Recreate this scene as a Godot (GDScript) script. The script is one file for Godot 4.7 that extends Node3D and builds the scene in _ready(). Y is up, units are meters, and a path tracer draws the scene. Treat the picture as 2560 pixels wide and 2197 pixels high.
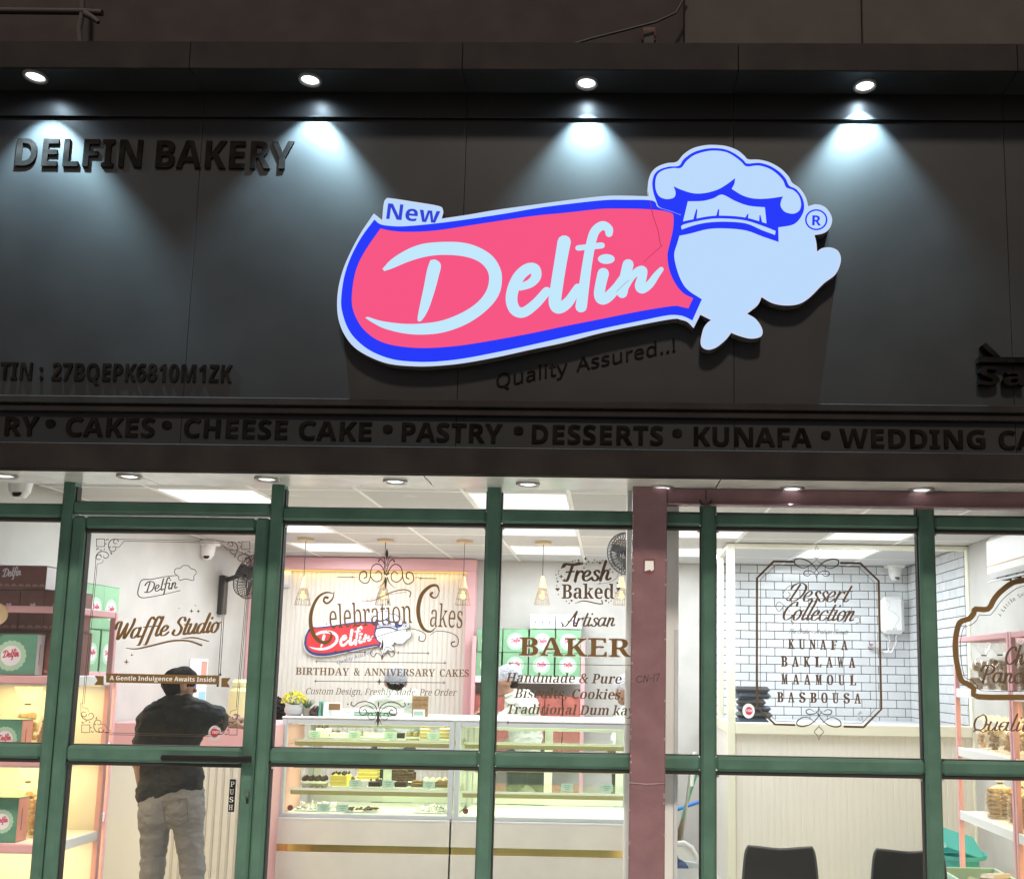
extends Node3D
# A bakery front at night. x runs along the facade, y is up, z = 0 is the plane of the shop glass, the street is at z > 0.

const FOC := 2450.0
const PX := 1480.0
const PYY := 1362.0
var eye := Vector3(0, 1.66, 4.7)
var view := Basis()
var counts := {}
var mats := {}
var boxes := {}
var fonts := {}
var baked := {}
var noise_maps := {}
var rng := RandomNumberGenerator.new()
var jit := RandomNumberGenerator.new()

# ---------------------------------------------------------------- photo pixels to points
func ray(u: float, v: float) -> Vector3:
	return view * Vector3((u - PX) / FOC, -(v - PYY) / FOC, -1.0)

func P(u: float, v: float, z: float) -> Vector3:      # on the plane of that z
	var d := ray(u, v)
	return eye + d * ((z - eye.z) / d.z)

func PH(u: float, v: float, y: float) -> Vector3:     # on the level of that y
	var d := ray(u, v)
	return eye + d * ((y - eye.y) / d.y)

func P2(u: float, v: float, z: float) -> Vector2:
	var p := P(u, v, z)
	return Vector2(p.x, p.y)

# ---------------------------------------------------------------- materials
func lin(r: float, g: float, b: float) -> Color:
	return Color(r, g, b).linear_to_srgb()

func noise_map(kind: String, lo: float, hi: float) -> NoiseTexture2D:
	var key := "%s %.2f %.2f" % [kind, lo, hi]
	if not noise_maps.has(key):
		var n := FastNoiseLite.new()
		n.seed = 7
		if kind == "fine":
			n.noise_type = FastNoiseLite.TYPE_SIMPLEX
			n.frequency = 0.09
			n.fractal_octaves = 4
		elif kind == "cell":
			n.noise_type = FastNoiseLite.TYPE_CELLULAR
			n.frequency = 0.05
		else:
			n.noise_type = FastNoiseLite.TYPE_PERLIN
			n.frequency = 0.012
			n.fractal_octaves = 5
		var g := Gradient.new()
		g.set_color(0, Color(lo, lo, lo))
		g.set_color(1, Color(hi, hi, hi))
		var t := NoiseTexture2D.new()
		t.width = 512
		t.height = 512
		t.seamless = true
		t.noise = n
		t.color_ramp = g
		noise_maps[key] = t
	return noise_maps[key]

func mat(called: String, r: float, g: float, b: float, rough := 0.6, metal := 0.0) -> StandardMaterial3D:
	if mats.has(called):
		return mats[called]
	var m := StandardMaterial3D.new()
	m.resource_name = called
	m.albedo_color = lin(r, g, b)
	m.roughness = rough
	m.metallic = metal
	mats[called] = m
	return m

func patchy(m: StandardMaterial3D, kind: String, lo: float, scale: float, bump := 0.0) -> StandardMaterial3D:
	m.albedo_texture = noise_map(kind, lo, 1.0)
	m.uv1_triplanar = true
	m.uv1_world_triplanar = true
	m.uv1_scale = Vector3(scale, scale, scale)
	if bump > 0.0:
		m.heightmap_enabled = true
		m.heightmap_texture = noise_map(kind, 0.0, 1.0)
		m.heightmap_scale = bump
	return m

func glow(called: String, c: Color, energy := 1.0) -> StandardMaterial3D:
	if mats.has(called):
		return mats[called]
	var m := StandardMaterial3D.new()
	m.resource_name = called
	m.albedo_color = Color(0.03, 0.03, 0.03)
	m.roughness = 0.9
	m.metallic_specular = 0.05
	m.emission_enabled = true
	m.emission = c
	m.emission_energy_multiplier = energy
	mats[called] = m
	return m

func glass(called: String, a := 0.04, rough := 0.0, tint := Color(0.9, 0.97, 0.95)) -> StandardMaterial3D:
	if mats.has(called):
		return mats[called]
	var m := StandardMaterial3D.new()
	m.resource_name = called
	m.transparency = BaseMaterial3D.TRANSPARENCY_ALPHA
	m.albedo_color = Color(tint.r, tint.g, tint.b, a)
	m.roughness = rough
	mats[called] = m
	return m

# ---------------------------------------------------------------- things and parts
func numbered(called: String) -> String:
	var n: int = counts.get(called, 0)
	counts[called] = n + 1
	return called if n == 0 else "%s_%03d" % [called, n]

func thing(called: String, label: String, category: String, at := Vector3.ZERO, group := "") -> Node3D:
	var o := Node3D.new()
	o.name = numbered(called)
	add_child(o)
	o.position = at
	o.set_meta("label", label)
	o.set_meta("category", category)
	if group:
		o.set_meta("group", group)
	return o

func structure(called: String, at := Vector3.ZERO) -> Node3D:
	var o := Node3D.new()
	o.name = called
	add_child(o)
	o.position = at
	o.set_meta("kind", "structure")
	return o

func put(parent: Node3D, called: String, m: Mesh, material: Material, at := Vector3.ZERO) -> MeshInstance3D:
	var o := MeshInstance3D.new()
	o.name = called
	o.mesh = m
	o.material_override = material
	parent.add_child(o, true)
	o.global_transform = Transform3D(Basis(), at)
	return o

# ---------------------------------------------------------------- meshes
func face(st: SurfaceTool, pts: Array, n: Vector3) -> void:
	for k in range(1, pts.size() - 1):
		var a: Vector3 = pts[0]
		var b: Vector3 = pts[k]
		var c: Vector3 = pts[k + 1]
		if (b - a).cross(c - a).dot(n) > 0.0:
			var s := b
			b = c
			c = s
		for p in [a, b, c]:
			st.set_normal(n)
			st.add_vertex(p)

func begin() -> SurfaceTool:
	var st := SurfaceTool.new()
	st.begin(Mesh.PRIMITIVE_TRIANGLES)
	return st

func add_cbox(st: SurfaceTool, c: Vector3, s: Vector3, b: float) -> void:   # a box with chamfered edges
	var h := s / 2.0
	b = minf(b, minf(h.x, minf(h.y, h.z)) * 0.9)
	for ax in 3:
		var u := (ax + 1) % 3
		var w := (ax + 2) % 3
		for sg in [-1.0, 1.0]:
			var n := Vector3.ZERO
			n[ax] = sg
			var q := []
			for k in [[-1, -1], [1, -1], [1, 1], [-1, 1]]:
				var p := Vector3.ZERO
				p[ax] = sg * h[ax]
				p[u] = k[0] * (h[u] - b)
				p[w] = k[1] * (h[w] - b)
				q.append(c + p)
			face(st, q, n)
		if b <= 0.0:
			continue
		for s1 in [-1.0, 1.0]:
			for s2 in [-1.0, 1.0]:
				var n2 := Vector3.ZERO
				n2[u] = s1
				n2[w] = s2
				var q2 := []
				for k in [[-1.0, 0], [1.0, 0], [1.0, 1], [-1.0, 1]]:
					var p2 := Vector3.ZERO
					p2[ax] = k[0] * (h[ax] - b)
					p2[u] = s1 * (h[u] - (b if k[1] else 0.0))
					p2[w] = s2 * (h[w] - (0.0 if k[1] else b))
					q2.append(c + p2)
				face(st, q2, n2.normalized())
	if b > 0.0:
		for sx in [-1.0, 1.0]:
			for sy in [-1.0, 1.0]:
				for sz in [-1.0, 1.0]:
					var sgn := Vector3(sx, sy, sz)
					face(st, [c + sgn * (h - Vector3(0, b, b)), c + sgn * (h - Vector3(b, 0, b)), c + sgn * (h - Vector3(b, b, 0))], sgn.normalized())

func cbox(s: Vector3, b := 0.004) -> ArrayMesh:
	var key := "%.4f %.4f %.4f %.4f" % [s.x, s.y, s.z, b]
	if not boxes.has(key):
		var st := begin()
		add_cbox(st, Vector3.ZERO, s, b)
		boxes[key] = st.commit()
	return boxes[key]

func sheet(w: float, h: float, across := false) -> ArrayMesh:   # a pane of glass
	var key := "sheet %.4f %.4f %s" % [w, h, across]
	if not boxes.has(key):
		var st := begin()
		if across:
			face(st, [Vector3(0, -h / 2, -w / 2), Vector3(0, -h / 2, w / 2), Vector3(0, h / 2, w / 2), Vector3(0, h / 2, -w / 2)], Vector3.RIGHT)
		else:
			face(st, [Vector3(-w / 2, -h / 2, 0), Vector3(w / 2, -h / 2, 0), Vector3(w / 2, h / 2, 0), Vector3(-w / 2, h / 2, 0)], Vector3.BACK)
		boxes[key] = st.commit()
	return boxes[key]

func bx(parent: Node3D, called: String, lo: Vector3, hi: Vector3, m: Material, b := 0.004) -> MeshInstance3D:
	var s := (hi - lo).abs()
	return put(parent, called, cbox(s, b), m, (lo + hi) / 2.0)

func add_poly(st: SurfaceTool, pts: PackedVector2Array, z0: float, z1: float) -> void:   # a plate of that outline from z0 (back) to z1 (front)
	var idx := Geometry2D.triangulate_polygon(pts)
	for k in range(0, idx.size(), 3):
		var t := []
		for j in 3:
			t.append(Vector3(pts[idx[k + j]].x, pts[idx[k + j]].y, z1))
		face(st, t, Vector3.BACK)
		var t2 := []
		for j in 3:
			t2.append(Vector3(pts[idx[k + j]].x, pts[idx[k + j]].y, z0))
		face(st, t2, Vector3.FORWARD)
	var ccw := not Geometry2D.is_polygon_clockwise(pts)
	for k in pts.size():
		var a := pts[k]
		var b := pts[(k + 1) % pts.size()]
		var e := (b - a).normalized()
		var n := Vector3(e.y, -e.x, 0) if ccw else Vector3(-e.y, e.x, 0)
		face(st, [Vector3(a.x, a.y, z0), Vector3(b.x, b.y, z0), Vector3(b.x, b.y, z1), Vector3(a.x, a.y, z1)], n)

func poly(pts: PackedVector2Array, z0: float, z1: float) -> ArrayMesh:
	var st := begin()
	add_poly(st, pts, z0, z1)
	return st.commit()

func outline(flat: Array, z: float, ox := 0.0, oy := 0.0, k := 1.0) -> PackedVector2Array:   # flat list of photo pixels to a world outline
	var r := PackedVector2Array()
	for i in range(0, flat.size(), 2):
		r.append(P2(ox + flat[i] * k, oy + flat[i + 1] * k, z))
	return r

func smooth(pts: PackedVector2Array, closed := true, steps := 5) -> PackedVector2Array:
	var r := PackedVector2Array()
	var n := pts.size()
	for i in (n if closed else n - 1):
		var a := pts[(i - 1 + n) % n] if closed or i > 0 else pts[0] * 2.0 - pts[1]
		var b := pts[i]
		var c := pts[(i + 1) % n]
		var d := pts[(i + 2) % n] if closed or i + 2 < n else pts[n - 1] * 2.0 - pts[n - 2]
		for s in steps:
			r.append(b.cubic_interpolate(c, a, d, float(s) / steps))
	if not closed:
		r.append(pts[n - 1])
	return r

func soft(pts: PackedVector2Array, steps := 4) -> PackedVector2Array:   # smooth(), but corners sharper than 60 degrees stay corners
	var n := pts.size()
	var r := PackedVector2Array()
	var corner := []
	for i in n:
		var e1 := (pts[i] - pts[(i - 1 + n) % n]).normalized()
		var e2 := (pts[(i + 1) % n] - pts[i]).normalized()
		corner.append(e1.dot(e2) < 0.5)
	for i in n:
		var j := (i + 1) % n
		var a := pts[(i - 1 + n) % n] if not corner[i] else pts[i] * 2.0 - pts[j]
		var d := pts[(i + 2) % n] if not corner[j] else pts[j] * 2.0 - pts[i]
		for s in steps:
			r.append(pts[i].cubic_interpolate(pts[j], a, d, float(s) / steps))
	return r

func add_ribbon(st: SurfaceTool, pts: PackedVector2Array, w: PackedFloat32Array, z: float, caps := true) -> void:   # a flat pen stroke facing the street
	var n := pts.size()
	var l := []
	var r := []
	for i in n:
		var t := (pts[mini(i + 1, n - 1)] - pts[maxi(i - 1, 0)]).normalized()
		var s := Vector2(-t.y, t.x) * w[i] * 0.5
		l.append(Vector3(pts[i].x + s.x, pts[i].y + s.y, z))
		r.append(Vector3(pts[i].x - s.x, pts[i].y - s.y, z))
	for i in n - 1:
		face(st, [l[i], r[i], r[i + 1]], Vector3.BACK)
		face(st, [l[i], r[i + 1], l[i + 1]], Vector3.BACK)
	if caps:
		for e in [0, n - 1]:
			var ring := []
			for k in 10:
				var a := TAU * k / 10.0
				ring.append(Vector3(pts[e].x + cos(a) * w[e] * 0.5, pts[e].y + sin(a) * w[e] * 0.5, z + 0.00012 + 0.0001 * (1 if e else 0)))
			face(st, ring, Vector3.BACK)

func stroke(st: SurfaceTool, flat: Array, z: float, w0: float, w1 := -1.0, wm := -1.0, steps := 6) -> void:   # photo pixels; widths in pixels at start, end, middle
	var p := PackedVector2Array()
	for i in range(0, flat.size(), 2):
		p.append(P2(flat[i], flat[i + 1], z))
	var k := (P2(1000, 1500, z) - P2(1001, 1500, z)).length()
	p = smooth(p, false, steps)
	var w := PackedFloat32Array()
	for i in p.size():
		var t := float(i) / (p.size() - 1)
		var a := w0
		var b := w1 if w1 >= 0.0 else w0
		var v := lerpf(a, b, t)
		if wm >= 0.0:
			v = lerpf(v, wm, sin(PI * t))
		w.append(v * k)
	add_ribbon(st, p, w, z)

func line(st: SurfaceTool, u0: float, v0: float, u1: float, v1: float, z: float, w: float) -> void:
	stroke(st, [u0, v0, u1, v1], z, w, w, -1.0, 1)

func disc(st: SurfaceTool, u: float, v: float, z: float, rx: float, ry: float) -> void:
	var k := (P2(1000, 1500, z) - P2(1001, 1500, z)).length()
	var c := P(u, v, z)
	var ring := []
	for i in 20:
		var a := TAU * i / 20.0
		ring.append(c + Vector3(cos(a) * rx * k, sin(a) * ry * k, 0))
	face(st, ring, Vector3.BACK)

func star(st: SurfaceTool, u: float, v: float, z: float, r: float) -> void:   # a four-pointed sparkle
	var k := (P2(1000, 1500, z) - P2(1001, 1500, z)).length()
	var c := P(u, v, z)
	for q in 4:
		var a := TAU * q / 4.0
		var tip := Vector3(cos(a), sin(a), 0) * r * k
		var s := Vector3(-sin(a), cos(a), 0) * r * k * 0.22
		face(st, [c + tip, c + tip * 0.2 + s, c + tip * 0.2 - s], Vector3.BACK)
		face(st, [c, c + tip * 0.2 + s, c + tip * 0.2 - s], Vector3.BACK)

# ---------------------------------------------------------------- lettering
func font(serif: bool, bold: bool) -> SystemFont:
	var key := "%s%s" % [serif, bold]
	if not fonts.has(key):
		var f := SystemFont.new()
		f.font_names = PackedStringArray(["Droid Serif" if serif else "Droid Sans"])
		f.font_weight = 700 if bold else 400
		fonts[key] = f
	return fonts[key]

func typed(s: String, serif: bool, bold: bool, deep: bool) -> Array:   # [triangles, normals], cap height 1, baseline 0, ink from x = 0
	var key := "%s|%s|%s|%s" % [s, serif, bold, deep]
	if baked.has(key):
		return baked[key]
	var out := []
	var base := 0.0
	var cap := 1.0
	for text in ["H", s]:
		var tm := TextMesh.new()
		tm.font = font(serif, bold)
		tm.font_size = 127
		tm.pixel_size = 0.01
		tm.curve_step = 4.0
		tm.depth = 1.0 if deep else 0.0
		tm.horizontal_alignment = HORIZONTAL_ALIGNMENT_LEFT
		tm.vertical_alignment = VERTICAL_ALIGNMENT_BOTTOM
		tm.text = text
		var a := tm.surface_get_arrays(0)
		var v: PackedVector3Array = a[Mesh.ARRAY_VERTEX]
		var nn: PackedVector3Array = a[Mesh.ARRAY_NORMAL]
		var idx: PackedInt32Array = a[Mesh.ARRAY_INDEX]
		var bb := tm.get_aabb()
		if text == "H" and out.is_empty():
			base = bb.position.y
			cap = bb.size.y
			out = [1]
			continue
		var tv := PackedVector3Array()
		var tn := PackedVector3Array()
		for i in idx:
			tv.append(Vector3((v[i].x - bb.position.x) / cap, (v[i].y - base) / cap, v[i].z))
			tn.append(nn[i])
		out = [tv, tn, bb.size.x / cap]
	baked[key] = out
	return out

func add_text(st: SurfaceTool, s: String, serif: bool, bold: bool, a: Vector3, b: Vector3, cap: float, shear := 0.0, depth := 0.0, width := -1.0) -> void:
	# from baseline start a to baseline end b (ink to ink), capitals cap high; depth > 0 makes solid letters
	var t := typed(s, serif, bold, depth > 0.0)
	var along := b - a
	var ex := along.normalized()
	var ey := Vector3.BACK.cross(ex)
	var kx := (along.length() if width < 0.0 else width) / float(t[2])
	if shear > 0.0:
		kx = (along.length() - shear * cap * 0.8) / float(t[2])
	var tv: PackedVector3Array = t[0]
	var tn: PackedVector3Array = t[1]
	for i in tv.size():
		var p := tv[i]
		st.set_normal((ex * tn[i].x + ey * tn[i].y + Vector3.BACK * tn[i].z).normalized())
		st.add_vertex(a + ex * (p.x * kx + shear * p.y * cap) + ey * p.y * cap + Vector3.BACK * (p.z * depth))

func text_px(st: SurfaceTool, s: String, serif: bool, bold: bool, u0: float, v0: float, u1: float, v1: float, cap: float, z: float, shear := 0.0, depth := 0.0) -> void:
	var k := (P(u0, v0, z) - P(u0, v0 - 1.0, z)).length()
	add_text(st, s, serif, bold, P(u0, v0, z), P(u1, v1, z), cap * k, shear, depth)

# a pen-drawn script: for each letter its advance and its strokes (x, y pairs; x-height 1, baseline 0)
var pen := {
	"a": [0.95, [[.72, .8, .5, 1, .2, .85, .08, .4, .2, .05, .42, .05, .65, .4, .76, .95], [.76, .95, .68, .35, .75, .05, .98, .15]]],
	"b": [0.85, [[.35, 1.9, .2, .9, .12, .1, .4, .0, .68, .35, .6, .85, .35, .95, .18, .6]]],
	"c": [0.75, [[.7, .8, .5, 1, .2, .8, .1, .4, .25, .03, .55, .05, .8, .3]]],
	"d": [0.98, [[.72, .8, .5, 1, .2, .85, .08, .4, .2, .05, .42, .05, .65, .4, .76, .95], [.95, 1.9, .8, 1.0, .7, .3, .78, .05, 1.0, .15]]],
	"e": [0.78, [[.12, .42, .45, .5, .62, .75, .5, .98, .28, .9, .1, .5, .2, .06, .5, .03, .82, .3]]],
	"f": [0.62, [[.85, 1.75, .68, 1.95, .48, 1.7, .36, 1, .22, 0, .1, -.7, -.1, -.75], [.08, 1, .75, 1.03]]],
	"h": [0.9, [[.4, 1.9, .22, .9, .1, 0], [.13, .3, .35, .85, .58, .98, .66, .75, .58, .25, .68, .03, .92, .18]]],
	"i": [0.46, [[.25, .98, .15, .35, .22, .03, .48, .2], [.33, 1.42, .36, 1.47]]],
	"k": [0.84, [[.4, 1.9, .22, .9, .1, 0], [.68, .95, .4, .7, .2, .52, .4, .45, .55, .1, .84, .12]]],
	"l": [0.48, [[.42, 1.85, .26, .9, .18, .25, .28, .02, .52, .2]]],
	"n": [0.86, [[.2, .95, .1, 0], [.12, .3, .3, .8, .52, .98, .62, .78, .54, .25, .64, .03, .88, .18]]],
	"o": [0.84, [[.45, .99, .18, .8, .1, .42, .25, .04, .5, .04, .7, .4, .66, .8, .45, .99, .62, .86, .88, .95]]],
	"r": [0.62, [[.2, .95, .1, 0], [.14, .45, .32, .85, .55, .98, .64, .85]]],
	"s": [0.64, [[.6, .82, .42, 1, .22, .85, .3, .6, .52, .35, .45, .05, .2, 0, .05, .18]]],
	"t": [0.55, [[.42, 1.5, .25, .5, .25, .1, .4, .02, .62, .18], [.02, 1, .68, 1.04]]],
	"u": [0.94, [[.2, .97, .1, .4, .2, .04, .42, .1, .66, .5, .75, .97], [.75, .97, .66, .35, .74, .04, .98, .18]]],
	"w": [1.1, [[.15, .97, .1, .4, .2, .04, .4, .2, .55, .9], [.55, .9, .5, .4, .6, .04, .85, .3, .95, .97]]],
	"y": [0.8, [[.2, .97, .12, .45, .25, .1, .45, .2, .7, .97], [.7, .97, .55, .1, .35, -.6, .1, -.65]]],
	"-": [0.7, [[.1, .5, .5, .52]]],
	" ": [0.5, []],
	"W": [1.55, [[.0, 1.1, .02, 1.5, .2, 1.75, .38, 1.6, .35, .9, .42, .05, .55, .1, .75, .7, .98, 1.45], [.98, 1.45, .95, .5, 1.03, .02, 1.25, .5, 1.5, 1.3, 1.55, 1.85]]],
	"S": [1.0, [[1.0, 1.45, .85, 1.75, .5, 1.68, .35, 1.3, .6, 1.0, .85, .65, .75, .15, .4, 0, .08, .2, .15, .5]]],
	"F": [1.0, [[.05, 1.45, .3, 1.75, .7, 1.62, 1.3, 1.8], [.78, 1.65, .62, .8, .42, .05, .12, .08], [.3, .9, .95, .95]]],
	"A": [1.25, [[-.1, .3, .0, 0, .3, .1, .7, .9, 1.1, 1.75], [1.1, 1.75, 1.02, .8, 1.1, .05, 1.3, .15], [.3, .6, .95, .68]]],
	"D": [1.4, [[.7, 1.6, .52, .8, .35, .1], [.05, 1.2, .25, 1.6, .8, 1.75, 1.3, 1.4, 1.3, .7, .9, .1, .3, .02, .02, .15]]],
	"C": [1.05, [[1.05, 1.4, .95, 1.72, .6, 1.65, .2, 1.1, .15, .4, .45, .0, .85, .15, 1.05, .45]]],
	"P": [1.0, [[.5, 1.6, .36, .8, .2, 0], [-.05, 1.2, .2, 1.65, .75, 1.75, 1.08, 1.4, .85, .95, .4, .8]]],
	"O": [1.2, [[.7, 1.75, .25, 1.3, .15, .5, .5, .0, 1.0, .4, 1.1, 1.1, .9, 1.6, .6, 1.7]]],
	"Q": [1.3, [[.7, 1.75, .2, 1.3, .15, .5, .5, .0, 1.0, .3, 1.1, 1.0, .95, 1.55, .7, 1.75], [.2, -.1, .5, .15, 1.0, -.15, 1.35, .05]]],
}

func add_script(st: SurfaceTool, s: String, a: Vector3, b: Vector3, xh: float, thick: float, thin: float, slant := 0.25, dz := 0.0002) -> void:
	# written from a to b on the facade; xh = x-height, pen widths, all in metres
	var total := 0.0
	for c in s:
		total += float(pen[c][0])
	var ex := (b - a).normalized()
	var ey := Vector3.BACK.cross(ex)
	var kx := (b - a).length() / total
	var x := 0.0
	var z := a.z
	for c in s:
		for g in pen[c][1]:
			var p := PackedVector2Array()
			for i in range(0, g.size(), 2):
				var q: Vector3 = a + ex * ((x + g[i]) * kx + g[i + 1] * xh * slant) + ey * (g[i + 1] * xh)
				p.append(Vector2(q.x, q.y))
			p = smooth(p, false, 6)
			var w := PackedFloat32Array()
			for i in p.size():
				var t := (p[mini(i + 1, p.size() - 1)] - p[maxi(i - 1, 0)]).normalized()
				w.append(lerpf(thin, thick, pow(absf(t.y), 1.5)))
			z += dz
			add_ribbon(st, p, w, z)
		x += float(pen[c][0])

func script_px(st: SurfaceTool, s: String, u0: float, v0: float, u1: float, v1: float, xh: float, thick: float, thin: float, z: float, slant := 0.25) -> void:
	var k := (P(u0, v0, z) - P(u0, v0 - 1.0, z)).length()
	add_script(st, s, P(u0, v0, z), P(u1, v1, z), xh * k, thick * k, thin * k, slant)

# ---------------------------------------------------------------- round shapes
func add_lathe(st: SurfaceTool, c: Vector3, prof: Array, n := 20, squash := 1.0) -> void:   # prof: [radius, height] pairs, bottom to top
	for i in prof.size() - 1:
		var r0: float = prof[i][0]
		var r1: float = prof[i + 1][0]
		var y0: float = prof[i][1]
		var y1: float = prof[i + 1][1]
		var sl := Vector2(y1 - y0, r0 - r1).normalized()
		for k in n:
			var a0 := TAU * k / n
			var a1 := TAU * (k + 1) / n
			var d0 := Vector3(cos(a0), 0, sin(a0) * squash)
			var d1 := Vector3(cos(a1), 0, sin(a1) * squash)
			var q := [c + d0 * r0 + Vector3.UP * y0, c + d1 * r0 + Vector3.UP * y0, c + d1 * r1 + Vector3.UP * y1, c + d0 * r1 + Vector3.UP * y1]
			var n0 := Vector3(cos(a0) * sl.x, sl.y, sin(a0) * sl.x)
			var n1 := Vector3(cos(a1) * sl.x, sl.y, sin(a1) * sl.x)
			var nm := (n0 + n1).normalized()
			for tri in [[0, 1, 2], [0, 2, 3]]:
				var A: Vector3 = q[tri[0]]
				var B: Vector3 = q[tri[1]]
				var C: Vector3 = q[tri[2]]
				var ns := [n0, n1, n1, n0]
				var o: Array = tri if (B - A).cross(C - A).dot(nm) < 0.0 else [tri[0], tri[2], tri[1]]
				for j in o:
					st.set_normal(ns[j])
					st.add_vertex(q[j])

func lathe(prof: Array, n := 20, squash := 1.0) -> ArrayMesh:
	var st := begin()
	add_lathe(st, Vector3.ZERO, prof, n, squash)
	return st.commit()

func add_tube(st: SurfaceTool, pts: Array, r0: float, r1 := -1.0, n := 8) -> void:
	var m := pts.size()
	var rings := []
	var up := Vector3.UP
	for i in m:
		var t: Vector3 = (pts[mini(i + 1, m - 1)] - pts[maxi(i - 1, 0)]).normalized()
		if absf(t.dot(up)) > 0.95:
			up = Vector3.RIGHT
		var s := t.cross(up).normalized()
		var q := s.cross(t).normalized()
		up = q
		var r := lerpf(r0, r1 if r1 >= 0.0 else r0, float(i) / (m - 1))
		var ring := []
		for k in n:
			var a := TAU * k / n
			ring.append([pts[i] + (s * cos(a) + q * sin(a)) * r, s * cos(a) + q * sin(a)])
		rings.append(ring)
	for i in m - 1:
		for k in n:
			var k2 := (k + 1) % n
			var a: Array = rings[i][k]
			var b: Array = rings[i][k2]
			var c: Array = rings[i + 1][k2]
			var d: Array = rings[i + 1][k]
			for tri in [[a, b, c], [a, c, d]]:
				var nm: Vector3 = tri[0][1] + tri[1][1] + tri[2][1]
				var o: Array = tri if (tri[1][0] - tri[0][0]).cross(tri[2][0] - tri[0][0]).dot(nm) < 0.0 else [tri[0], tri[2], tri[1]]
				for e in o:
					st.set_normal(e[1])
					st.add_vertex(e[0])
	for e in [0, m - 1]:
		var ring := []
		for k in n:
			ring.append(rings[e][k][0])
		var tn: Vector3 = (pts[1] - pts[0]).normalized() * -1.0 if e == 0 else (pts[m - 1] - pts[m - 2]).normalized()
		face(st, ring, tn)

func tube(pts: Array, r0: float, r1 := -1.0, n := 8) -> ArrayMesh:
	var st := begin()
	add_tube(st, pts, r0, r1, n)
	return st.commit()

func bead(w: float, h: float, pitch: float, deep: float) -> ArrayMesh:   # a sheet of vertical tongue-and-groove beading, from x 0 to w, y 0 to h, front at z 0
	var st := begin()
	var n := int(w / pitch)
	var p := w / n
	var prof := [[0.0, -deep], [0.12, 0.0], [0.72, 0.0], [0.8, -deep * 0.6], [0.88, 0.0], [0.94, -deep * 0.2], [1.0, -deep]]
	for i in n:
		for j in prof.size() - 1:
			var x0 := (i + float(prof[j][0])) * p
			var x1 := (i + float(prof[j + 1][0])) * p
			var z0: float = prof[j][1]
			var z1: float = prof[j + 1][1]
			face(st, [Vector3(x0, 0, z0), Vector3(x1, 0, z1), Vector3(x1, h, z1), Vector3(x0, h, z0)], Vector3(-(z1 - z0), 0, x1 - x0).normalized())
	return st.commit()

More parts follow.
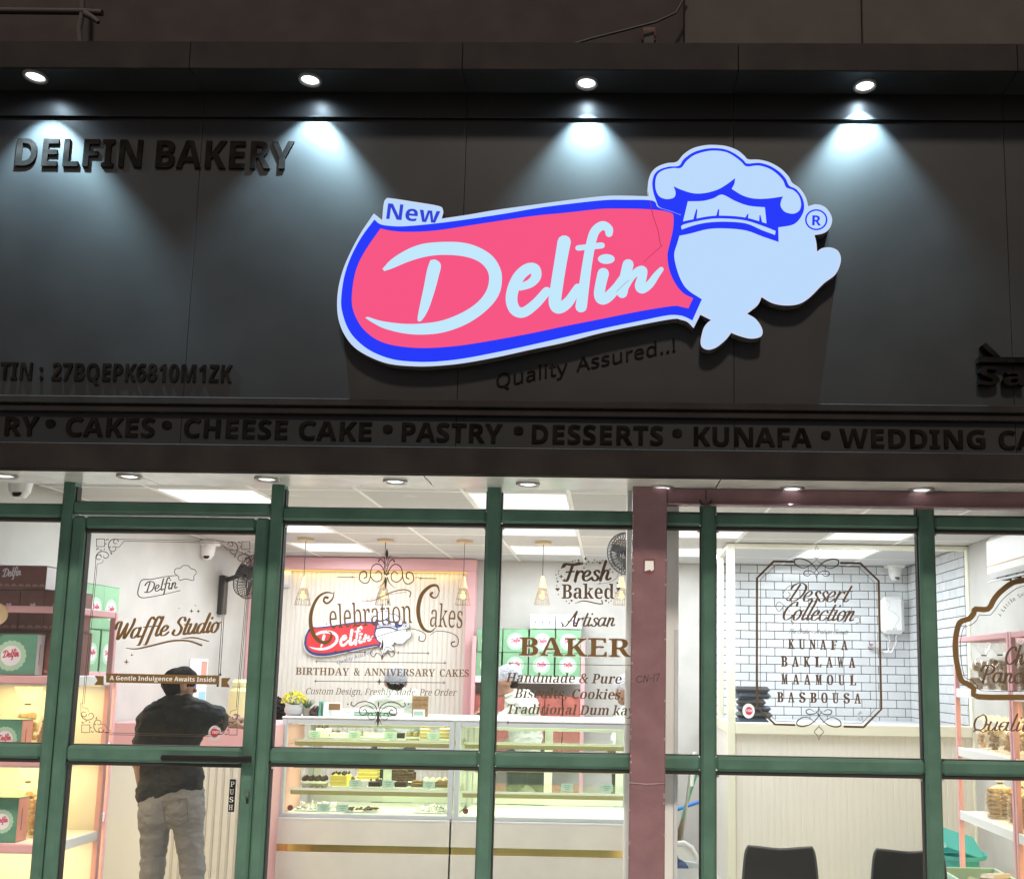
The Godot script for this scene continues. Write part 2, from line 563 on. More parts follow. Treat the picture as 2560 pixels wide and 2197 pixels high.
# ---------------------------------------------------------------- bodies: tapered capsules joined smoothly and meshed as surface nets
func nets(prims: Array, cell: float, k: float, wob := 0.0, wobf := 14.0) -> ArrayMesh:   # prims: [a, b, ra, rb]
	var lo := Vector3(1e9, 1e9, 1e9)
	var hi := -lo
	for p in prims:
		var r := maxf(p[2], p[3]) + 4.0 * cell + k
		for q in [p[0], p[1]]:
			lo = lo.min(q - Vector3.ONE * r)
			hi = hi.max(q + Vector3.ONE * r)
	var nx := int((hi.x - lo.x) / cell) + 2
	var ny := int((hi.y - lo.y) / cell) + 2
	var nz := int((hi.z - lo.z) / cell) + 2
	var f := PackedFloat32Array()
	f.resize(nx * ny * nz)
	f.fill(1.0)
	for p in prims:
		var a: Vector3 = p[0]
		var b: Vector3 = p[1]
		var ra: float = p[2]
		var rb: float = p[3]
		var ab := b - a
		var l2 := maxf(ab.length_squared(), 1e-9)
		var r := maxf(ra, rb) + 3.0 * cell + k
		var mn := (a.min(b) - Vector3.ONE * r - lo) / cell
		var mx := (a.max(b) + Vector3.ONE * r - lo) / cell
		for z in range(maxi(0, int(mn.z)), mini(nz, int(mx.z) + 1)):
			for y in range(maxi(0, int(mn.y)), mini(ny, int(mx.y) + 1)):
				var at := (z * ny + y) * nx
				for x in range(maxi(0, int(mn.x)), mini(nx, int(mx.x) + 1)):
					var q := lo + Vector3(x, y, z) * cell - a
					var t := clampf(q.dot(ab) / l2, 0.0, 1.0)
					var d := (q - ab * t).length() - (ra + (rb - ra) * t)
					var o := f[at + x]
					var h := maxf(k - absf(o - d), 0.0) / k
					f[at + x] = minf(o, d) - h * h * k * 0.25
	if wob > 0.0:
		var nz_ := FastNoiseLite.new()
		nz_.seed = 3
		nz_.noise_type = FastNoiseLite.TYPE_SIMPLEX
		nz_.frequency = wobf
		nz_.fractal_octaves = 3
		for z in nz:
			for y in ny:
				var at := (z * ny + y) * nx
				for x in nx:
					if absf(f[at + x]) < 3.0 * cell + wob:
						f[at + x] += wob * nz_.get_noise_3d(lo.x + x * cell, (lo.y + y * cell) * 1.6, lo.z + z * cell)
	var skip := 2.2 * cell + wob
	var vid := PackedInt32Array()
	vid.resize(nx * ny * nz)
	vid.fill(-1)
	var vs := PackedVector3Array()
	var ns := PackedVector3Array()
	var off := [0, 1, nx, nx + 1, nx * ny, nx * ny + 1, nx * ny + nx, nx * ny + nx + 1]
	for z in nz - 1:
		for y in ny - 1:
			var at := (z * ny + y) * nx
			for x in nx - 1:
				var c := at + x
				if absf(f[c]) > skip:
					continue
				var neg := 0
				for o in off:
					if f[c + o] < 0.0:
						neg += 1
				if neg == 0 or neg == 8:
					continue
				var s := Vector3.ZERO
				var n := 0
				for e in [[0, 1], [2, 3], [4, 5], [6, 7], [0, 2], [1, 3], [4, 6], [5, 7], [0, 4], [1, 5], [2, 6], [3, 7]]:
					var fa := f[c + off[e[0]]]
					var fb := f[c + off[e[1]]]
					if (fa < 0.0) != (fb < 0.0):
						var t := fa / (fa - fb)
						var pa := Vector3(e[0] & 1, (e[0] >> 1) & 1, e[0] >> 2)
						var pb := Vector3(e[1] & 1, (e[1] >> 1) & 1, e[1] >> 2)
						s += pa + (pb - pa) * t
						n += 1
				vid[c] = vs.size()
				vs.append(lo + (Vector3(x, y, z) + s / n) * cell)
				var g := Vector3(f[c + 1] + f[c + off[3]] + f[c + off[5]] + f[c + off[7]] - f[c] - f[c + off[2]] - f[c + off[4]] - f[c + off[6]], f[c + off[2]] + f[c + off[3]] + f[c + off[6]] + f[c + off[7]] - f[c] - f[c + 1] - f[c + off[4]] - f[c + off[5]], f[c + off[4]] + f[c + off[5]] + f[c + off[6]] + f[c + off[7]] - f[c] - f[c + 1] - f[c + off[2]] - f[c + off[3]])
				ns.append(g.normalized())
	var idx := PackedInt32Array()
	var step := [1, nx, nx * ny]
	for z in range(1, nz - 1):
		for y in range(1, ny - 1):
			var at := (z * ny + y) * nx
			for x in range(1, nx - 1):
				var c := at + x
				if absf(f[c]) > skip:
					continue
				var s0 := f[c] < 0.0
				for ax in 3:
					if s0 == (f[c + step[ax]] < 0.0):
						continue
					var u: int = step[(ax + 1) % 3]
					var w: int = step[(ax + 2) % 3]
					var q := [vid[c - u - w], vid[c - w], vid[c], vid[c - u]]
					if q.min() < 0:
						continue
					if s0:
						idx.append_array(PackedInt32Array([q[0], q[2], q[1], q[0], q[3], q[2]]))
					else:
						idx.append_array(PackedInt32Array([q[0], q[1], q[2], q[0], q[2], q[3]]))
	var arr := []
	arr.resize(Mesh.ARRAY_MAX)
	arr[Mesh.ARRAY_VERTEX] = vs
	arr[Mesh.ARRAY_NORMAL] = ns
	arr[Mesh.ARRAY_INDEX] = idx
	var m := ArrayMesh.new()
	m.add_surface_from_arrays(Mesh.PRIMITIVE_TRIANGLES, arr)
	return m

# ---------------------------------------------------------------- lamps
func spot(parent: Node3D, at: Vector3, towards: Vector3, energy: float, angle: float, blend: float, c: Color, size := 0.02) -> void:
	var l := SpotLight3D.new()
	l.name = "spot_light"
	l.light_energy = energy
	l.light_color = c
	l.spot_angle = angle
	l.spot_angle_attenuation = blend
	l.light_size = size
	l.spot_range = 12.0
	l.shadow_enabled = true
	parent.add_child(l, true)
	l.global_position = at
	l.look_at(at + towards, Vector3.BACK if absf(towards.normalized().y) > 0.9 else Vector3.UP)

func omni(parent: Node3D, at: Vector3, energy: float, c: Color, size := 0.03) -> void:
	var l := OmniLight3D.new()
	l.name = "omni_light"
	l.light_energy = energy
	l.light_color = c
	l.light_size = size
	l.omni_range = 10.0
	l.omni_attenuation = 2.0
	l.shadow_enabled = true
	parent.add_child(l, true)
	l.global_position = at

func area(parent: Node3D, at: Vector3, towards: Vector3, w: float, h: float, energy: float, c: Color) -> void:
	var l := AreaLight3D.new()
	l.name = "area_light"
	l.area_size = Vector2(w, h)
	l.light_energy = energy
	l.light_color = c
	l.area_range = 14.0
	l.shadow_enabled = true
	parent.add_child(l, true)
	l.global_position = at
	l.look_at(at + towards, Vector3.BACK if absf(towards.normalized().y) > 0.9 else Vector3.UP)

func _ready() -> void:
	rng.seed = 11
	# ------------------------------------------------ camera
	var dn := Vector3((1527.0 - PX) / FOC, -(1682.0 - PYY) / FOC, -1.0).normalized()
	var rx := Vector3(1, -0.0165, 0)
	rx = (rx - dn * rx.dot(dn)).normalized()
	var rz := -dn
	var ry := rz.cross(rx)
	view = Basis(rx, ry, rz).transposed()
	var cam := Camera3D.new()
	cam.name = "camera"
	cam.projection = Camera3D.PROJECTION_FRUSTUM
	cam.near = 0.1
	cam.far = 200.0
	cam.size = 2197.0 / FOC * 0.1
	cam.frustum_offset = Vector2((1280.0 - PX) / FOC, (PYY - 1098.5) / FOC) * 0.1
	add_child(cam)
	cam.global_transform = Transform3D(view, eye)
	cam.current = true
	# ------------------------------------------------ night sky and the street's light
	var sky := ProceduralSkyMaterial.new()
	sky.sky_top_color = lin(0.30, 0.27, 0.27)
	sky.sky_horizon_color = lin(0.42, 0.36, 0.33)
	sky.ground_bottom_color = lin(0.10, 0.09, 0.085)
	sky.ground_horizon_color = lin(0.42, 0.36, 0.33)
	var env := Environment.new()
	env.background_mode = Environment.BG_SKY
	env.sky = Sky.new()
	env.sky.sky_material = sky
	env.background_energy_multiplier = SKY
	env.tonemap_mode = Environment.TONE_MAPPER_LINEAR
	env.tonemap_exposure = 1.0
	env.sdfgi_enabled = true
	env.ssao_enabled = true
	env.ssil_enabled = true
	var we := WorldEnvironment.new()
	we.name = "night"
	we.environment = env
	add_child(we)
	var sun := DirectionalLight3D.new()          # the high street lamps across the road, seen as one soft far source
	sun.name = "street_light"
	sun.light_energy = STREET
	sun.light_color = Color(1.0, 0.95, 0.88)
	sun.light_angular_distance = 6.0
	sun.shadow_enabled = true
	add_child(sun)
	sun.look_at_from_position(Vector3.ZERO, Vector3(-0.06, -1.28, -1.0))
	materials()
	ground()
	fascia()
	light_box()
	shopfront()
	room()
	ceiling()
	left_unit()
	right_unit()
	back_of_shop()
	counters()
	counter_things()
	kitchen()
	loose_things()
	people()

const SKY := 1.0
const STREET := 0.9

func materials() -> void:
	patchy(mat("cladding", 0.0185, 0.0185, 0.0195, 0.44), "broad", 0.82, 0.5)
	patchy(mat("dark_trim", 0.030, 0.026, 0.025, 0.6), "broad", 0.8, 0.7)
	patchy(mat("letter_acrylic", 0.0145, 0.0118, 0.0108, 0.9), "broad", 0.6, 2.0)
	patchy(mat("soffit_panel", 0.74, 0.72, 0.68, 0.16), "broad", 0.86, 0.7)
	patchy(mat("old_plaster", 0.047, 0.039, 0.037, 0.95), "broad", 0.88, 0.9)
	patchy(mat("rust_sheet", 0.041, 0.031, 0.028, 0.9), "broad", 0.85, 0.8)
	mats["dark_trim"].metallic_specular = 0.1
	mats["letter_acrylic"].specular_mode = BaseMaterial3D.SPECULAR_DISABLED
	mats["cladding"].metallic_specular = 0.35
	mats["old_plaster"].metallic_specular = 0.1
	mats["cladding"].metallic_specular = 0.35
	mat("steel", 0.55, 0.55, 0.55, 0.3, 1.0)
	mat("ring_metal", 0.42, 0.40, 0.38, 0.35, 0.8)
	patchy(mat("green_frame", 0.092, 0.182, 0.138, 0.5), "broad", 0.86, 1.1)
	patchy(mat("maroon_paint", 0.265, 0.145, 0.158, 0.26), "broad", 0.88, 1.3)
	mats["maroon_paint"].heightmap_enabled = true
	mats["maroon_paint"].heightmap_texture = noise_map("fine", 0.0, 1.0)
	mats["maroon_paint"].heightmap_scale = 0.05
	mats["green_frame"].metallic_specular = 0.3
	mat("white_aluminium", 0.82, 0.81, 0.79, 0.4)
	mat("vinyl_brown", 0.125, 0.075, 0.042, 0.5)
	mat("vinyl_gold", 0.185, 0.105, 0.035, 0.42)
	mat("vinyl_dark", 0.075, 0.055, 0.042, 0.5)
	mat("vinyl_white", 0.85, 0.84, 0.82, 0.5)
	mat("gasket_and_shade", 0.022, 0.017, 0.015, 0.7)
	mat("black_plastic", 0.013, 0.012, 0.012, 0.32)
	mat("rubber", 0.02, 0.02, 0.02, 0.7)
	patchy(mat("cream_wall", 0.53, 0.51, 0.475, 0.75), "broad", 0.93, 0.6)
	patchy(mat("floor_tile", 0.70, 0.685, 0.655, 0.25), "broad", 0.85, 0.8)
	mat("ceiling_bar", 0.78, 0.77, 0.74, 0.5)
	patchy(mat("ceiling_board", 0.66, 0.64, 0.615, 0.85), "fine", 0.84, 2.6)
	patchy(mat("ceiling_board_worn", 0.61, 0.59, 0.57, 0.85), "fine", 0.82, 2.1)
	mat("pink_paint", 0.74, 0.40, 0.42, 0.42)
	mat("white_board", 0.82, 0.81, 0.79, 0.4)
	mat("cream_frame", 0.80, 0.77, 0.62, 0.4)
	mat("bead_panel", 0.80, 0.755, 0.675, 0.6)
	mat("bead_white", 0.74, 0.69, 0.62, 0.6)
	mat("tile_white", 0.62, 0.63, 0.635, 0.14)
	mat("tile_white_b", 0.58, 0.59, 0.60, 0.16)
	mat("grout", 0.05, 0.05, 0.055, 0.9)
	mat("pale_wood", 0.62, 0.45, 0.26, 0.5)
	patchy(mat("box_green", 0.235, 0.46, 0.27, 0.4), "broad", 0.9, 2.0)
	patchy(mat("box_teal", 0.14, 0.34, 0.24, 0.4), "broad", 0.9, 2.0)
	patchy(mat("box_brown", 0.235, 0.088, 0.075, 0.4), "broad", 0.85, 2.0)
	patchy(mat("box_red", 0.54, 0.155, 0.125, 0.35), "broad", 0.8, 2.0)
	patchy(mat("box_pink", 0.74, 0.36, 0.31, 0.45), "broad", 0.9, 2.0)
	mat("box_lilac", 0.70, 0.66, 0.68, 0.5)
	mat("print_lilac", 0.78, 0.74, 0.80, 0.5)
	mat("print_pale_green", 0.42, 0.60, 0.45, 0.5)
	mat("print_red", 0.58, 0.05, 0.10, 0.5)
	mat("print_navy", 0.04, 0.05, 0.18, 0.5)
	patchy(mat("cookie", 0.60, 0.32, 0.115, 0.75), "fine", 0.55, 9.0, 0.3)
	patchy(mat("cookie_pale", 0.70, 0.44, 0.20, 0.75), "fine", 0.6, 9.0, 0.3)
	patchy(mat("cookie_dark", 0.22, 0.10, 0.045, 0.75), "fine", 0.55, 9.0, 0.3)
	glass("cellophane", 0.14, 0.12, Color(1, 0.98, 0.92))
	glass("pane", 0.012, 0.0)
	glass("case_glass", 0.03, 0.0, Color(0.85, 1.0, 0.93))
	mat("case_grey", 0.62, 0.64, 0.66, 0.35)
	mat("case_white", 0.78, 0.80, 0.76, 0.4)
	patchy(mat("laminate", 0.84, 0.785, 0.69, 0.5), "broad", 0.95, 0.7)
	mat("gold_mirror", 0.72, 0.50, 0.18, 0.12, 1.0)
	patchy(mat("gold_foil", 0.80, 0.71, 0.34, 0.3, 0.3), "fine", 0.5, 4.0)
	glow("panel_glow", Color(1.0, 0.995, 0.98), 1.25)
	glow("lens_glow", Color(1.0, 1.0, 1.0), 2.2)
	glow("bulb_glow", Color(1.0, 0.86, 0.58), 2.4)
	glow("led_warm", Color(1.0, 0.83, 0.42), 1.4)
	glow("led_case", Color(0.97, 1.0, 0.72), 1.5)

func ground() -> void:
	var st := structure("pavement")
	patchy(mat("paving", 0.50, 0.475, 0.44, 0.85), "broad", 0.75, 0.8)
	patchy(mat("asphalt", 0.05, 0.05, 0.05, 0.9), "fine", 0.7, 2.0)
	bx(st, "slab", Vector3(-12, -0.25, 0.12), Vector3(12, -0.02, 2.6), mats["paving"], 0.01)
	var rd := structure("road")
	bx(rd, "surface", Vector3(-40, -0.4, 2.62), Vector3(40, -0.14, 40), mats["asphalt"], 0.0)

func recessed(called: String, label: String, group: String, at: Vector3, r: float) -> Node3D:
	var t := thing(called, label, "spotlight", at, group)
	put(t, "trim_ring", lathe([[r * 0.72, -0.004], [r * 0.78, -0.011], [r * 0.95, -0.012], [r, -0.006], [r, -0.0005]], 28), mats["ring_metal"], at)
	put(t, "lens", lathe([[0.0, -0.007], [r * 0.5, -0.007], [r * 0.715, -0.0035]], 28), mats["lens_glow"], at)
	return t

func fascia() -> void:
	var zf := 0.25
	var tl := P(1280, 231, zf).y            # underside of the top canopy
	var gr := P(1280, 300, zf).y            # the long groove
	var t := thing("sign_fascia", "charcoal clad shop fascia with a long groove and shadow-gap seams", "fascia", Vector3(0, 2.5, zf))
	var seams := [-4.6]
	for k in 6:
		seams.append(P(475, 750, zf).x + k * 1.295)
	var lowy := P(1280, 999, zf).y
	bx(t, "backing", Vector3(-4.6, 2.56, 0.12), Vector3(seams[6], tl + 0.12, zf - 0.018), mats["rubber"], 0.0)
	for k in seams.size() - 1:
		var x0: float = seams[k] + 0.0008
		var x1: float = seams[k + 1] - 0.0008
		bx(t, "panel", Vector3(x0, lowy - 0.03, zf - 0.017), Vector3(x1, gr - 0.012, zf), mats["cladding"], 0.0012)
		bx(t, "panel", Vector3(x0, gr + 0.012, zf - 0.017), Vector3(x1, tl - 0.001, zf), mats["cladding"], 0.0012)
		bx(t, "letter_strip", Vector3(x0, P(1280, 1125, zf).y, zf - 0.017), Vector3(x1, P(1280, 1030, zf).y, zf), mats["cladding"], 0.0012)
	# two mouldings and the deep bottom band
	bx(t, "moulding", Vector3(-4.6, P(1280, 1019, 0.285).y, zf - 0.01), Vector3(seams[6], P(1280, 1000, 0.285).y, 0.285), mats["dark_trim"], 0.004)
	bx(t, "moulding", Vector3(-4.6, P(1280, 1040, 0.272).y, zf - 0.01), Vector3(seams[6], P(1280, 1022, 0.272).y, 0.272), mats["dark_trim"], 0.004)
	var bb := P(1280, 1185, 0.37).y
	bx(t, "bottom_band", Vector3(-4.6, bb, 0.30), Vector3(seams[6], P(1280, 1119, 0.37).y, 0.37), mats["dark_trim"], 0.003)
	# soffit over the shop windows, in panels
	for k in 6:
		var xa := -4.6 + k * 1.36 - 0.35
		bx(t, "soffit_panel", Vector3(xa + 0.002, bb + 0.0, -0.001), Vector3(xa + 1.356, bb + 0.0035, 0.298), mats["soffit_panel"], 0.001)
	# canopy that carries the spotlights
	var zc := zf + 0.19
	var c := thing("top_canopy", "dark boxed canopy projecting over the fascia, holding round spotlights", "canopy", Vector3(0, tl, zf))
	for k in seams.size() - 1:
		bx(c, "soffit_panel", Vector3(seams[k] + 0.0015, tl, zf - 0.02), Vector3(seams[k + 1] - 0.0015, tl + 0.012, zc - 0.014), mats["cladding"], 0.001)
		bx(c, "front_panel", Vector3(seams[k] + 0.0015, tl - 0.002, zc - 0.012), Vector3(seams[k + 1] - 0.0015, P(1280, 105, zc).y, zc), mats["dark_trim"], 0.002)
	bx(c, "cap", Vector3(-4.6, P(1280, 105, zc).y - 0.02, 0.0), Vector3(seams[6], P(1280, 105, zc).y - 0.003, zc - 0.013), mats["dark_trim"], 0.0)
	var at_px := [[88, 189], [775, 197], [1467, 205], [2163, 212]]
	var names := ["round spotlight above the first letters of the raised bakery name", "round spotlight above the last letters of the raised bakery name", "round spotlight above the chef hat end of the lit sign's ribbon", "round spotlight on the canopy beyond the chef hat sign"]
	for k in 4:
		var p := PH(at_px[k][0], at_px[k][1], tl)
		var s := recessed("canopy_spotlight", names[k], "spotlights under the canopy", Vector3(p.x, tl, p.z), 0.056)
		spot(s, Vector3(p.x, tl - 0.012, p.z), Vector3([0.03, -0.02, 0.01, -0.03][k], -1, [0.01, 0.0, 0.03, 0.0][k]), SPOT_E * [1.0, 0.94, 0.82, 1.04][k], 43.0, 0.6, Color(0.76, 0.93, 1.0), 0.012)
		spot(s, Vector3(p.x, tl - 0.0125, p.z), Vector3(0, -1, 0.0), SPOT_E * 0.035, 80.0, 1.0, Color(0.82, 0.93, 1.0), 0.02)
	# eight downlights in the lower soffit
	var dl := [[12, 1187], [323, 1188], [667, 1195], [988, 1201], [1320, 1208], [1655, 1217], [1981, 1219], [2305, 1222]]
	var near := ["the shelves of brown cake boxes", "the door's hinge side", "the door's lock side", "the celebration cakes lettering", "the fresh baked lettering", "the maroon column", "the dessert collection lettering", "the pancake badge lettering"]
	for k in 8:
		var p := PH(dl[k][0], dl[k][1], bb)
		var s := recessed("soffit_downlight", "lit downlight in the pale soffit over " + near[k], "downlights in the soffit", Vector3(p.x, bb, clampf(p.z, 0.1, 0.26)), 0.058)
		spot(s, Vector3(p.x, bb - 0.014, clampf(p.z, 0.1, 0.26)), Vector3(0, -1, 0.48), DOWN_E, 23.0, 0.5, Color(1.0, 0.97, 0.9), 0.03)
	# the floor above
	var u := thing("upper_storey", "unlit weathered plaster wall above the canopy with a rusty sheet", "building wall", Vector3(0, 4.6, 0))
	bx(u, "wall", Vector3(-5.5, 4.4, -0.3), Vector3(4.5, 7.6, 0.0), mats["old_plaster"], 0.0)
	var sx := P(1712, 60, 0.05).x
	bx(u, "rusty_sheet", Vector3(sx, 4.45, 0.003), Vector3(sx + 2.8, 6.2, 0.06), mats["rust_sheet"], 0.004)
	bx(u, "rusty_sheet", Vector3(sx + 0.9, 4.45, 0.062), Vector3(sx + 2.8, 6.2, 0.085), mats["rust_sheet"], 0.004)
	var pp := thing("water_pipe", "dark bent water pipe with a tap on the wall above the canopy", "pipe", P(205, 60, 0.12))
	put(pp, "pipe", tube([P(-120, 26, 0.12), P(205, 29, 0.12), P(255, 32, 0.12)], 0.016), mats["rust_sheet"])
	put(pp, "riser", tube([P(206, -80, 0.12), P(205, 30, 0.12), P(197, 70, 0.12), P(200, 110, 0.12)], 0.013), mats["rust_sheet"])
	put(pp, "tap", tube([P(212, 34, 0.14), P(232, 45, 0.15), P(245, 56, 0.15)], 0.018, 0.01), mats["rust_sheet"])
	var cb := thing("loose_cable", "black cable sagging across the plaster above the canopy", "cable", P(1560, 80, 0.1))
	put(cb, "cable", tube([P(1400, 120, 0.1), P(1480, 96, 0.1), P(1560, 76, 0.1), P(1640, 55, 0.1), P(1690, 32, 0.1), P(1720, -20, 0.1)], 0.006), mats["rubber"])
	var rb := thing("meter_box", "small dark red box fixed on the plaster above the canopy", "box", P(1622, 118, 0.0))
	bx(rb, "case", P(1605, 119, 0.004), P(1640, 66, 0.06), mat("meter_red", 0.07, 0.018, 0.015, 0.8), 0.006)
	bx(rb, "cover", P(1609, 112, 0.062), P(1636, 74, 0.07), mats["rust_sheet"], 0.004)
	# raised letters
	letters("raised_name", "large raised dark letters reading DELFIN BAKERY on the fascia", [["DELFIN", 35, 413, 350, 417], ["BAKERY", 386, 418, 731, 421]], 68.0, zf, 0.009, true)
	letters("raised_tax_number", "small raised dark letters of the tax number on the fascia", [["TIN", -4, 948, 76, 949], [".", 97, 949, 105, 949], [".", 97, 926, 105, 926], ["27BQEPK6810M1ZK", 126, 950, 577, 955]], 43.0, zf, 0.007, true)
	letters("raised_menu_words", "raised dark letters listing cakes, pastry, desserts and kunafa below the moulding", [["RY", 8, 1087, 92, 1088], ["•", 110, 1081, 134, 1081], ["CAKES", 161, 1089, 383, 1092], ["•", 402, 1085, 426, 1085], ["CHEESE", 457, 1092, 716, 1097], ["CAKE", 745, 1098, 927, 1101], ["•", 956, 1095, 980, 1095], ["PASTRY", 1003, 1101, 1254, 1106], ["•", 1283, 1098, 1307, 1099], ["DESSERTS", 1329, 1107, 1658, 1111], ["•", 1682, 1105, 1706, 1105], ["KUNAFA", 1735, 1112, 2030, 1116], ["•", 2055, 1110, 2079, 1110], ["WEDDING", 2101, 1117, 2466, 1121], ["CAKES", 2500, 1122, 2722, 1126]], 46.0, zf, 0.007, true)
	var q := thing("raised_motto", "dark slanted letters reading Quality Assured below the lit sign", "lettering", P(1240, 972, zf))
	var st := begin()
	text_px(st, "Quality", false, false, 1241, 970, 1424, 932, 33.0, zf + 0.003, 0.2, 0.005)
	text_px(st, "Assured..!", false, false, 1441, 929, 1694, 877, 33.0, zf + 0.003, 0.2, 0.005)
	put(q, "letters", st.commit(), mats["letter_acrylic"])
	var lg := thing("raised_emblem", "dark raised emblem with a roof stroke and letters at the fascia end", "lettering", P(2480, 980, zf))
	put(lg, "roof_bar", poly(outline([2440, 898, 2640, 901, 2640, 914, 2440, 911], zf), zf, zf + 0.04), mats["letter_acrylic"])
	put(lg, "roof_stroke", poly(outline([2448, 870, 2458, 863, 2494, 897, 2478, 897], zf), zf, zf + 0.039), mats["letter_acrylic"])
	var st2 := begin()
	text_px(st2, "Sa", false, true, 2447, 964, 2560, 966, 46.0, zf + 0.02, 0.0, 0.038)
	put(lg, "letters", st2.commit(), mats["letter_acrylic"])

const SPOT_E := 9.5
const DOWN_E := 11.0

func letters(called: String, label: String, words: Array, cap: float, z: float, depth: float, bold: bool) -> void:
	var t := thing(called, label, "lettering", P(words[0][1], words[0][2], z))
	for w in words:
		var s: String = w[0]
		var whole := typed(s, false, bold, true)
		var f := font(false, bold)
		var size := 127
		var a := P(w[1], w[2], z + depth)
		var b := P(w[3], w[4], z + depth)
		var k := (P(w[1], w[2], z + depth) - P(w[1], w[2] - 1.0, z + depth)).length() * cap
		var capu := 0.01 * size * 0.716
		var kx := (b - a).length() / float(whole[2])
		var hb := _ink(s[0], bold)
		for i in s.length():
			var adv := f.get_string_size(s.substr(0, i + 1), HORIZONTAL_ALIGNMENT_LEFT, -1, size).x - f.get_string_size(s[i], HORIZONTAL_ALIGNMENT_LEFT, -1, size).x
			var ink := _ink(s[i], bold)
			var x: float = (adv * 0.01 + ink - hb) / _cap(bold)
			var st := begin()
			var e := a + (b - a).normalized() * x * kx
			e.z = z + depth * 0.5
			add_text(st, s[i], false, bold, e, e + (b - a).normalized(), k, 0.0, depth - 0.001, float(typed(s[i], false, bold, true)[2]) * kx)
			put(t, "letter" if s[i] != "•" else "dot", st.commit(), mats["letter_acrylic"])

func _ink(c: String, bold: bool) -> float:      # left bearing
	var tm := TextMesh.new()
	tm.font = font(false, bold)
	tm.font_size = 127
	tm.pixel_size = 0.01
	tm.horizontal_alignment = HORIZONTAL_ALIGNMENT_LEFT
	tm.text = c
	return tm.get_aabb().position.x

func _cap(bold: bool) -> float:
	var tm := TextMesh.new()
	tm.font = font(false, bold)
	tm.font_size = 127
	tm.pixel_size = 0.01
	tm.text = "H"
	return tm.get_aabb().size.y

# ---------------------------------------------------------------- the lit sign
func light_box() -> void:
	var t := thing("lit_sign", "glowing blue and pink ribbon sign with chef hat and white Delfin script", "illuminated sign", P(1300, 900, 0.25))
	mat("sign_return", 0.05, 0.043, 0.038, 0.6)
	draw_sign(t, 0.315, 820, 340, 1.0, 0.252, glow("sign_white", Color8(188, 218, 252), 1.0), glow("sign_edge", Color8(206, 220, 250), 0.95), glow("sign_blue", Color8(38, 58, 250), 1.0), glow("sign_red", Color8(247, 86, 132), 1.0), glow("sign_script", Color8(194, 232, 252), 1.0))
	var z := 0.315
	var st := begin()
	text_px(st, "New", false, true, 965, 547, 1097, 558, 39.0, z + 0.004)
	put(t, "new_lettering", st.commit(), glow("sign_new", Color8(52, 66, 214), 1.0))
	# cracks in the acrylic
	st = begin()
	stroke(st, [1626, 503, 1633, 540, 1645, 575, 1651, 610, 1655, 614, 1630, 636, 1608, 657], z + 0.0079, 1.6, 0.8, 1.4, 3)
	put(t, "crack_line", st.commit(), glow("sign_crack", Color8(150, 40, 66), 1.0))
	st = begin()
	stroke(st, [1572, 700, 1548, 722, 1540, 730], z + 0.0125, 0.9, 0.5, 0.9, 2)
	put(t, "crack_line", st.commit(), glow("sign_crack", Color8(150, 40, 66), 1.0))
	# the sign's own light on the street
	area(t, Vector3(-0.25, 3.5, z + 0.06), Vector3.BACK, 1.9, 0.75, 0.25, Color(0.75, 0.7, 1.0))

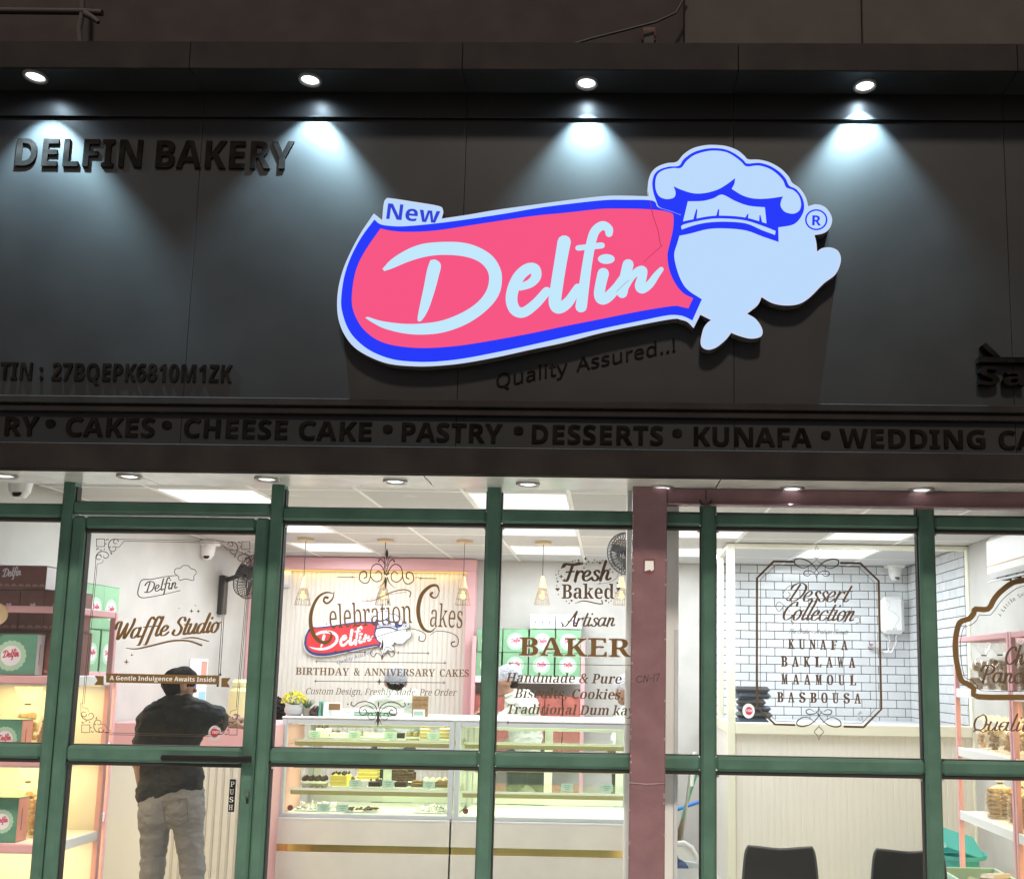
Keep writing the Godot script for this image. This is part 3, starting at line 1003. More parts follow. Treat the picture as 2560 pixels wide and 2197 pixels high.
func draw_sign(t: Node3D, z: float, ox: float, oy: float, s: float, back: float, white: Material, edge: Material, blue: Material, red: Material, script_white: Material) -> void:
	var k := s / 2.963
	var L := func(a: Array) -> PackedVector2Array: return outline(a, z, ox, oy, k)
	var R := func(a: Array) -> PackedVector2Array: return outline(a, z, ox + 680.0 * s, oy, k)
	var b: PackedVector2Array = L.call([338, 573, 400, 622, 412, 500, 430, 465, 460, 460, 640, 487, 820, 518, 850, 545, 850, 575, 838, 612, 1040, 582, 1240, 548, 1500, 512, 1760, 477])
	b.append_array(R.call([0, 447, 150, 441, 365, 446, 355, 380, 362, 320, 385, 265, 430, 225, 500, 200, 570, 190, 620, 135, 690, 90, 780, 68, 860, 66, 940, 75, 1020, 105, 1070, 145, 1100, 172, 1180, 175, 1260, 195, 1340, 240, 1400, 300, 1425, 345, 1480, 385, 1525, 450, 1545, 520, 1600, 505, 1660, 520, 1700, 560, 1722, 615, 1710, 670, 1680, 705, 1640, 722, 1590, 730, 1605, 790, 1610, 855, 1650, 830, 1710, 825, 1765, 850, 1787, 905, 1775, 970, 1740, 1030, 1660, 1090, 1560, 1190, 1480, 1240, 1380, 1252, 1280, 1235, 1200, 1190, 1170, 1250, 1090, 1315, 1150, 1350, 1190, 1400, 1207, 1450, 1190, 1485, 1120, 1498, 1040, 1480, 975, 1455, 930, 1510, 860, 1565, 800, 1580, 757, 1560, 747, 1520, 755, 1470, 770, 1420, 800, 1380, 828, 1362, 745, 1320, 695, 1420, 650, 1375, 600, 1358, 540, 1352, 300, 1395, 0, 1458]))
	b.append_array(L.call([1760, 1525, 1500, 1580, 1250, 1635, 1000, 1680, 800, 1700, 640, 1703, 450, 1685, 300, 1630, 190, 1560, 120, 1470, 80, 1370, 66, 1260, 75, 1130, 110, 990, 170, 850, 240, 720, 300, 630]))
	b = soft(b)
	put(t, "return_box", poly(b, back, z - 0.006), mats["sign_return"])
	put(t, "edge_plate", poly(b, z - 0.0055, z), edge)
	var face_in := Geometry2D.offset_polygon(b, -0.0085 * s)
	put(t, "face_plate", poly(face_in[0], z + 0.0004, z + 0.0025), white)
	# blue ribbon, closed at its far end, and the chef hat
	var rib: PackedVector2Array = L.call([345, 622, 385, 655, 450, 668, 560, 672, 760, 655, 1000, 625, 1300, 580, 1600, 530])
	rib.append_array(R.call([0, 481, 200, 476, 390, 482, 430, 530, 520, 560, 600, 590, 600, 690, 575, 790, 550, 880, 570, 990, 610, 1090, 660, 1150, 755, 1212, 685, 1368, 640, 1345, 590, 1330, 500, 1330, 300, 1370, 0, 1432]))
	rib.append_array(L.call([1500, 1550, 1250, 1603, 1000, 1650, 800, 1672, 640, 1673, 480, 1655, 330, 1600, 220, 1520, 150, 1430, 110, 1320, 98, 1220, 120, 1050, 170, 900, 250, 750]))
	rib = soft(rib)
	put(t, "ribbon_border", poly(rib, z + 0.003, z + 0.005), blue)
	var rd: PackedVector2Array = L.call([390, 690, 480, 708, 600, 715, 800, 705, 1100, 660, 1500, 600, 1760, 574])
	rd.append_array(R.call([0, 546, 150, 543, 300, 545, 440, 555, 520, 572, 545, 600, 540, 700, 515, 810, 500, 890, 515, 1000, 560, 1100, 620, 1170, 690, 1205, 655, 1280, 600, 1268, 540, 1262, 300, 1300, 0, 1360]))
	rd.append_array(L.call([1760, 1410, 1500, 1465, 1200, 1520, 950, 1558, 700, 1573, 500, 1555, 370, 1515, 270, 1440, 210, 1350, 180, 1250, 185, 1120, 215, 980, 280, 850]))
	rd = soft(rd)
	put(t, "ribbon_field", poly(rd, z + 0.0055, z + 0.0075), red)
	var hat := soft(R.call([415, 480, 395, 420, 388, 350, 405, 290, 445, 255, 510, 235, 585, 228, 620, 180, 690, 130, 770, 105, 850, 98, 930, 108, 1000, 140, 1060, 185, 1090, 212, 1180, 207, 1260, 230, 1330, 275, 1375, 325, 1400, 375, 1450, 400, 1490, 450, 1510, 510, 1505, 570, 1470, 630, 1420, 665, 1320, 682, 1322, 790, 1205, 750, 1080, 705, 930, 690, 800, 695, 660, 730, 580, 745, 590, 660, 600, 590, 520, 560, 440, 532]))
	var h := put(t, "chef_hat", poly(hat, z + 0.008, z + 0.010), blue)
	var zz := z + 0.0125
	put(h, "hat_puff", poly(soft(R.call([410, 350, 425, 295, 470, 262, 540, 247, 600, 245, 640, 195, 700, 150, 780, 125, 850, 118, 930, 128, 990, 158, 1045, 200, 1085, 235, 1170, 228, 1250, 250, 1310, 290, 1355, 340, 1378, 390, 1430, 410, 1470, 450, 1488, 510, 1475, 560, 1430, 583, 1370, 570, 1338, 530, 1340, 490, 1355, 455, 1250, 470, 1150, 472, 1060, 450, 975, 400, 995, 360, 1000, 320, 940, 365, 870, 405, 780, 430, 690, 432, 600, 405, 545, 380, 560, 430, 545, 465, 490, 475, 440, 455, 415, 410])), z + 0.0105, zz), white)
	put(h, "hat_pleat", poly(soft(R.call([650, 493, 760, 490, 840, 470, 905, 443, 1000, 490, 1100, 525, 1220, 537, 1232, 655, 1080, 612, 930, 598, 800, 603, 615, 640])), z + 0.0105, zz), white)
	put(h, "hat_band", poly(soft(R.call([605, 700, 617, 665, 800, 625, 930, 620, 1080, 635, 1220, 680, 1300, 712, 1295, 740, 1200, 705, 1080, 655, 930, 642, 800, 648, 700, 668])), z + 0.0105, zz), white)
	var st := begin()
	for e in [[705, 612, 718, 545], [871, 600, 880, 545], [1086, 614, 1097, 580], [1192, 642, 1187, 590]]:
		st = begin()
		stroke(st, [ox + 680 * s + e[0] * k, oy + e[1] * k, ox + 680 * s + e[2] * k, oy + e[3] * k], zz + 0.001, 8.0 * s, 3.0 * s)
		put(h, "pleat_line", st.commit(), blue)
	# registered mark
	st = begin()
	var ring := []
	for i in 25:
		ring.append(ox + 680 * s + (1604 + cos(TAU * i / 24.0) * 77) * k)
		ring.append(oy + (620 + sin(TAU * i / 24.0) * 72) * k)
	stroke(st, ring, z + 0.004, 4.2 * s, 4.2 * s, -1.0, 3)
	text_px(st, "R", false, true, ox + 1211 * s, oy + 223 * s, ox + 1233 * s, oy + 224 * s, 25.0 * s, z + 0.004)
	put(t, "registered_mark", st.commit(), blue)
	# the script word
	var ls := z + 0.0085
	var d := put(t, "script_letter", poly(soft(L.call([405, 990, 470, 920, 580, 850, 700, 805, 850, 790, 1000, 795, 1120, 830, 1220, 895, 1275, 980, 1290, 1060, 1275, 1160, 1220, 1250, 1120, 1340, 1000, 1410, 850, 1460, 700, 1475, 560, 1465, 420, 1430, 330, 1385, 280, 1352, 300, 1345, 400, 1375, 560, 1395, 700, 1393, 850, 1370, 1000, 1310, 1110, 1235, 1175, 1150, 1195, 1060, 1175, 990, 1110, 930, 1000, 895, 850, 885, 720, 900, 600, 935, 480, 985, 420, 1005])), z + 0.0078, ls), script_white)
	put(d, "stem", poly(soft(L.call([760, 925, 800, 922, 838, 960, 820, 1050, 790, 1160, 745, 1290, 700, 1365, 675, 1380, 665, 1360, 680, 1270, 710, 1130, 735, 1000])), z + 0.0078, ls), script_white)
	var c8 := func(a: Array) -> Array:
		var r := []
		for i in range(0, a.size(), 2):
			r.append(ox + (580 + a[i] / 4.94) * s)
			r.append(oy + (160 + a[i + 1] / 4.94) * s)
		return r
	var l5 := func(a: Array) -> Array:
		var r := []
		for i in range(0, a.size(), 2):
			r.append(ox + a[i] * k)
			r.append(oy + a[i + 1] * k)
		return r
	st = begin()
	stroke(st, l5.call([1425, 1118, 1500, 1090, 1542, 1040, 1530, 985, 1478, 985, 1415, 1040, 1372, 1130, 1360, 1220, 1388, 1290, 1450, 1305, 1540, 1240, 1620, 1150]), ls, 20 * s, 24 * s, 31 * s, 8)
	put(t, "script_letter", st.commit(), script_white)
	st = begin()
	stroke(st, l5.call([1750, 782, 1722, 940, 1692, 1130, 1682, 1230, 1710, 1272, 1780, 1230, 1850, 1120]), ls + 0.0006, 35 * s, 20 * s, 33 * s, 8)
	put(t, "script_letter", st.commit(), script_white)
	st = begin()
	stroke(st, c8.call([607, 415, 600, 355, 525, 315, 430, 390, 378, 560, 335, 800, 300, 1050, 262, 1320]), ls + 0.0012, 19 * s, 30 * s, 25 * s, 8)
	stroke(st, c8.call([225, 592, 380, 575, 515, 560]), ls + 0.0018, 15 * s, 17 * s)
	put(t, "script_letter", st.commit(), script_white)
	st = begin()
	disc(st, ox + (580 + 573 / 4.94) * s, oy + (160 + 728 / 4.94) * s, ls + 0.0012, 22 * s, 13.5 * s)
	stroke(st, c8.call([535, 905, 500, 1060, 488, 1170, 525, 1225, 600, 1190, 700, 1080, 770, 960]), ls + 0.0021, 30 * s, 17 * s, 29 * s, 8)
	put(t, "script_letter", st.commit(), script_white)
	st = begin()
	stroke(st, c8.call([842, 795, 800, 980, 770, 1150]), ls + 0.0027, 29 * s, 27 * s)
	stroke(st, c8.call([790, 1130, 880, 960, 960, 880, 1022, 870, 1010, 970, 985, 1060, 1020, 1100, 1110, 1040, 1190, 930, 1252, 855]), ls + 0.0033, 14 * s, 13 * s, 25 * s, 8)
	put(t, "script_letter", st.commit(), script_white)

# ---------------------------------------------------------------- shop windows, door, column
const ZL := 0.0062      # vinyl lettering, just outside the glass

func shopfront() -> void:
	var g: Material = mats["green_frame"]
	var X := func(u: float) -> float: return P(u, 1700, 0).x
	var m1 := [X.call(127), X.call(155.5)]
	var m2 := [X.call(657), X.call(689)]
	var m3 := [X.call(1206), X.call(1242)]
	var m4 := [X.call(1752), X.call(1788)]
	var m5 := [X.call(2302), X.call(2342)]
	var y0 := 0.12
	var ml := P(900, 1910, 0).y
	var mh := P(900, 1873, 0).y
	var tl := P(900, 1306, 0).y
	var th := P(900, 1272, 0).y
	var top := P(1280, 1185, 0.37).y - 0.001
	var xa := -3.45
	var xb := 2.9
	var t := thing("shop_window_frame", "green aluminium shop window frame with large glass panes", "window frame", Vector3(0, 0, 0))
	for m in [m1, m2, m3, m4, m5, [xa - 0.06, xa], [xb, xb + 0.06]]:
		bx(t, "mullion", Vector3(m[0], 0.0, -0.035), Vector3(m[1], top + 0.016, 0.048), g, 0.012)
	var bays := [[xa, m1[0], "bay"], [m1[1], m2[0], "door"], [m2[1], m3[0], "bay"], [m3[1], m4[0], "bay"], [m4[1], m5[0], "bay"], [m5[1], xb, "bay"]]
	var panes := []
	for b in bays:
		var x0: float = b[0] + 0.0006
		var x1: float = b[1] - 0.0006
		var dh: float = P(400, 1258, 0).y if b[2] == "door" else th
		var dl: float = P(400, 1288, 0).y if b[2] == "door" else tl
		bx(t, "rail", Vector3(x0, dl, -0.035), Vector3(x1, dh, 0.044), g, 0.012)
		gaskets_and_shade(t, x0, x1, dh, top, false)
		put(t, "pane", sheet(x1 - x0, top - dh), mats["pane"], Vector3((x0 + x1) / 2, (top + dh) / 2, 0))
		if b[2] == "door":
			panes.append(null)
			continue
		bx(t, "rail", Vector3(x0, ml, -0.035), Vector3(x1, mh, 0.044), g, 0.014)
		bx(t, "rail", Vector3(x0, 0.0, -0.035), Vector3(x1, y0, 0.044), g, 0.012)
		panes.append(put(t, "pane", sheet(x1 - x0, tl - mh), mats["pane"], Vector3((x0 + x1) / 2, (tl + mh) / 2, 0)))
		put(t, "pane", sheet(x1 - x0, ml - y0), mats["pane"], Vector3((x0 + x1) / 2, (ml + y0) / 2, 0))
		gaskets_and_shade(t, x0, x1, mh, tl)
		gaskets_and_shade(t, x0, x1, y0, ml)
		for s in [[x0 + 0.011, tl - 0.011], [x1 - 0.011, tl - 0.011], [x0 + 0.011, ml - 0.011], [x1 - 0.011, ml - 0.011]]:
			bx(t, "corner_clip", Vector3(s[0] - 0.006, s[1] - 0.018, 0.004), Vector3(s[0] + 0.006, s[1] - 0.006, 0.012), mats["white_aluminium"], 0.002)
	# ---- the door
	var d := thing("glass_door", "green framed glass shop door with gold lettering and black bar", "door", Vector3((m1[1] + m2[0]) / 2, 0, 0))
	var gx0: float = X.call(189.5)
	var gx1: float = X.call(622)
	var dx0: float = m1[1] + 0.004
	var dx1: float = m2[0] - 0.004
	var dtop := P(400, 1294, 0).y
	var gtop := P(400, 1325, 0).y
	bx(d, "stile", Vector3(dx0, 0.02, -0.03), Vector3(gx0, dtop, 0.046), g, 0.012)
	bx(d, "stile", Vector3(gx1, 0.02, -0.03), Vector3(dx1, dtop, 0.046), g, 0.012)
	bx(d, "rail", Vector3(gx0 + 0.0006, gtop, -0.03), Vector3(gx1 - 0.0006, dtop, 0.044), g, 0.012)
	var ym := P(400, 1865, 0).y
	var yl := P(400, 1905, 0).y
	bx(d, "rail", Vector3(gx0 + 0.0006, yl, -0.03), Vector3(gx1 - 0.0006, ym, 0.044), g, 0.014)
	bx(d, "rail", Vector3(gx0 + 0.0006, 0.02, -0.03), Vector3(gx1 - 0.0006, 0.16, 0.044), g, 0.014)
	var dp := put(d, "pane", sheet(gx1 - gx0, gtop - ym), mats["pane"], Vector3((gx0 + gx1) / 2, (gtop + ym) / 2, 0))
	put(d, "pane", sheet(gx1 - gx0, yl - 0.16), mats["pane"], Vector3((gx0 + gx1) / 2, (yl + 0.16) / 2, 0))
	gaskets_and_shade(d, gx0, gx1, ym, gtop)
	gaskets_and_shade(d, gx0, gx1, 0.16, yl)
	bx(d, "light_gap_strip", P(200, 1288.5, 0.03), P(652, 1300, 0.034), mats["vinyl_white"], 0.0)  # white paint for room light leaking between rail and door top
	# pull bar, push plate, lock
	var bar := bx(d, "pull_bar", P(408, 1902, 0.06), P(623, 1891, 0.10), mats["black_plastic"], 0.006)
	for u in [425, 605]:
		bx(bar, "bracket", P(u, 1900, 0.044), P(u + 14, 1893, 0.061), mats["black_plastic"], 0.002)
	var plate := bx(d, "push_plate", P(569.5, 2029, 0.003), P(589, 1948, 0.009), mats["black_plastic"], 0.0025)
	var st := begin()
	var push := "PUSH"
	for i in 4:
		text_px(st, push[i], true, false, 575.5 - i * 1.4, 1966 + i * 19.5, 585 - i * 1.4, 1966 + i * 19.5, 12.5, 0.0098)
	put(plate, "lettering", st.commit(), mats["vinyl_white"])
	var lk := P(619, 1985, 0.047)
	var lock := put(d, "lock", tube([lk, lk + Vector3(0, 0, 0.012)], 0.011, 0.010, 16), mats["steel"])
	bx(lock, "keyhole_cover", lk + Vector3(-0.006, -0.042, -0.001), lk + Vector3(0.006, -0.022, 0.004), mats["black_plastic"], 0.002)
	door_lettering(dp)
	window_lettering(panes)
	# ---- inside edge posts behind the column, the column itself, the beam
	var wp := thing("white_post", "white aluminium boxed post standing behind the maroon column", "post", Vector3(0.2, 0, -0.2))
	bx(wp, "post", Vector3(P(1563, 1700, -0.1).x, 0, -0.2), Vector3(P(1696, 1700, -0.1).x, 2.6, -0.1), mats["white_aluminium"], 0.004)
	bx(wp, "edge_trim", Vector3(P(1686, 1700, -0.09).x, 0, -0.098), Vector3(P(1696, 1700, -0.09).x, P(1690, 1572, -0.09).y, -0.085), mats["case_grey"], 0.003)
	var cl := thing("steel_column", "maroon painted steel column with scuffed paint and marker writing", "column", Vector3(0.18, 0, 0.1))
	var zc := 0.12
	var cx0 := P(1577, 1700, zc).x
	var cx1 := P(1665.3, 1700, zc).x
	put(cl, "shaft", cbox(Vector3(cx1 - cx0, top + 0.02, 0.07), 0.006), mats["maroon_paint"], Vector3((cx0 + cx1) / 2, (top + 0.02) / 2, zc - 0.035))
	mat("maroon_deep", 0.17, 0.055, 0.06, 0.5)
	put(cl, "weld_scar", poly(soft(outline([1609, 1398, 1637, 1397, 1638, 1412, 1636, 1431, 1623, 1436, 1609, 1430, 1608, 1412], zc)), zc, zc + 0.001), mats["maroon_deep"])
	put(cl, "paint_patch", poly(outline([1613, 1402, 1634, 1402, 1635, 1424, 1629, 1428, 1625, 1424, 1612, 1428], zc), zc + 0.0012, zc + 0.002), mats["vinyl_white"])
	st = begin()
	for s in [[1606, 1692, 1598, 1690, 1591, 1698, 1597, 1706, 1606, 1702], [1609, 1706, 1612, 1688, 1618, 1704, 1621, 1687], [1624, 1696, 1630, 1695], [1634, 1703, 1636, 1685], [1640, 1687, 1649, 1684, 1642, 1702]]:
		stroke(st, s, zc + 0.0006, 1.6)
	put(cl, "marker_writing", st.commit(), mats["rubber"])
	# chipped edges and a weld bead
	st = begin()
	rng.seed = 5
	for i in 46:
		var right := rng.randf() < 0.5
		var yy := rng.randf_range(0.75, 2.45)
		var x := (cx1 if right else cx0) + (-1 if right else 1) * rng.randf_range(0.0, 0.006)
		var r := rng.randf_range(0.0015, 0.005)
		add_poly(st, PackedVector2Array([Vector2(x - r, yy), Vector2(x, yy - r * 1.6), Vector2(x + r, yy + r * 0.3), Vector2(x, yy + r * 1.4)]), zc - 0.004, zc + 0.0008 + 0.00002 * i)
	put(cl, "paint_chips", st.commit(), mat("chip_grey", 0.42, 0.30, 0.30, 0.8)).set_meta("kind", "stuff")
	put(cl, "weld_bead", tube([Vector3(cx0 + 0.002, P(1620, 1958, zc).y, zc), Vector3((cx0 + cx1) / 2, P(1620, 1961, zc).y, zc), Vector3(cx1 - 0.002, P(1620, 1957, zc).y, zc)], 0.004), mats["maroon_paint"])
	bx(cl, "base_plate", Vector3(cx0 - 0.06, -0.02, zc - 0.13), Vector3(cx1 + 0.06, 0.0, zc + 0.06), mats["maroon_paint"], 0.002)
	var bm := thing("steel_beam", "dark maroon steel beam running from the column under the soffit", "beam", Vector3(1.4, 2.4, 0.1))
	bx(bm, "web", Vector3(cx1 + 0.001, P(2100, 1262, 0.1).y, 0.055), Vector3(3.0, top - 0.002, 0.10), mats["maroon_paint"], 0.004)
	bx(bm, "flange", Vector3(cx1 + 0.001, P(2100, 1264, 0.1).y - 0.006, 0.05), Vector3(3.0, P(2100, 1262, 0.1).y - 0.0005, 0.115), mats["maroon_paint"], 0.002)
	var ho := thing("hanging_hook", "small rusty ring hook hanging below the maroon beam", "hook", P(1765, 1262, 0.12))
	var hk := []
	for i in 11:
		var a := PI + PI * i / 10.0
		hk.append(P(1765 + cos(a) * 14, 1250 - sin(a) * 13, 0.125))
	put(ho, "ring", tube(hk, 0.006), mats["rust_sheet"])
	put(ho, "wire", tube([P(1765, 1225, 0.125), P(1765, 1250, 0.125)], 0.0025), mats["rust_sheet"])

func gaskets_and_shade(t: Node3D, x0: float, x1: float, y0: float, y1: float, head := true) -> void:   # dark seals round a pane; the deep head strip paints shade under the rail
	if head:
		bx(t, "gasket_and_shade", Vector3(x0, y1 - 0.017, -0.02), Vector3(x1, y1 - 0.0005, 0.030), mats["gasket_and_shade"], 0.003)
	bx(t, "gasket_and_shade", Vector3(x0, y0 + 0.0005, -0.02), Vector3(x1, y0 + 0.004, 0.016), mats["gasket_and_shade"], 0.001)
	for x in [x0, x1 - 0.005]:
		bx(t, "gasket_and_shade", Vector3(x, y0 + 0.0045, -0.02), Vector3(x + 0.005, y1 - 0.0175, 0.020), mats["gasket_and_shade"], 0.001)

func corner_scroll(st: SurfaceTool, u: float, v: float, fx: float, fy: float, k: float) -> void:   # the door's corner ornament, origin at its outer corner square
	var q := func(a: Array) -> Array:
		var r := []
		for i in range(0, a.size(), 2):
			r.append(u + fx * a[i] * k)
			r.append(v + fy * a[i + 1] * k)
		return r
	for a in [[0, 0, 66, 0], [66, 0, 66, 62], [0, 62, 66, 62], [0, 0, 0, 62]]:
		stroke(st, q.call(a), ZL, 1.5, 1.5, -1.0, 1)
	for a in [[148, 2, 118, 10, 100, 40, 102, 75, 118, 100, 145, 98, 158, 80, 148, 62, 130, 68], [178, 20, 170, 4, 150, 4, 138, 20, 146, 38, 164, 36], [-5, 150, 8, 120, 40, 102, 78, 108, 98, 130, 88, 152, 66, 156, 56, 140], [40, 145, 30, 128, 8, 132, -2, 150, 12, 168, 34, 160], [78, 10, 88, 2, 100, 8], [2, 86, 8, 76, 22, 82]]:
		stroke(st, q.call(a), ZL + 0.0003, 2.2, 1.4)
	for a in [[64, 84], [76, 40], [36, 92], [110, 66]]:
		disc(st, u + fx * a[0] * k, v + fy * a[1] * k, ZL + 0.0006, 1.6, 1.6)
	stroke(st, q.call([118, 112, 126, 130]), ZL + 0.0007, 3.4, 0.6)
	stroke(st, q.call([150, 2, 230, 3]), ZL + 0.0008, 1.2)
	stroke(st, q.call([160, 66, 186, 66, 222, 18, 240, 18]), ZL + 0.0009, 1.2, 1.2, -1.0, 1)
	stroke(st, q.call([-5, 150, -8, 240]), ZL + 0.0010, 1.2)
	stroke(st, q.call([54, 170, 52, 190, 6, 205, 4, 240]), ZL + 0.0011, 1.2, 1.2, -1.0, 1)

func small_logo(st: SurfaceTool, u: float, v: float, k: float, z: float) -> void:   # outline ribbon, script word and a chef hat, drawn in line
	var q := func(a: Array) -> Array:
		var r := []
		for i in range(0, a.size(), 2):
			r.append(u + a[i] * k)
			r.append(v + a[i + 1] * k)
		return r
	stroke(st, q.call([96, 24, 64, 28, 32, 34, 8, 36, 0, 55, -2, 72, 8, 80, 30, 78, 70, 70, 104, 62]), z, 1.4, 1.4, 2.4)
	stroke(st, q.call([98, 26, 90, 18, 92, 8, 104, 6, 110, 0, 124, 0, 130, 7, 140, 10, 144, 18, 138, 26]), z + 0.0003, 1.6)
	stroke(st, q.call([100, 26, 102, 36, 118, 33, 136, 37, 138, 26]), z + 0.0005, 1.6)
	var k2 := (P(u, v, z) - P(u, v - 1.0, z)).length()
	add_script(st, "Delfin", P(u + 14 * k, v + 68 * k, z + 0.0006), P(u + 96 * k, v + 56 * k, z + 0.0006), 15 * k * k2, 3.4 * k * k2, 2.0 * k * k2, 0.15)

func door_lettering(pane: Node3D) -> void:
	var st := begin()
	corner_scroll(st, 240, 1347, 1, 1, 0.309)
	corner_scroll(st, 624, 1354, -1, 1, 0.309)
	corner_scroll(st, 203, 1831, 1, -1, 0.309)
	corner_scroll(st, 592, 1837, -1, -1, 0.309)
	line(st, 300, 1348, 560, 1352.5, ZL, 1.3)
	line(st, 310, 1352.5, 552, 1357, ZL + 0.0002, 1.3)
	line(st, 237.6, 1415, 205, 1760, ZL, 1.3)
	line(st, 241.6, 1415, 209, 1760, ZL + 0.0002, 1.3)
	line(st, 624, 1420, 594, 1766, ZL, 1.3)
	line(st, 620, 1420, 590, 1766, ZL + 0.0002, 1.3)
	line(st, 262, 1831.5, 536, 1837, ZL, 1.3)
	line(st, 272, 1836, 526, 1841, ZL + 0.0002, 1.3)
	put(pane, "corner_ornament", st.commit(), mats["vinyl_dark"])
	st = begin()
	small_logo(st, 346, 1414, 1.0, ZL)
	put(pane, "outline_logo", st.commit(), mats["vinyl_dark"])
	st = begin()
	script_px(st, "Waffle", 281, 1599, 418, 1588, 25, 7.6, 2.4, ZL, 0.3)
	script_px(st, "Studio", 428, 1589, 544, 1580, 25, 7.6, 2.4, ZL + 0.003, 0.3)
	stroke(st, [314, 1620, 340, 1622, 378, 1614, 430, 1602, 470, 1602, 503, 1613], ZL + 0.001, 1.0, 5.0, 4.5)
	stroke(st, [452, 1596, 485, 1594, 521, 1603], ZL + 0.0013, 1.0, 2.2, 3.4)
	for s in [[478, 1527, 6], [495, 1528, 5.5], [487.5, 1513.5, 2.6], [447, 1520.5, 2.4], [328.5, 1637, 4.5], [315, 1654.5, 7.5]]:
		star(st, s[0], s[1], ZL, s[2])
	put(pane, "script_lettering", st.commit(), mats["vinyl_gold"])
	st = begin()
	add_poly(st, outline([264.4, 1683, 547.7, 1688.5, 546.8, 1711, 264.4, 1706], ZL), ZL - 0.001, ZL)
	add_poly(st, outline([236, 1689, 258.3, 1690, 257.7, 1712.7, 234, 1712, 243.2, 1700.7], ZL), ZL - 0.001, ZL)
	add_poly(st, outline([553, 1695, 575.5, 1694.5, 567.5, 1706, 574.5, 1718, 552.5, 1717], ZL), ZL - 0.001, ZL)
	var rib := put(pane, "ribbon_banner", st.commit(), mats["vinyl_gold"])
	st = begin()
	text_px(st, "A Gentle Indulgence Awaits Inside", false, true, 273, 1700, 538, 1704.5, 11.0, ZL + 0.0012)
	put(rib, "lettering", st.commit(), mats["vinyl_white"])  # opaque white painted for the bright room seen through cut-out letters
	st = begin()
	disc(st, 536, 1833, ZL, 16, 19)
	var sk := put(pane, "round_sticker", st.commit(), mats["box_lilac"])
	st = begin()
	disc(st, 536, 1832, ZL + 0.0008, 10, 11)
	put(sk, "sticker_print", st.commit(), mats["print_red"])
	st = begin()
	text_px(st, "150", false, true, 529, 1834, 543, 1834.3, 7.0, ZL + 0.0016)
	put(sk, "sticker_number", st.commit(), mats["vinyl_white"])

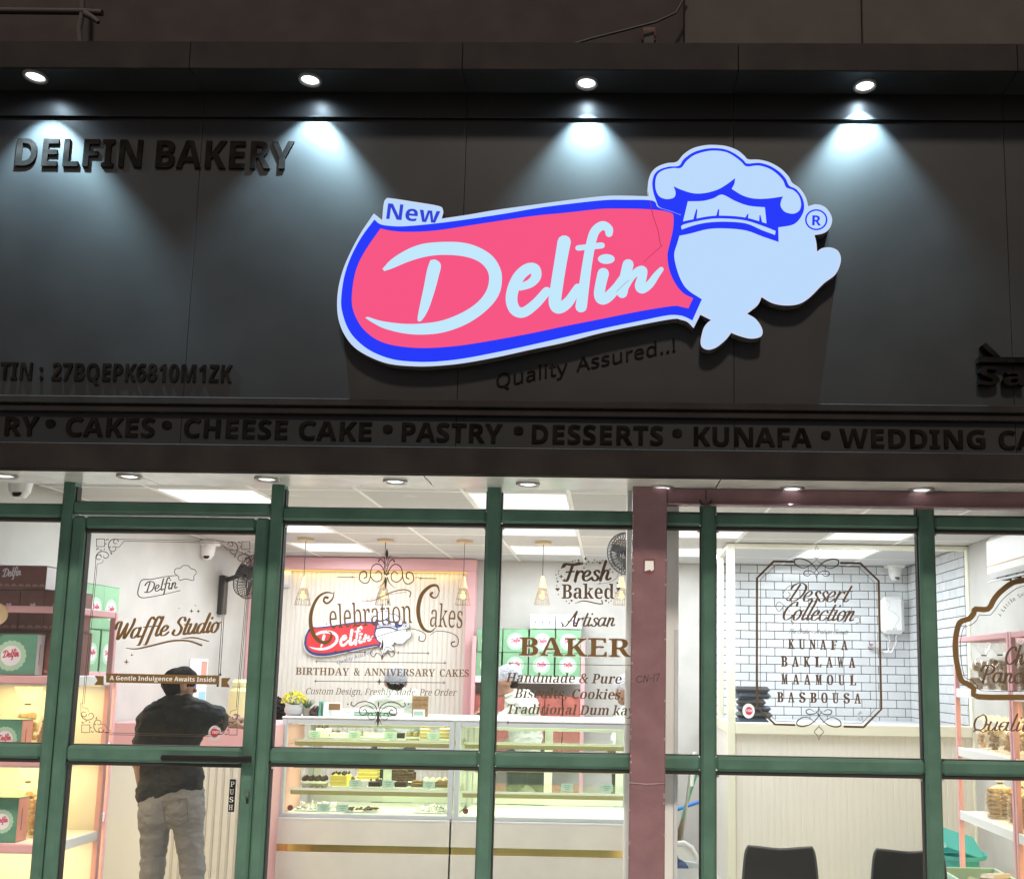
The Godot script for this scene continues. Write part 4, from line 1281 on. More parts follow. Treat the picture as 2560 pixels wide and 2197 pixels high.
func window_lettering(panes: Array) -> void:
	# ---- celebration cakes
	var pane: Node3D = panes[2]
	var z := ZL
	var st := begin()
	for f in [-1.0, 1.0]:
		var q := func(a: Array) -> Array:
			var r := []
			for i in range(0, a.size(), 2):
				r.append(966 + f * a[i])
				r.append(1440 + a[i + 1] + f * a[i] * 0.0165)
			return r
		stroke(st, q.call([0, -2, 12, -24, 24, -30, 36, -22, 40, 0, 28, 14, 14, 10, 12, -4, 20, -12, 28, -6]), z, 3.0, 2.0, 2.6)
		stroke(st, q.call([40, 0, 46, 16, 58, 18, 68, 8, 64, -8, 52, -10, 50, 2, 56, 6]), z + 0.0003, 2.4, 3.2)
		stroke(st, q.call([2, 4, 8, 18, 22, 30]), z + 0.0006, 3.4, 1.0)
		stroke(st, q.call([1, -16, 8, -36, 16, -42, 20, -36]), z + 0.0009, 2.0, 3.4)
		stroke(st, q.call([1, -26, 6, -46, 12, -52]), z + 0.0011, 2.0, 1.2)
		stroke(st, q.call([82, 4, 124, 4]), z, 2.0)
		star(st, 966 + f * 86, 1444 + f * 1.4, z + 0.0005, 5)
		disc(st, 966 + f * 74, 1443.5, z, 1.7, 1.7)
		disc(st, 966 + f * 79, 1443.5, z, 1.7, 1.7)
	stroke(st, [967, 1372, 967, 1384, 966, 1400], z + 0.0014, 1.0, 1.0, 7.0)
	stroke(st, [965, 1444, 964, 1455, 963, 1472], z + 0.0017, 1.0, 1.0, 6.0)
	for a in [[966, 1428], [962, 1434], [971, 1434]]:
		disc(st, a[0], a[1], z + 0.002, 2, 2)
	# rules with little diamonds
	for a in [[791, 1653.5, 1112, 1657], [838, 1629, 912, 1630.5], [995, 1631.5, 1070, 1633], [789, 1702.5, 1110, 1706.5]]:
		line(st, a[0], a[1], a[2], a[3], z, 1.6)
		star(st, a[0], a[1], z + 0.0004, 5)
		star(st, a[2], a[3], z + 0.0004, 5)
	star(st, 948, 1704, z + 0.0006, 9)
	put(pane, "scroll_ornament", st.commit(), mats["vinyl_dark"])
	st = begin()
	text_px(st, "elebration", true, false, 824, 1571, 1030, 1557, 57, z)
	text_px(st, "akes", true, false, 1074, 1566, 1155, 1570, 56, z)
	stroke(st, [835, 1479, 831, 1496, 818, 1508, 809, 1502, 812, 1493, 818, 1494], z + 0.0004, 1.2, 7.0, 5.0)
	stroke(st, [834, 1484, 815, 1481, 794, 1494, 779, 1525, 776, 1557, 783, 1585, 798, 1602, 815, 1606, 826, 1596, 827, 1582, 817, 1578], z + 0.0008, 2.0, 1.6, 10.0, 8)
	stroke(st, [1098, 1478, 1092, 1492, 1083, 1494, 1076, 1487, 1080, 1482], z + 0.0012, 2.0, 6.5)
	stroke(st, [1098, 1478, 1092, 1464, 1075, 1466, 1055, 1485, 1046, 1515, 1047, 1545, 1057, 1570, 1075, 1579, 1090, 1568], z + 0.0016, 3.0, 1.6, 10.0, 8)
	stroke(st, [905, 1503, 935, 1500, 980, 1480, 1010, 1474, 1026, 1480, 1024, 1492], z + 0.002, 0.8, 3.0, 3.0)
	stroke(st, [915, 1501, 945, 1492, 985, 1484, 1015, 1480], z + 0.0024, 0.7, 1.2)
	put(pane, "title_lettering", st.commit(), mats["vinyl_gold"])
	st = begin()
	stroke(st, [835, 1598, 870, 1590, 905, 1600, 940, 1592, 990, 1577, 1030, 1572, 1062, 1584, 1060, 1602, 1048, 1601, 1048, 1591], z + 0.0028, 1.0, 2.4)
	stroke(st, [900, 1600, 905, 1588, 925, 1592, 960, 1596], z + 0.0031, 1.0)
	stroke(st, [1075, 1588, 1090, 1578, 1120, 1580, 1143, 1592, 1144, 1612, 1132, 1616, 1128, 1607, 1136, 1604], z + 0.0034, 1.2, 3.4)
	for f in [-1.0, 1.0]:
		stroke(st, [956, 1640, 956 + f * 8, 1618, 956 + f * 22, 1622, 956 + f * 30, 1634, 956 + f * 22, 1642, 956 + f * 16, 1632], z + 0.0036, 1.2, 2.2)
		stroke(st, [956, 1644, 956 + f * 12, 1632, 956 + f * 20, 1640], z + 0.0038, 1.6)
	stroke(st, [956, 1598, 956, 1612, 955, 1626], z + 0.004, 0.8, 0.8, 5.0)
	stroke(st, [955, 1636, 955, 1644, 954, 1650], z + 0.0042, 0.8, 0.8, 4.0)
	# lower ornament
	for f in [-1.0, 1.0]:
		var q2 := func(a: Array) -> Array:
			var r := []
			for i in range(0, a.size(), 2):
				r.append(945 + f * a[i])
				r.append(1780 + a[i + 1] + f * a[i] * 0.0165)
			return r
		stroke(st, q2.call([0, 8, 8, -16, 30, -26, 50, -22, 60, -14, 68, -18, 66, -24]), z, 2.4, 2.6)
		stroke(st, q2.call([3, 6, 12, -8, 28, -16, 44, -10, 46, 4, 36, 8, 28, 2, 32, -6, 38, -4]), z + 0.0003, 1.8, 3.0)
		stroke(st, q2.call([4, 4, 8, 16, 20, 18, 26, 8, 18, 2, 14, 8]), z + 0.0006, 1.8, 2.6)
		stroke(st, q2.call([2, 14, 6, 26, 10, 30]), z + 0.0009, 2.4, 0.8)
		disc(st, 945 + f * 76, 1760, z + 0.001, 2, 2)
	stroke(st, [945, 1778, 945, 1796, 944, 1816], z + 0.0012, 1.0, 1.0, 7.0)
	stroke(st, [946, 1754, 946, 1760, 946, 1768], z + 0.0012, 1.0, 1.0, 4.0)
	put(pane, "swash_ornament", st.commit(), mats["vinyl_dark"])
	st = begin()
	text_px(st, "BIRTHDAY", true, true, 738, 1686.5, 872, 1688.5, 18.5, z)
	text_px(st, "&", true, true, 884, 1688.5, 899, 1688.7, 18.5, z)
	text_px(st, "ANNIVERSARY", true, true, 910, 1688.5, 1087, 1691, 18.5, z)
	text_px(st, "CAKES", true, true, 1099, 1691, 1172, 1692, 18.5, z)
	put(pane, "subtitle_lettering", st.commit(), mats["vinyl_gold"])
	st = begin()
	text_px(st, "Custom Design, Freshly Made, Pre Order", true, false, 763, 1735, 1142, 1739, 15.5, z, 0.24)
	put(pane, "note_lettering", st.commit(), mats["vinyl_brown"])
	# ---- fresh baked, artisan bakery
	pane = panes[3]
	st = begin()
	script_px(st, "Fresh", 1404, 1453, 1526, 1450, 25, 7.5, 3.6, z, 0.12)
	stroke(st, [1404, 1420, 1412, 1410, 1432, 1412, 1456, 1409], z + 0.004, 3.0, 5.0, 6.0)
	text_px(st, "Baked", true, true, 1404, 1496, 1536, 1497, 36, z)
	stroke(st, [1438, 1508, 1460, 1502, 1490, 1508, 1506, 1509, 1504, 1500], z + 0.001, 1.0, 2.5, 3.0)
	stroke(st, [1530, 1412, 1536, 1410, 1538, 1422, 1546, 1432, 1540, 1446, 1520, 1456, 1492, 1460], z + 0.0015, 1.4, 0.8)
	put(pane, "fresh_baked_lettering", st.commit(), mats["vinyl_brown"])
	st = begin()
	for s in [[1446, 1401, 5], [1464, 1396.5, 6], [1471, 1404, 4], [1403, 1441, 7], [1412, 1448, 4], [1525, 1423, 5], [1532, 1430, 3.5], [1460, 1420, 4], [1500, 1407, 6], [1439, 1454, 5]]:
		star(st, s[0], s[1], z, s[2])
	for s in [[1432, 1402], [1438, 1401], [1482, 1406], [1486, 1400], [1493, 1404], [1507, 1401], [1397, 1427], [1396, 1434], [1390, 1437], [1392, 1446], [1392, 1464], [1390, 1472], [1396, 1486], [1540, 1482], [1544, 1478], [1546, 1488], [1416, 1503], [1423, 1508], [1522, 1506], [1528, 1502], [1500, 1458], [1466, 1410]]:
		disc(st, s[0], s[1], z, 1.6, 1.6)
	for s in [[1394, 1474, 9], [1394, 1454, 5], [1546, 1473, 9], [1544, 1458, 5], [1429, 1502, 5.5], [1515, 1502, 5.5]]:
		stroke(st, [s[0] - s[2] * 0.28, s[1] - s[2] * 0.22, s[0] + s[2] * 0.04, s[1] + s[2] * 0.4], z + 0.0004, s[2] * 0.62, 0.8)
		stroke(st, [s[0] + s[2] * 0.28, s[1] - s[2] * 0.22, s[0] - s[2] * 0.04, s[1] + s[2] * 0.4], z + 0.0008, s[2] * 0.62, 0.8)
	put(pane, "sparkle_ornament", st.commit(), mats["vinyl_brown"])
	st = begin()
	script_px(st, "Artisan", 1408, 1566, 1536, 1565, 21, 5.2, 2.2, z, 0.22)
	put(pane, "script_lettering", st.commit(), mats["vinyl_brown"])
	st = begin()
	text_px(st, "BAKERY", true, true, 1297, 1638, 1632, 1643, 46, z)
	put(pane, "bold_lettering", st.commit(), mats["vinyl_gold"])
	st = begin()
	text_px(st, "BAKERY", true, true, 1300, 1641, 1635, 1646, 46, z - 0.0015)
	put(pane, "lettering_shade_print", st.commit(), mats["vinyl_white"])
	st = begin()
	line(st, 1275, 1658.5, 1600, 1663.8, z, 1.6)
	star(st, 1275, 1658.5, z + 0.0004, 6)
	line(st, 1270, 1806.5, 1600, 1811.8, z, 1.6)
	star(st, 1270, 1806.5, z + 0.0004, 6)
	text_px(st, "Handmade & Pure", true, true, 1264, 1705, 1556, 1709, 24, z, 0.22)
	text_px(st, "Biscuits, Cookies,", true, true, 1285, 1744.5, 1562, 1748.5, 24, z, 0.22)
	text_px(st, "Traditional Dum kay", true, true, 1264, 1784, 1590, 1788.5, 24, z, 0.22)
	put(pane, "italic_lettering", st.commit(), mats["vinyl_brown"])
	# ---- dessert collection
	pane = panes[4]
	st = begin()
	stroke(st, [1983, 1404, 1935, 1403, 1893, 1445, 1892.6, 1767, 1938, 1810.5, 1987, 1812], z, 5.5, 5.5, -1.0, 1)
	stroke(st, [2103, 1407, 2152, 1408, 2197.5, 1452, 2204, 1773, 2160, 1817.5, 2112, 1816], z, 5.5, 5.5, -1.0, 1)
	put(pane, "octagon_frame", st.commit(), mats["vinyl_brown"])
	st = begin()
	stroke(st, [1986, 1413, 1941, 1412, 1902, 1448, 1901, 1764, 1943, 1803, 1988, 1804], z, 1.4, 1.4, -1.0, 1)
	stroke(st, [2102, 1416, 2147, 1417, 2186, 1455, 2192, 1770, 2155, 1808, 2110, 1807], z, 1.4, 1.4, -1.0, 1)
	for fy in [[1402.0, 1.0, 2042.0], [1811.0, -1.0, 2048.0]]:
		for f in [-1.0, 1.0]:
			var q3 := func(a: Array) -> Array:
				var r := []
				for i in range(0, a.size(), 2):
					r.append(fy[2] + f * a[i])
					r.append(fy[0] + fy[1] * a[i + 1] + f * a[i] * 0.0165)
				return r
			stroke(st, q3.call([0, -2, -30, 18, -52, 10, -54, -2, -38, -5, -16, 4, 0, 22, 8, 34]), z + 0.0003, 0.9, 1.2, 3.4)
			stroke(st, q3.call([0, 44, 4, 32, 14, 26, 28, 26, 32, 34, 22, 38, 12, 32]), z + 0.0007, 0.9, 1.4, 2.6)
			stroke(st, q3.call([0, -4, 12, -18, 6, -26, 0, -38]), z + 0.0011, 1.0)
			stroke(st, q3.call([0, -30, -12, -18, 0, -6]), z + 0.0013, 1.0, 1.0, -1.0, 1)
	put(pane, "scroll_ornament", st.commit(), mats["vinyl_dark"])
	st = begin()
	script_px(st, "Dessert", 1965, 1502, 2118, 1505, 26, 6.0, 1.8, z, 0.4)
	script_px(st, "Collection", 1952, 1549, 2132, 1553, 26, 6.0, 1.8, z + 0.003, 0.4)
	for a in [[1992, 1462, 1972, 1466, 1958, 1484, 1964, 1496, 1976, 1488, 1972, 1480], [1975, 1528, 1950, 1505, 1940, 1516, 1948, 1528, 1958, 1518], [2132, 1545, 2146, 1542, 2150, 1554, 2138, 1560], [1975, 1550, 1984, 1556, 1980, 1562]]:
		stroke(st, a, z + 0.0062, 1.2, 1.6)
	put(pane, "script_lettering", st.commit(), mats["vinyl_brown"])
	st = begin()
	script_px(st, "Pre Order - Arabian Sweets".replace("A", "A"), 1971, 1583, 2118, 1585, 6.5, 1.0, 0.9, z, 0.6)
	put(pane, "fine_lettering", st.commit(), mats["vinyl_dark"])
	st = begin()
	for w in [["KUNAFA", 1971, 1622, 2119, 1625], ["BAKLAWA", 1953, 1666, 2138, 1669], ["MAAMOUL", 1954, 1710, 2140, 1713], ["BASBOUSA", 1943, 1755, 2152, 1758.5]]:
		var s: String = w[0]
		for i in s.length():
			var f := float(i) / (s.length() - 1)
			var cw := 15.0
			var u := lerpf(w[1], w[3] - cw, f)
			var v := lerpf(w[2], w[4], f)
			text_px(st, s[i], true, true, u, v, u + cw, v + cw * 0.0165, 25.5, z)
			text_px(st, s[i], true, true, u + 1.3, v, u + cw + 1.3, v + cw * 0.0165, 25.5, z + 0.0004)
	put(pane, "dessert_names", st.commit(), mats["vinyl_brown"])
	# ---- pancake badge
	pane = panes[5]
	st = begin()
	var half := [941, 160, 800, 190, 650, 300, 560, 400, 475, 535, 310, 535, 290, 590, 230, 660, 130, 695, 85, 760, 50, 950, 55, 1150, 100, 1380, 140, 1480, 220, 1520, 290, 1580, 340, 1680, 941, 1690]
	var full := []
	for i in range(0, half.size(), 2):
		full.append(2380 + half[i] / 5.228)
		full.append(1420 + half[i + 1] / 5.228)
	var inner := [941, 235, 850, 265, 720, 360, 630, 455, 510, 612, 365, 610, 330, 680, 260, 740, 160, 775, 130, 880, 115, 1000, 125, 1200, 170, 1425, 260, 1460, 340, 1540, 390, 1600, 941, 1612]
	var inn := []
	for i in range(0, inner.size(), 2):
		inn.append(2380 + inner[i] / 5.228)
		inn.append(1420 + inner[i + 1] / 5.228)
	stroke(st, full, z, 13.5, 13.5, -1.0, 3)
	var mir := []
	for i in range(full.size() - 2, -1, -2):
		mir.append(2 * 2566 - full[i])
		mir.append(full[i + 1] + (2566 - full[i]) * 0.033)
	stroke(st, mir, z + 0.0003, 13.5, 13.5, -1.0, 3)
	put(pane, "badge_frame", st.commit(), mats["vinyl_gold"])
	st = begin()
	stroke(st, inn, z, 1.6, 1.6, -1.0, 2)
	var wd := "A Little Sweet"
	for i in wd.length():
		if wd[i] == " ":
			continue
		var a := deg_to_rad(208.0 + i * 3.9)
		var c := Vector2(2600 + cos(a) * 108, 1590 + sin(a) * 108)
		var e := Vector2(-sin(a), cos(a)) * (2.0 if wd[i] in "il" else 3.6 if wd[i] == "t" else 6.0)
		text_px(st, wd[i], false, false, c.x - e.x * 0.5, c.y - e.y * 0.5, c.x + e.x * 0.5, c.y + e.y * 0.5, 9.5, z)
	put(pane, "fine_lettering", st.commit(), mats["vinyl_dark"])
	st = begin()
	script_px(st, "Ch", 2512, 1660, 2560, 1661, 25, 6.2, 3.0, z, 0.14)
	script_px(st, "Pancake", 2452, 1706, 2630, 1709, 25, 6.2, 3.0, z + 0.003, 0.14)
	script_px(st, "Quality", 2430, 1826, 2590, 1829, 23, 5.2, 1.8, z + 0.006, 0.25)
	put(pane, "script_lettering", st.commit(), mats["vinyl_brown"])

# ---------------------------------------------------------------- the shop inside
const CEIL := 2.7
const XL := -3.4
const XR := 2.8
const ZB := -4.55
const PANEL_E := 2.3

func room() -> void:
	var f := structure("floor")
	var n := 0
	for i in 11:
		for j in 8:
			var x := XL + i * 0.6
			var z := -0.05 - j * 0.6
			bx(f, "floor_tile", Vector3(x + 0.001, -0.012, z - 0.599), Vector3(minf(x + 0.599, XR), 0.0, z), mats["floor_tile"], 0.001)
			n += 1
	bx(f, "screed", Vector3(XL - 0.2, -0.3, ZB - 0.2), Vector3(XR + 0.2, -0.0125, 0.11), mats["grout"], 0.0)
	var w := structure("wall_left")
	bx(w, "plaster", Vector3(XL - 0.2, 0, ZB - 0.2), Vector3(XL, 2.95, -0.06), mats["cream_wall"], 0.0)
	w = structure("wall_right")
	bx(w, "plaster", Vector3(XR, 0, ZB - 0.2), Vector3(XR + 0.2, 2.95, -0.06), mats["cream_wall"], 0.0)
	w = structure("wall_back")
	bx(w, "plaster", Vector3(XL, 0, ZB - 0.2), Vector3(XR, 2.95, ZB), mats["cream_wall"], 0.0)
	w = structure("wall_piers")
	bx(w, "pier", Vector3(-4.6, 0, -0.3), Vector3(-3.52, 2.6, 0.1), mats["old_plaster"], 0.01)
	bx(w, "pier", Vector3(2.97, 0, -0.3), Vector3(4.2, 2.6, 0.1), mats["old_plaster"], 0.01)

func ceiling() -> void:
	var c := structure("ceiling")
	bx(c, "slab", Vector3(XL - 0.2, 2.96, ZB - 0.2), Vector3(XR + 0.2, 3.1, 0.12), mats["grout"], 0.0)
	bx(c, "window_head", Vector3(XL - 0.2, 2.56, -0.034), Vector3(XR + 0.2, 2.955, 0.0), mats["cream_wall"], 0.0)
	var lights := {}
	for r in [0, 2, 4]:
		lights["%d %d" % [-4, r]] = true
		lights["%d %d" % [-1, r]] = true
		if r > 0:
			lights["%d %d" % [1, r]] = true
			lights["%d %d" % [3, r]] = true
	var where := {-4: "over the cash counter side", -1: "over the display cases", 1: "over the passage", 3: "over the tiled kitchen"}
	var rows := {0: "first row from the window", 2: "second row from the window", 4: "back row"}
	rng.seed = 21
	for i in range(-6, 6):
		var x0 := maxf(-0.26 + 0.62 * i, XL)
		var x1 := minf(-0.26 + 0.62 * (i + 1), XR)
		if x1 - x0 < 0.02:
			continue
		for j in range(-2, 6):
			var z1 := minf(-0.95 - 0.61 * j, -0.04)
			var z0 := maxf(-0.95 - 0.61 * (j + 1), ZB)
			if z1 - z0 < 0.02:
				continue
			if lights.has("%d %d" % [i, j]):
				var t := thing("ceiling_light", "square white ceiling light panel %s, %s" % [where[i], rows[j]], "ceiling light", Vector3((x0 + x1) / 2, CEIL, (z0 + z1) / 2), "square ceiling light panels")
				for e in [[Vector3(x0 + 0.012, CEIL - 0.004, z0 + 0.012), Vector3(x1 - 0.012, CEIL + 0.01, z0 + 0.022)], [Vector3(x0 + 0.012, CEIL - 0.004, z1 - 0.022), Vector3(x1 - 0.012, CEIL + 0.01, z1 - 0.012)], [Vector3(x0 + 0.012, CEIL - 0.004, z0 + 0.023), Vector3(x0 + 0.022, CEIL + 0.01, z1 - 0.023)], [Vector3(x1 - 0.022, CEIL - 0.004, z0 + 0.023), Vector3(x1 - 0.012, CEIL + 0.01, z1 - 0.023)]]:
					bx(t, "frame", e[0], e[1], mats["white_board"], 0.001)
				bx(t, "diffuser", Vector3(x0 + 0.0225, CEIL, z0 + 0.0235), Vector3(x1 - 0.0225, CEIL + 0.008, z1 - 0.0235), mats["panel_glow"], 0.0)
				area(t, Vector3((x0 + x1) / 2, CEIL - 0.006, (z0 + z1) / 2), Vector3.DOWN, 0.56, 0.55, PANEL_E, Color(0.93, 0.97, 1.0))
			else:
				bx(c, "tile", Vector3(x0 + 0.012, CEIL, z0 + 0.012), Vector3(x1 - 0.012, CEIL + 0.012, z1 - 0.012), mats["ceiling_board"] if rng.randf() < 0.6 else mats["ceiling_board_worn"], 0.002)
	for i in range(-5, 6):
		var x := -0.26 + 0.62 * i
		if x < XR:
			bx(c, "grid_bar", Vector3(x - 0.0115, CEIL - 0.003, ZB), Vector3(x + 0.0115, CEIL + 0.02, -0.04), mats["ceiling_bar"], 0.001)
	for j in range(-1, 6):
		var z := -0.95 - 0.61 * j
		bx(c, "grid_bar", Vector3(XL, CEIL - 0.001, z - 0.0115), Vector3(XR, CEIL + 0.018, z + 0.0115), mats["ceiling_bar"], 0.001)

# ---- printed cake boxes
func oval(rx: float, ry: float, lobes := 0, z0 := 0.0, z1 := 0.001) -> ArrayMesh:
	var p := PackedVector2Array()
	var n := 72 if lobes else 32
	for i in n:
		var a := TAU * i / n
		var m := 1.0 + (0.07 * absf(cos(a * lobes / 2.0)) if lobes else 0.0)
		p.append(Vector2(cos(a) * rx * m, sin(a) * ry * m))
	return poly(p, z0, z1)

func word_mesh() -> ArrayMesh:
	if not baked.has("word"):
		var st := begin()
		add_script(st, "Delfin", Vector3(-0.5, -0.12, 0.0), Vector3(0.5, -0.02, 0.0), 0.24, 0.07, 0.045, 0.15, 0.002)
		baked["word"] = st.commit()
	return baked["word"]

func cake_box(called: String, label: String, group: String, at: Vector3, s: Vector3, front: Material, side: Material, print_kind := 1, turn := 0.0) -> Node3D:
	var t := thing(called, label, "cake box", at, group)
	put(t, "body", cbox(s - Vector3(0.002, 0.0, 0.002), 0.0025), side, at + Vector3(0, s.y / 2, 0))
	put(t, "front_flap", cbox(Vector3(s.x - 0.001, s.y - 0.004, 0.002), 0.0008), front, at + Vector3(0, s.y / 2, s.z / 2 + 0.001))
	put(t, "lid", cbox(Vector3(s.x + 0.003, 0.003, s.z + 0.002), 0.001), front, at + Vector3(0, s.y + 0.0017, 0))
	var zf := s.z / 2 + 0.0022
	if print_kind == 1:
		var r := minf(s.x, s.y)
		var lace := put(t, "lace_print", oval(r * 0.36, r * 0.36, 18, 0.0, 0.0006), mats["print_pale_green"], at + Vector3(0, s.y * 0.47, zf))
		put(lace, "round_label", oval(r * 0.25, r * 0.25, 0, 0.0, 0.0006), mats["print_lilac"], at + Vector3(0, s.y * 0.47, zf + 0.0008))
		var w := put(lace, "label_word", word_mesh(), mats["print_red"], at + Vector3(0, s.y * 0.47, zf + 0.0018))
		w.scale = Vector3(r * 0.40, r * 0.40, 0.1)
	elif print_kind == 2:
		var w := put(t, "label_word", word_mesh(), mats["print_lilac"], at + Vector3(s.x * 0.05, s.y * 0.62, zf))
		w.scale = Vector3(s.x * 0.24, s.x * 0.24, 0.1)
		var st := begin()
		var n := int(s.x / 0.035)
		for i in n:
			var c := Vector2(-s.x / 2 + (i + 0.5) * s.x / n, 0.0)
			var pp := PackedVector2Array()
			for q in 9:
				var a := PI * q / 8.0
				pp.append(c + Vector2(cos(a) * s.x / n * 0.46, sin(a) * 0.016))
			add_poly(st, pp, 0.0, 0.0006)
		put(t, "lace_border", st.commit(), mat("lace_rose", 0.42, 0.2, 0.18, 0.5), at + Vector3(0, 0.012, zf))
	elif print_kind == 3:
		var st := begin()
		for i in 3:
			add_cbox(st, Vector3((i - 1) * s.x * 0.28, s.y * 0.45, zf), Vector3(0.014, 0.016, 0.0008), 0.0)
		put(t, "icon_print", st.commit(), mats["print_navy"], at)
	# carrying slot print on the side
	put(t, "side_slot", cbox(Vector3(0.0008, s.y * 0.5, 0.004), 0.0), mats["box_brown"], at + Vector3(s.x / 2 - 0.0003, s.y * 0.5, s.z * 0.1))
	jit.seed = int(absf(at.x * 977.0 + at.y * 313.0)) + 3
	t.rotation.y = turn + jit.randf_range(-0.035, 0.035)
	t.position.z += jit.randf_range(-0.008, 0.006)
	return t

# ---- bags of biscuits
func cookie_pack(called: String, label: String, at: Vector3, w: float, h: float, m: Material, mode: String, seed_: int, group := "") -> Node3D:
	var t := thing(called, label, "biscuit bag", at, group)
	rng.seed = seed_
	var st := begin()
	if mode == "stack":
		var n := int(h * 0.62 / 0.026)
		for i in n:
			for q in 2:
				var c := Vector3((q - 0.5) * w * 0.42 + rng.randf_range(-0.008, 0.008), 0.006 + i * 0.026, rng.randf_range(-0.01, 0.01))
				add_lathe(st, c, [[0.0, 0.0], [w * 0.22, 0.001], [w * 0.24, 0.01], [w * 0.22, 0.02], [0.0, 0.023]], 10, rng.randf_range(0.75, 1.0))
	elif mode == "rusk":
		for i in 26:
			var a := rng.randf_range(0, TAU)
			var r := sqrt(rng.randf()) * w * 0.36
			var y := 0.015 + rng.randf() * h * 0.55
			add_cbox(st, Vector3(cos(a) * r, y, sin(a) * r * 0.7), Vector3(rng.randf_range(0.03, 0.07), rng.randf_range(0.02, 0.05), rng.randf_range(0.015, 0.03)), 0.006)
	else:
		for i in 30:
			var a := rng.randf_range(0, TAU)
			var r := sqrt(rng.randf()) * w * 0.34
			var y := 0.004 + rng.randf() * h * 0.52
			add_lathe(st, Vector3(cos(a) * r, y, sin(a) * r * 0.7), [[0.0, 0.0], [0.018, 0.002], [0.022, 0.012], [0.014, 0.024], [0.0, 0.027]], 8, rng.randf_range(0.6, 1.0))
	put(t, "biscuits", st.commit(), m, at).set_meta("kind", "stuff")
	var wr := begin()
	var n := 22
	var prof := [[w * 0.44, 0.001], [w * 0.50, h * 0.1], [w * 0.50, h * 0.45], [w * 0.36, h * 0.62], [w * 0.08, h * 0.71], [w * 0.10, h * 0.74], [w * 0.30, h * 0.88], [w * 0.38, h]]
	var ring := func(i: int, k: int) -> Vector3:
		var a := TAU * (k % n) / n
		var j := 1.0 + 0.10 * sin(k % n * 2.4 + i * 1.3) + 0.06 * sin(k % n * 4.1 + seed_)
		var rr: float = prof[i][0] * j
		return Vector3(cos(a) * rr, float(prof[i][1]) + (0.03 * h * sin(k % n * 3.3 + seed_) if i == prof.size() - 1 else 0.0), sin(a) * rr * 0.72)
	for i in prof.size() - 1:
		for k in n:
			var q := [ring.call(i, k), ring.call(i, k + 1), ring.call(i + 1, k + 1), ring.call(i + 1, k)]
			var nn: Vector3 = (q[2] - q[0]).cross(q[1] - q[0])
			var nn2: Vector3 = (q[3] - q[0]).cross(q[2] - q[0])
			face(wr, [q[0], q[1], q[2]], nn.normalized())
			face(wr, [q[0], q[2], q[3]], nn2.normalized())
	put(t, "cellophane", wr.commit(), mats["cellophane"], at)
	put(t, "tie", lathe([[w * 0.09, -0.004], [w * 0.115, 0.0], [w * 0.09, 0.004]], 10, 0.72), mats["black_plastic"], at + Vector3(0, h * 0.725, 0))
	return t

func shelf_frame(t: Node3D, x0: float, x1: float, z0: float, z1: float, levels: Array, top: float, fronts: Material, lip_x: float) -> void:
	# posts at the four corners, a frame round the top, boards with a deep front edge
	for x in [x0, x1 - 0.03]:
		for z in [z0, z1 - 0.03]:
			bx(t, "post", Vector3(x, 0, z), Vector3(x + 0.03, top, z + 0.03), mats["pink_paint"], 0.003)
	for z in [z0, z1 - 0.03]:
		bx(t, "top_rail", Vector3(x0 + 0.0305, top - 0.035, z + 0.001), Vector3(x1 - 0.0305, top - 0.001, z + 0.029), mats["pink_paint"], 0.003)
	for x in [x0, x1 - 0.03]:
		bx(t, "top_rail", Vector3(x + 0.001, top - 0.035, z0 + 0.0305), Vector3(x + 0.029, top - 0.001, z1 - 0.0305), mats["pink_paint"], 0.003)
	for y in levels:
		bx(t, "board", Vector3(x0 + 0.002, y - 0.05, z0 + 0.032), Vector3(x1 - 0.002, y, z1 - 0.032), mats["white_board"], 0.003)
		if fronts != null:
			bx(t, "board_edge", Vector3(x0 + 0.002, y - 0.04, z1 - 0.0295), Vector3(x1 - 0.002, y - 0.001, z1 - 0.002), fronts, 0.003)
		var led := bx(t, "led_strip", Vector3(x0 + 0.06 if lip_x > 0 else x0 + 0.04, y - 0.056, z0 + 0.06), Vector3(x0 + 0.072 if lip_x > 0 else x1 - 0.04, y - 0.0505, z1 - 0.06 if lip_x > 0 else z0 + 0.072), mats["led_warm"], 0.0)
		led.name = "led_strip"
		area(led, Vector3((x0 + x1) / 2, y - 0.062, (z0 + z1) / 2), Vector3.DOWN, maxf(0.1, (x1 - x0) * 0.8), maxf(0.1, (z1 - z0) * 0.7), LED_E, Color(1.0, 0.89, 0.58))

const LED_E := 0.32

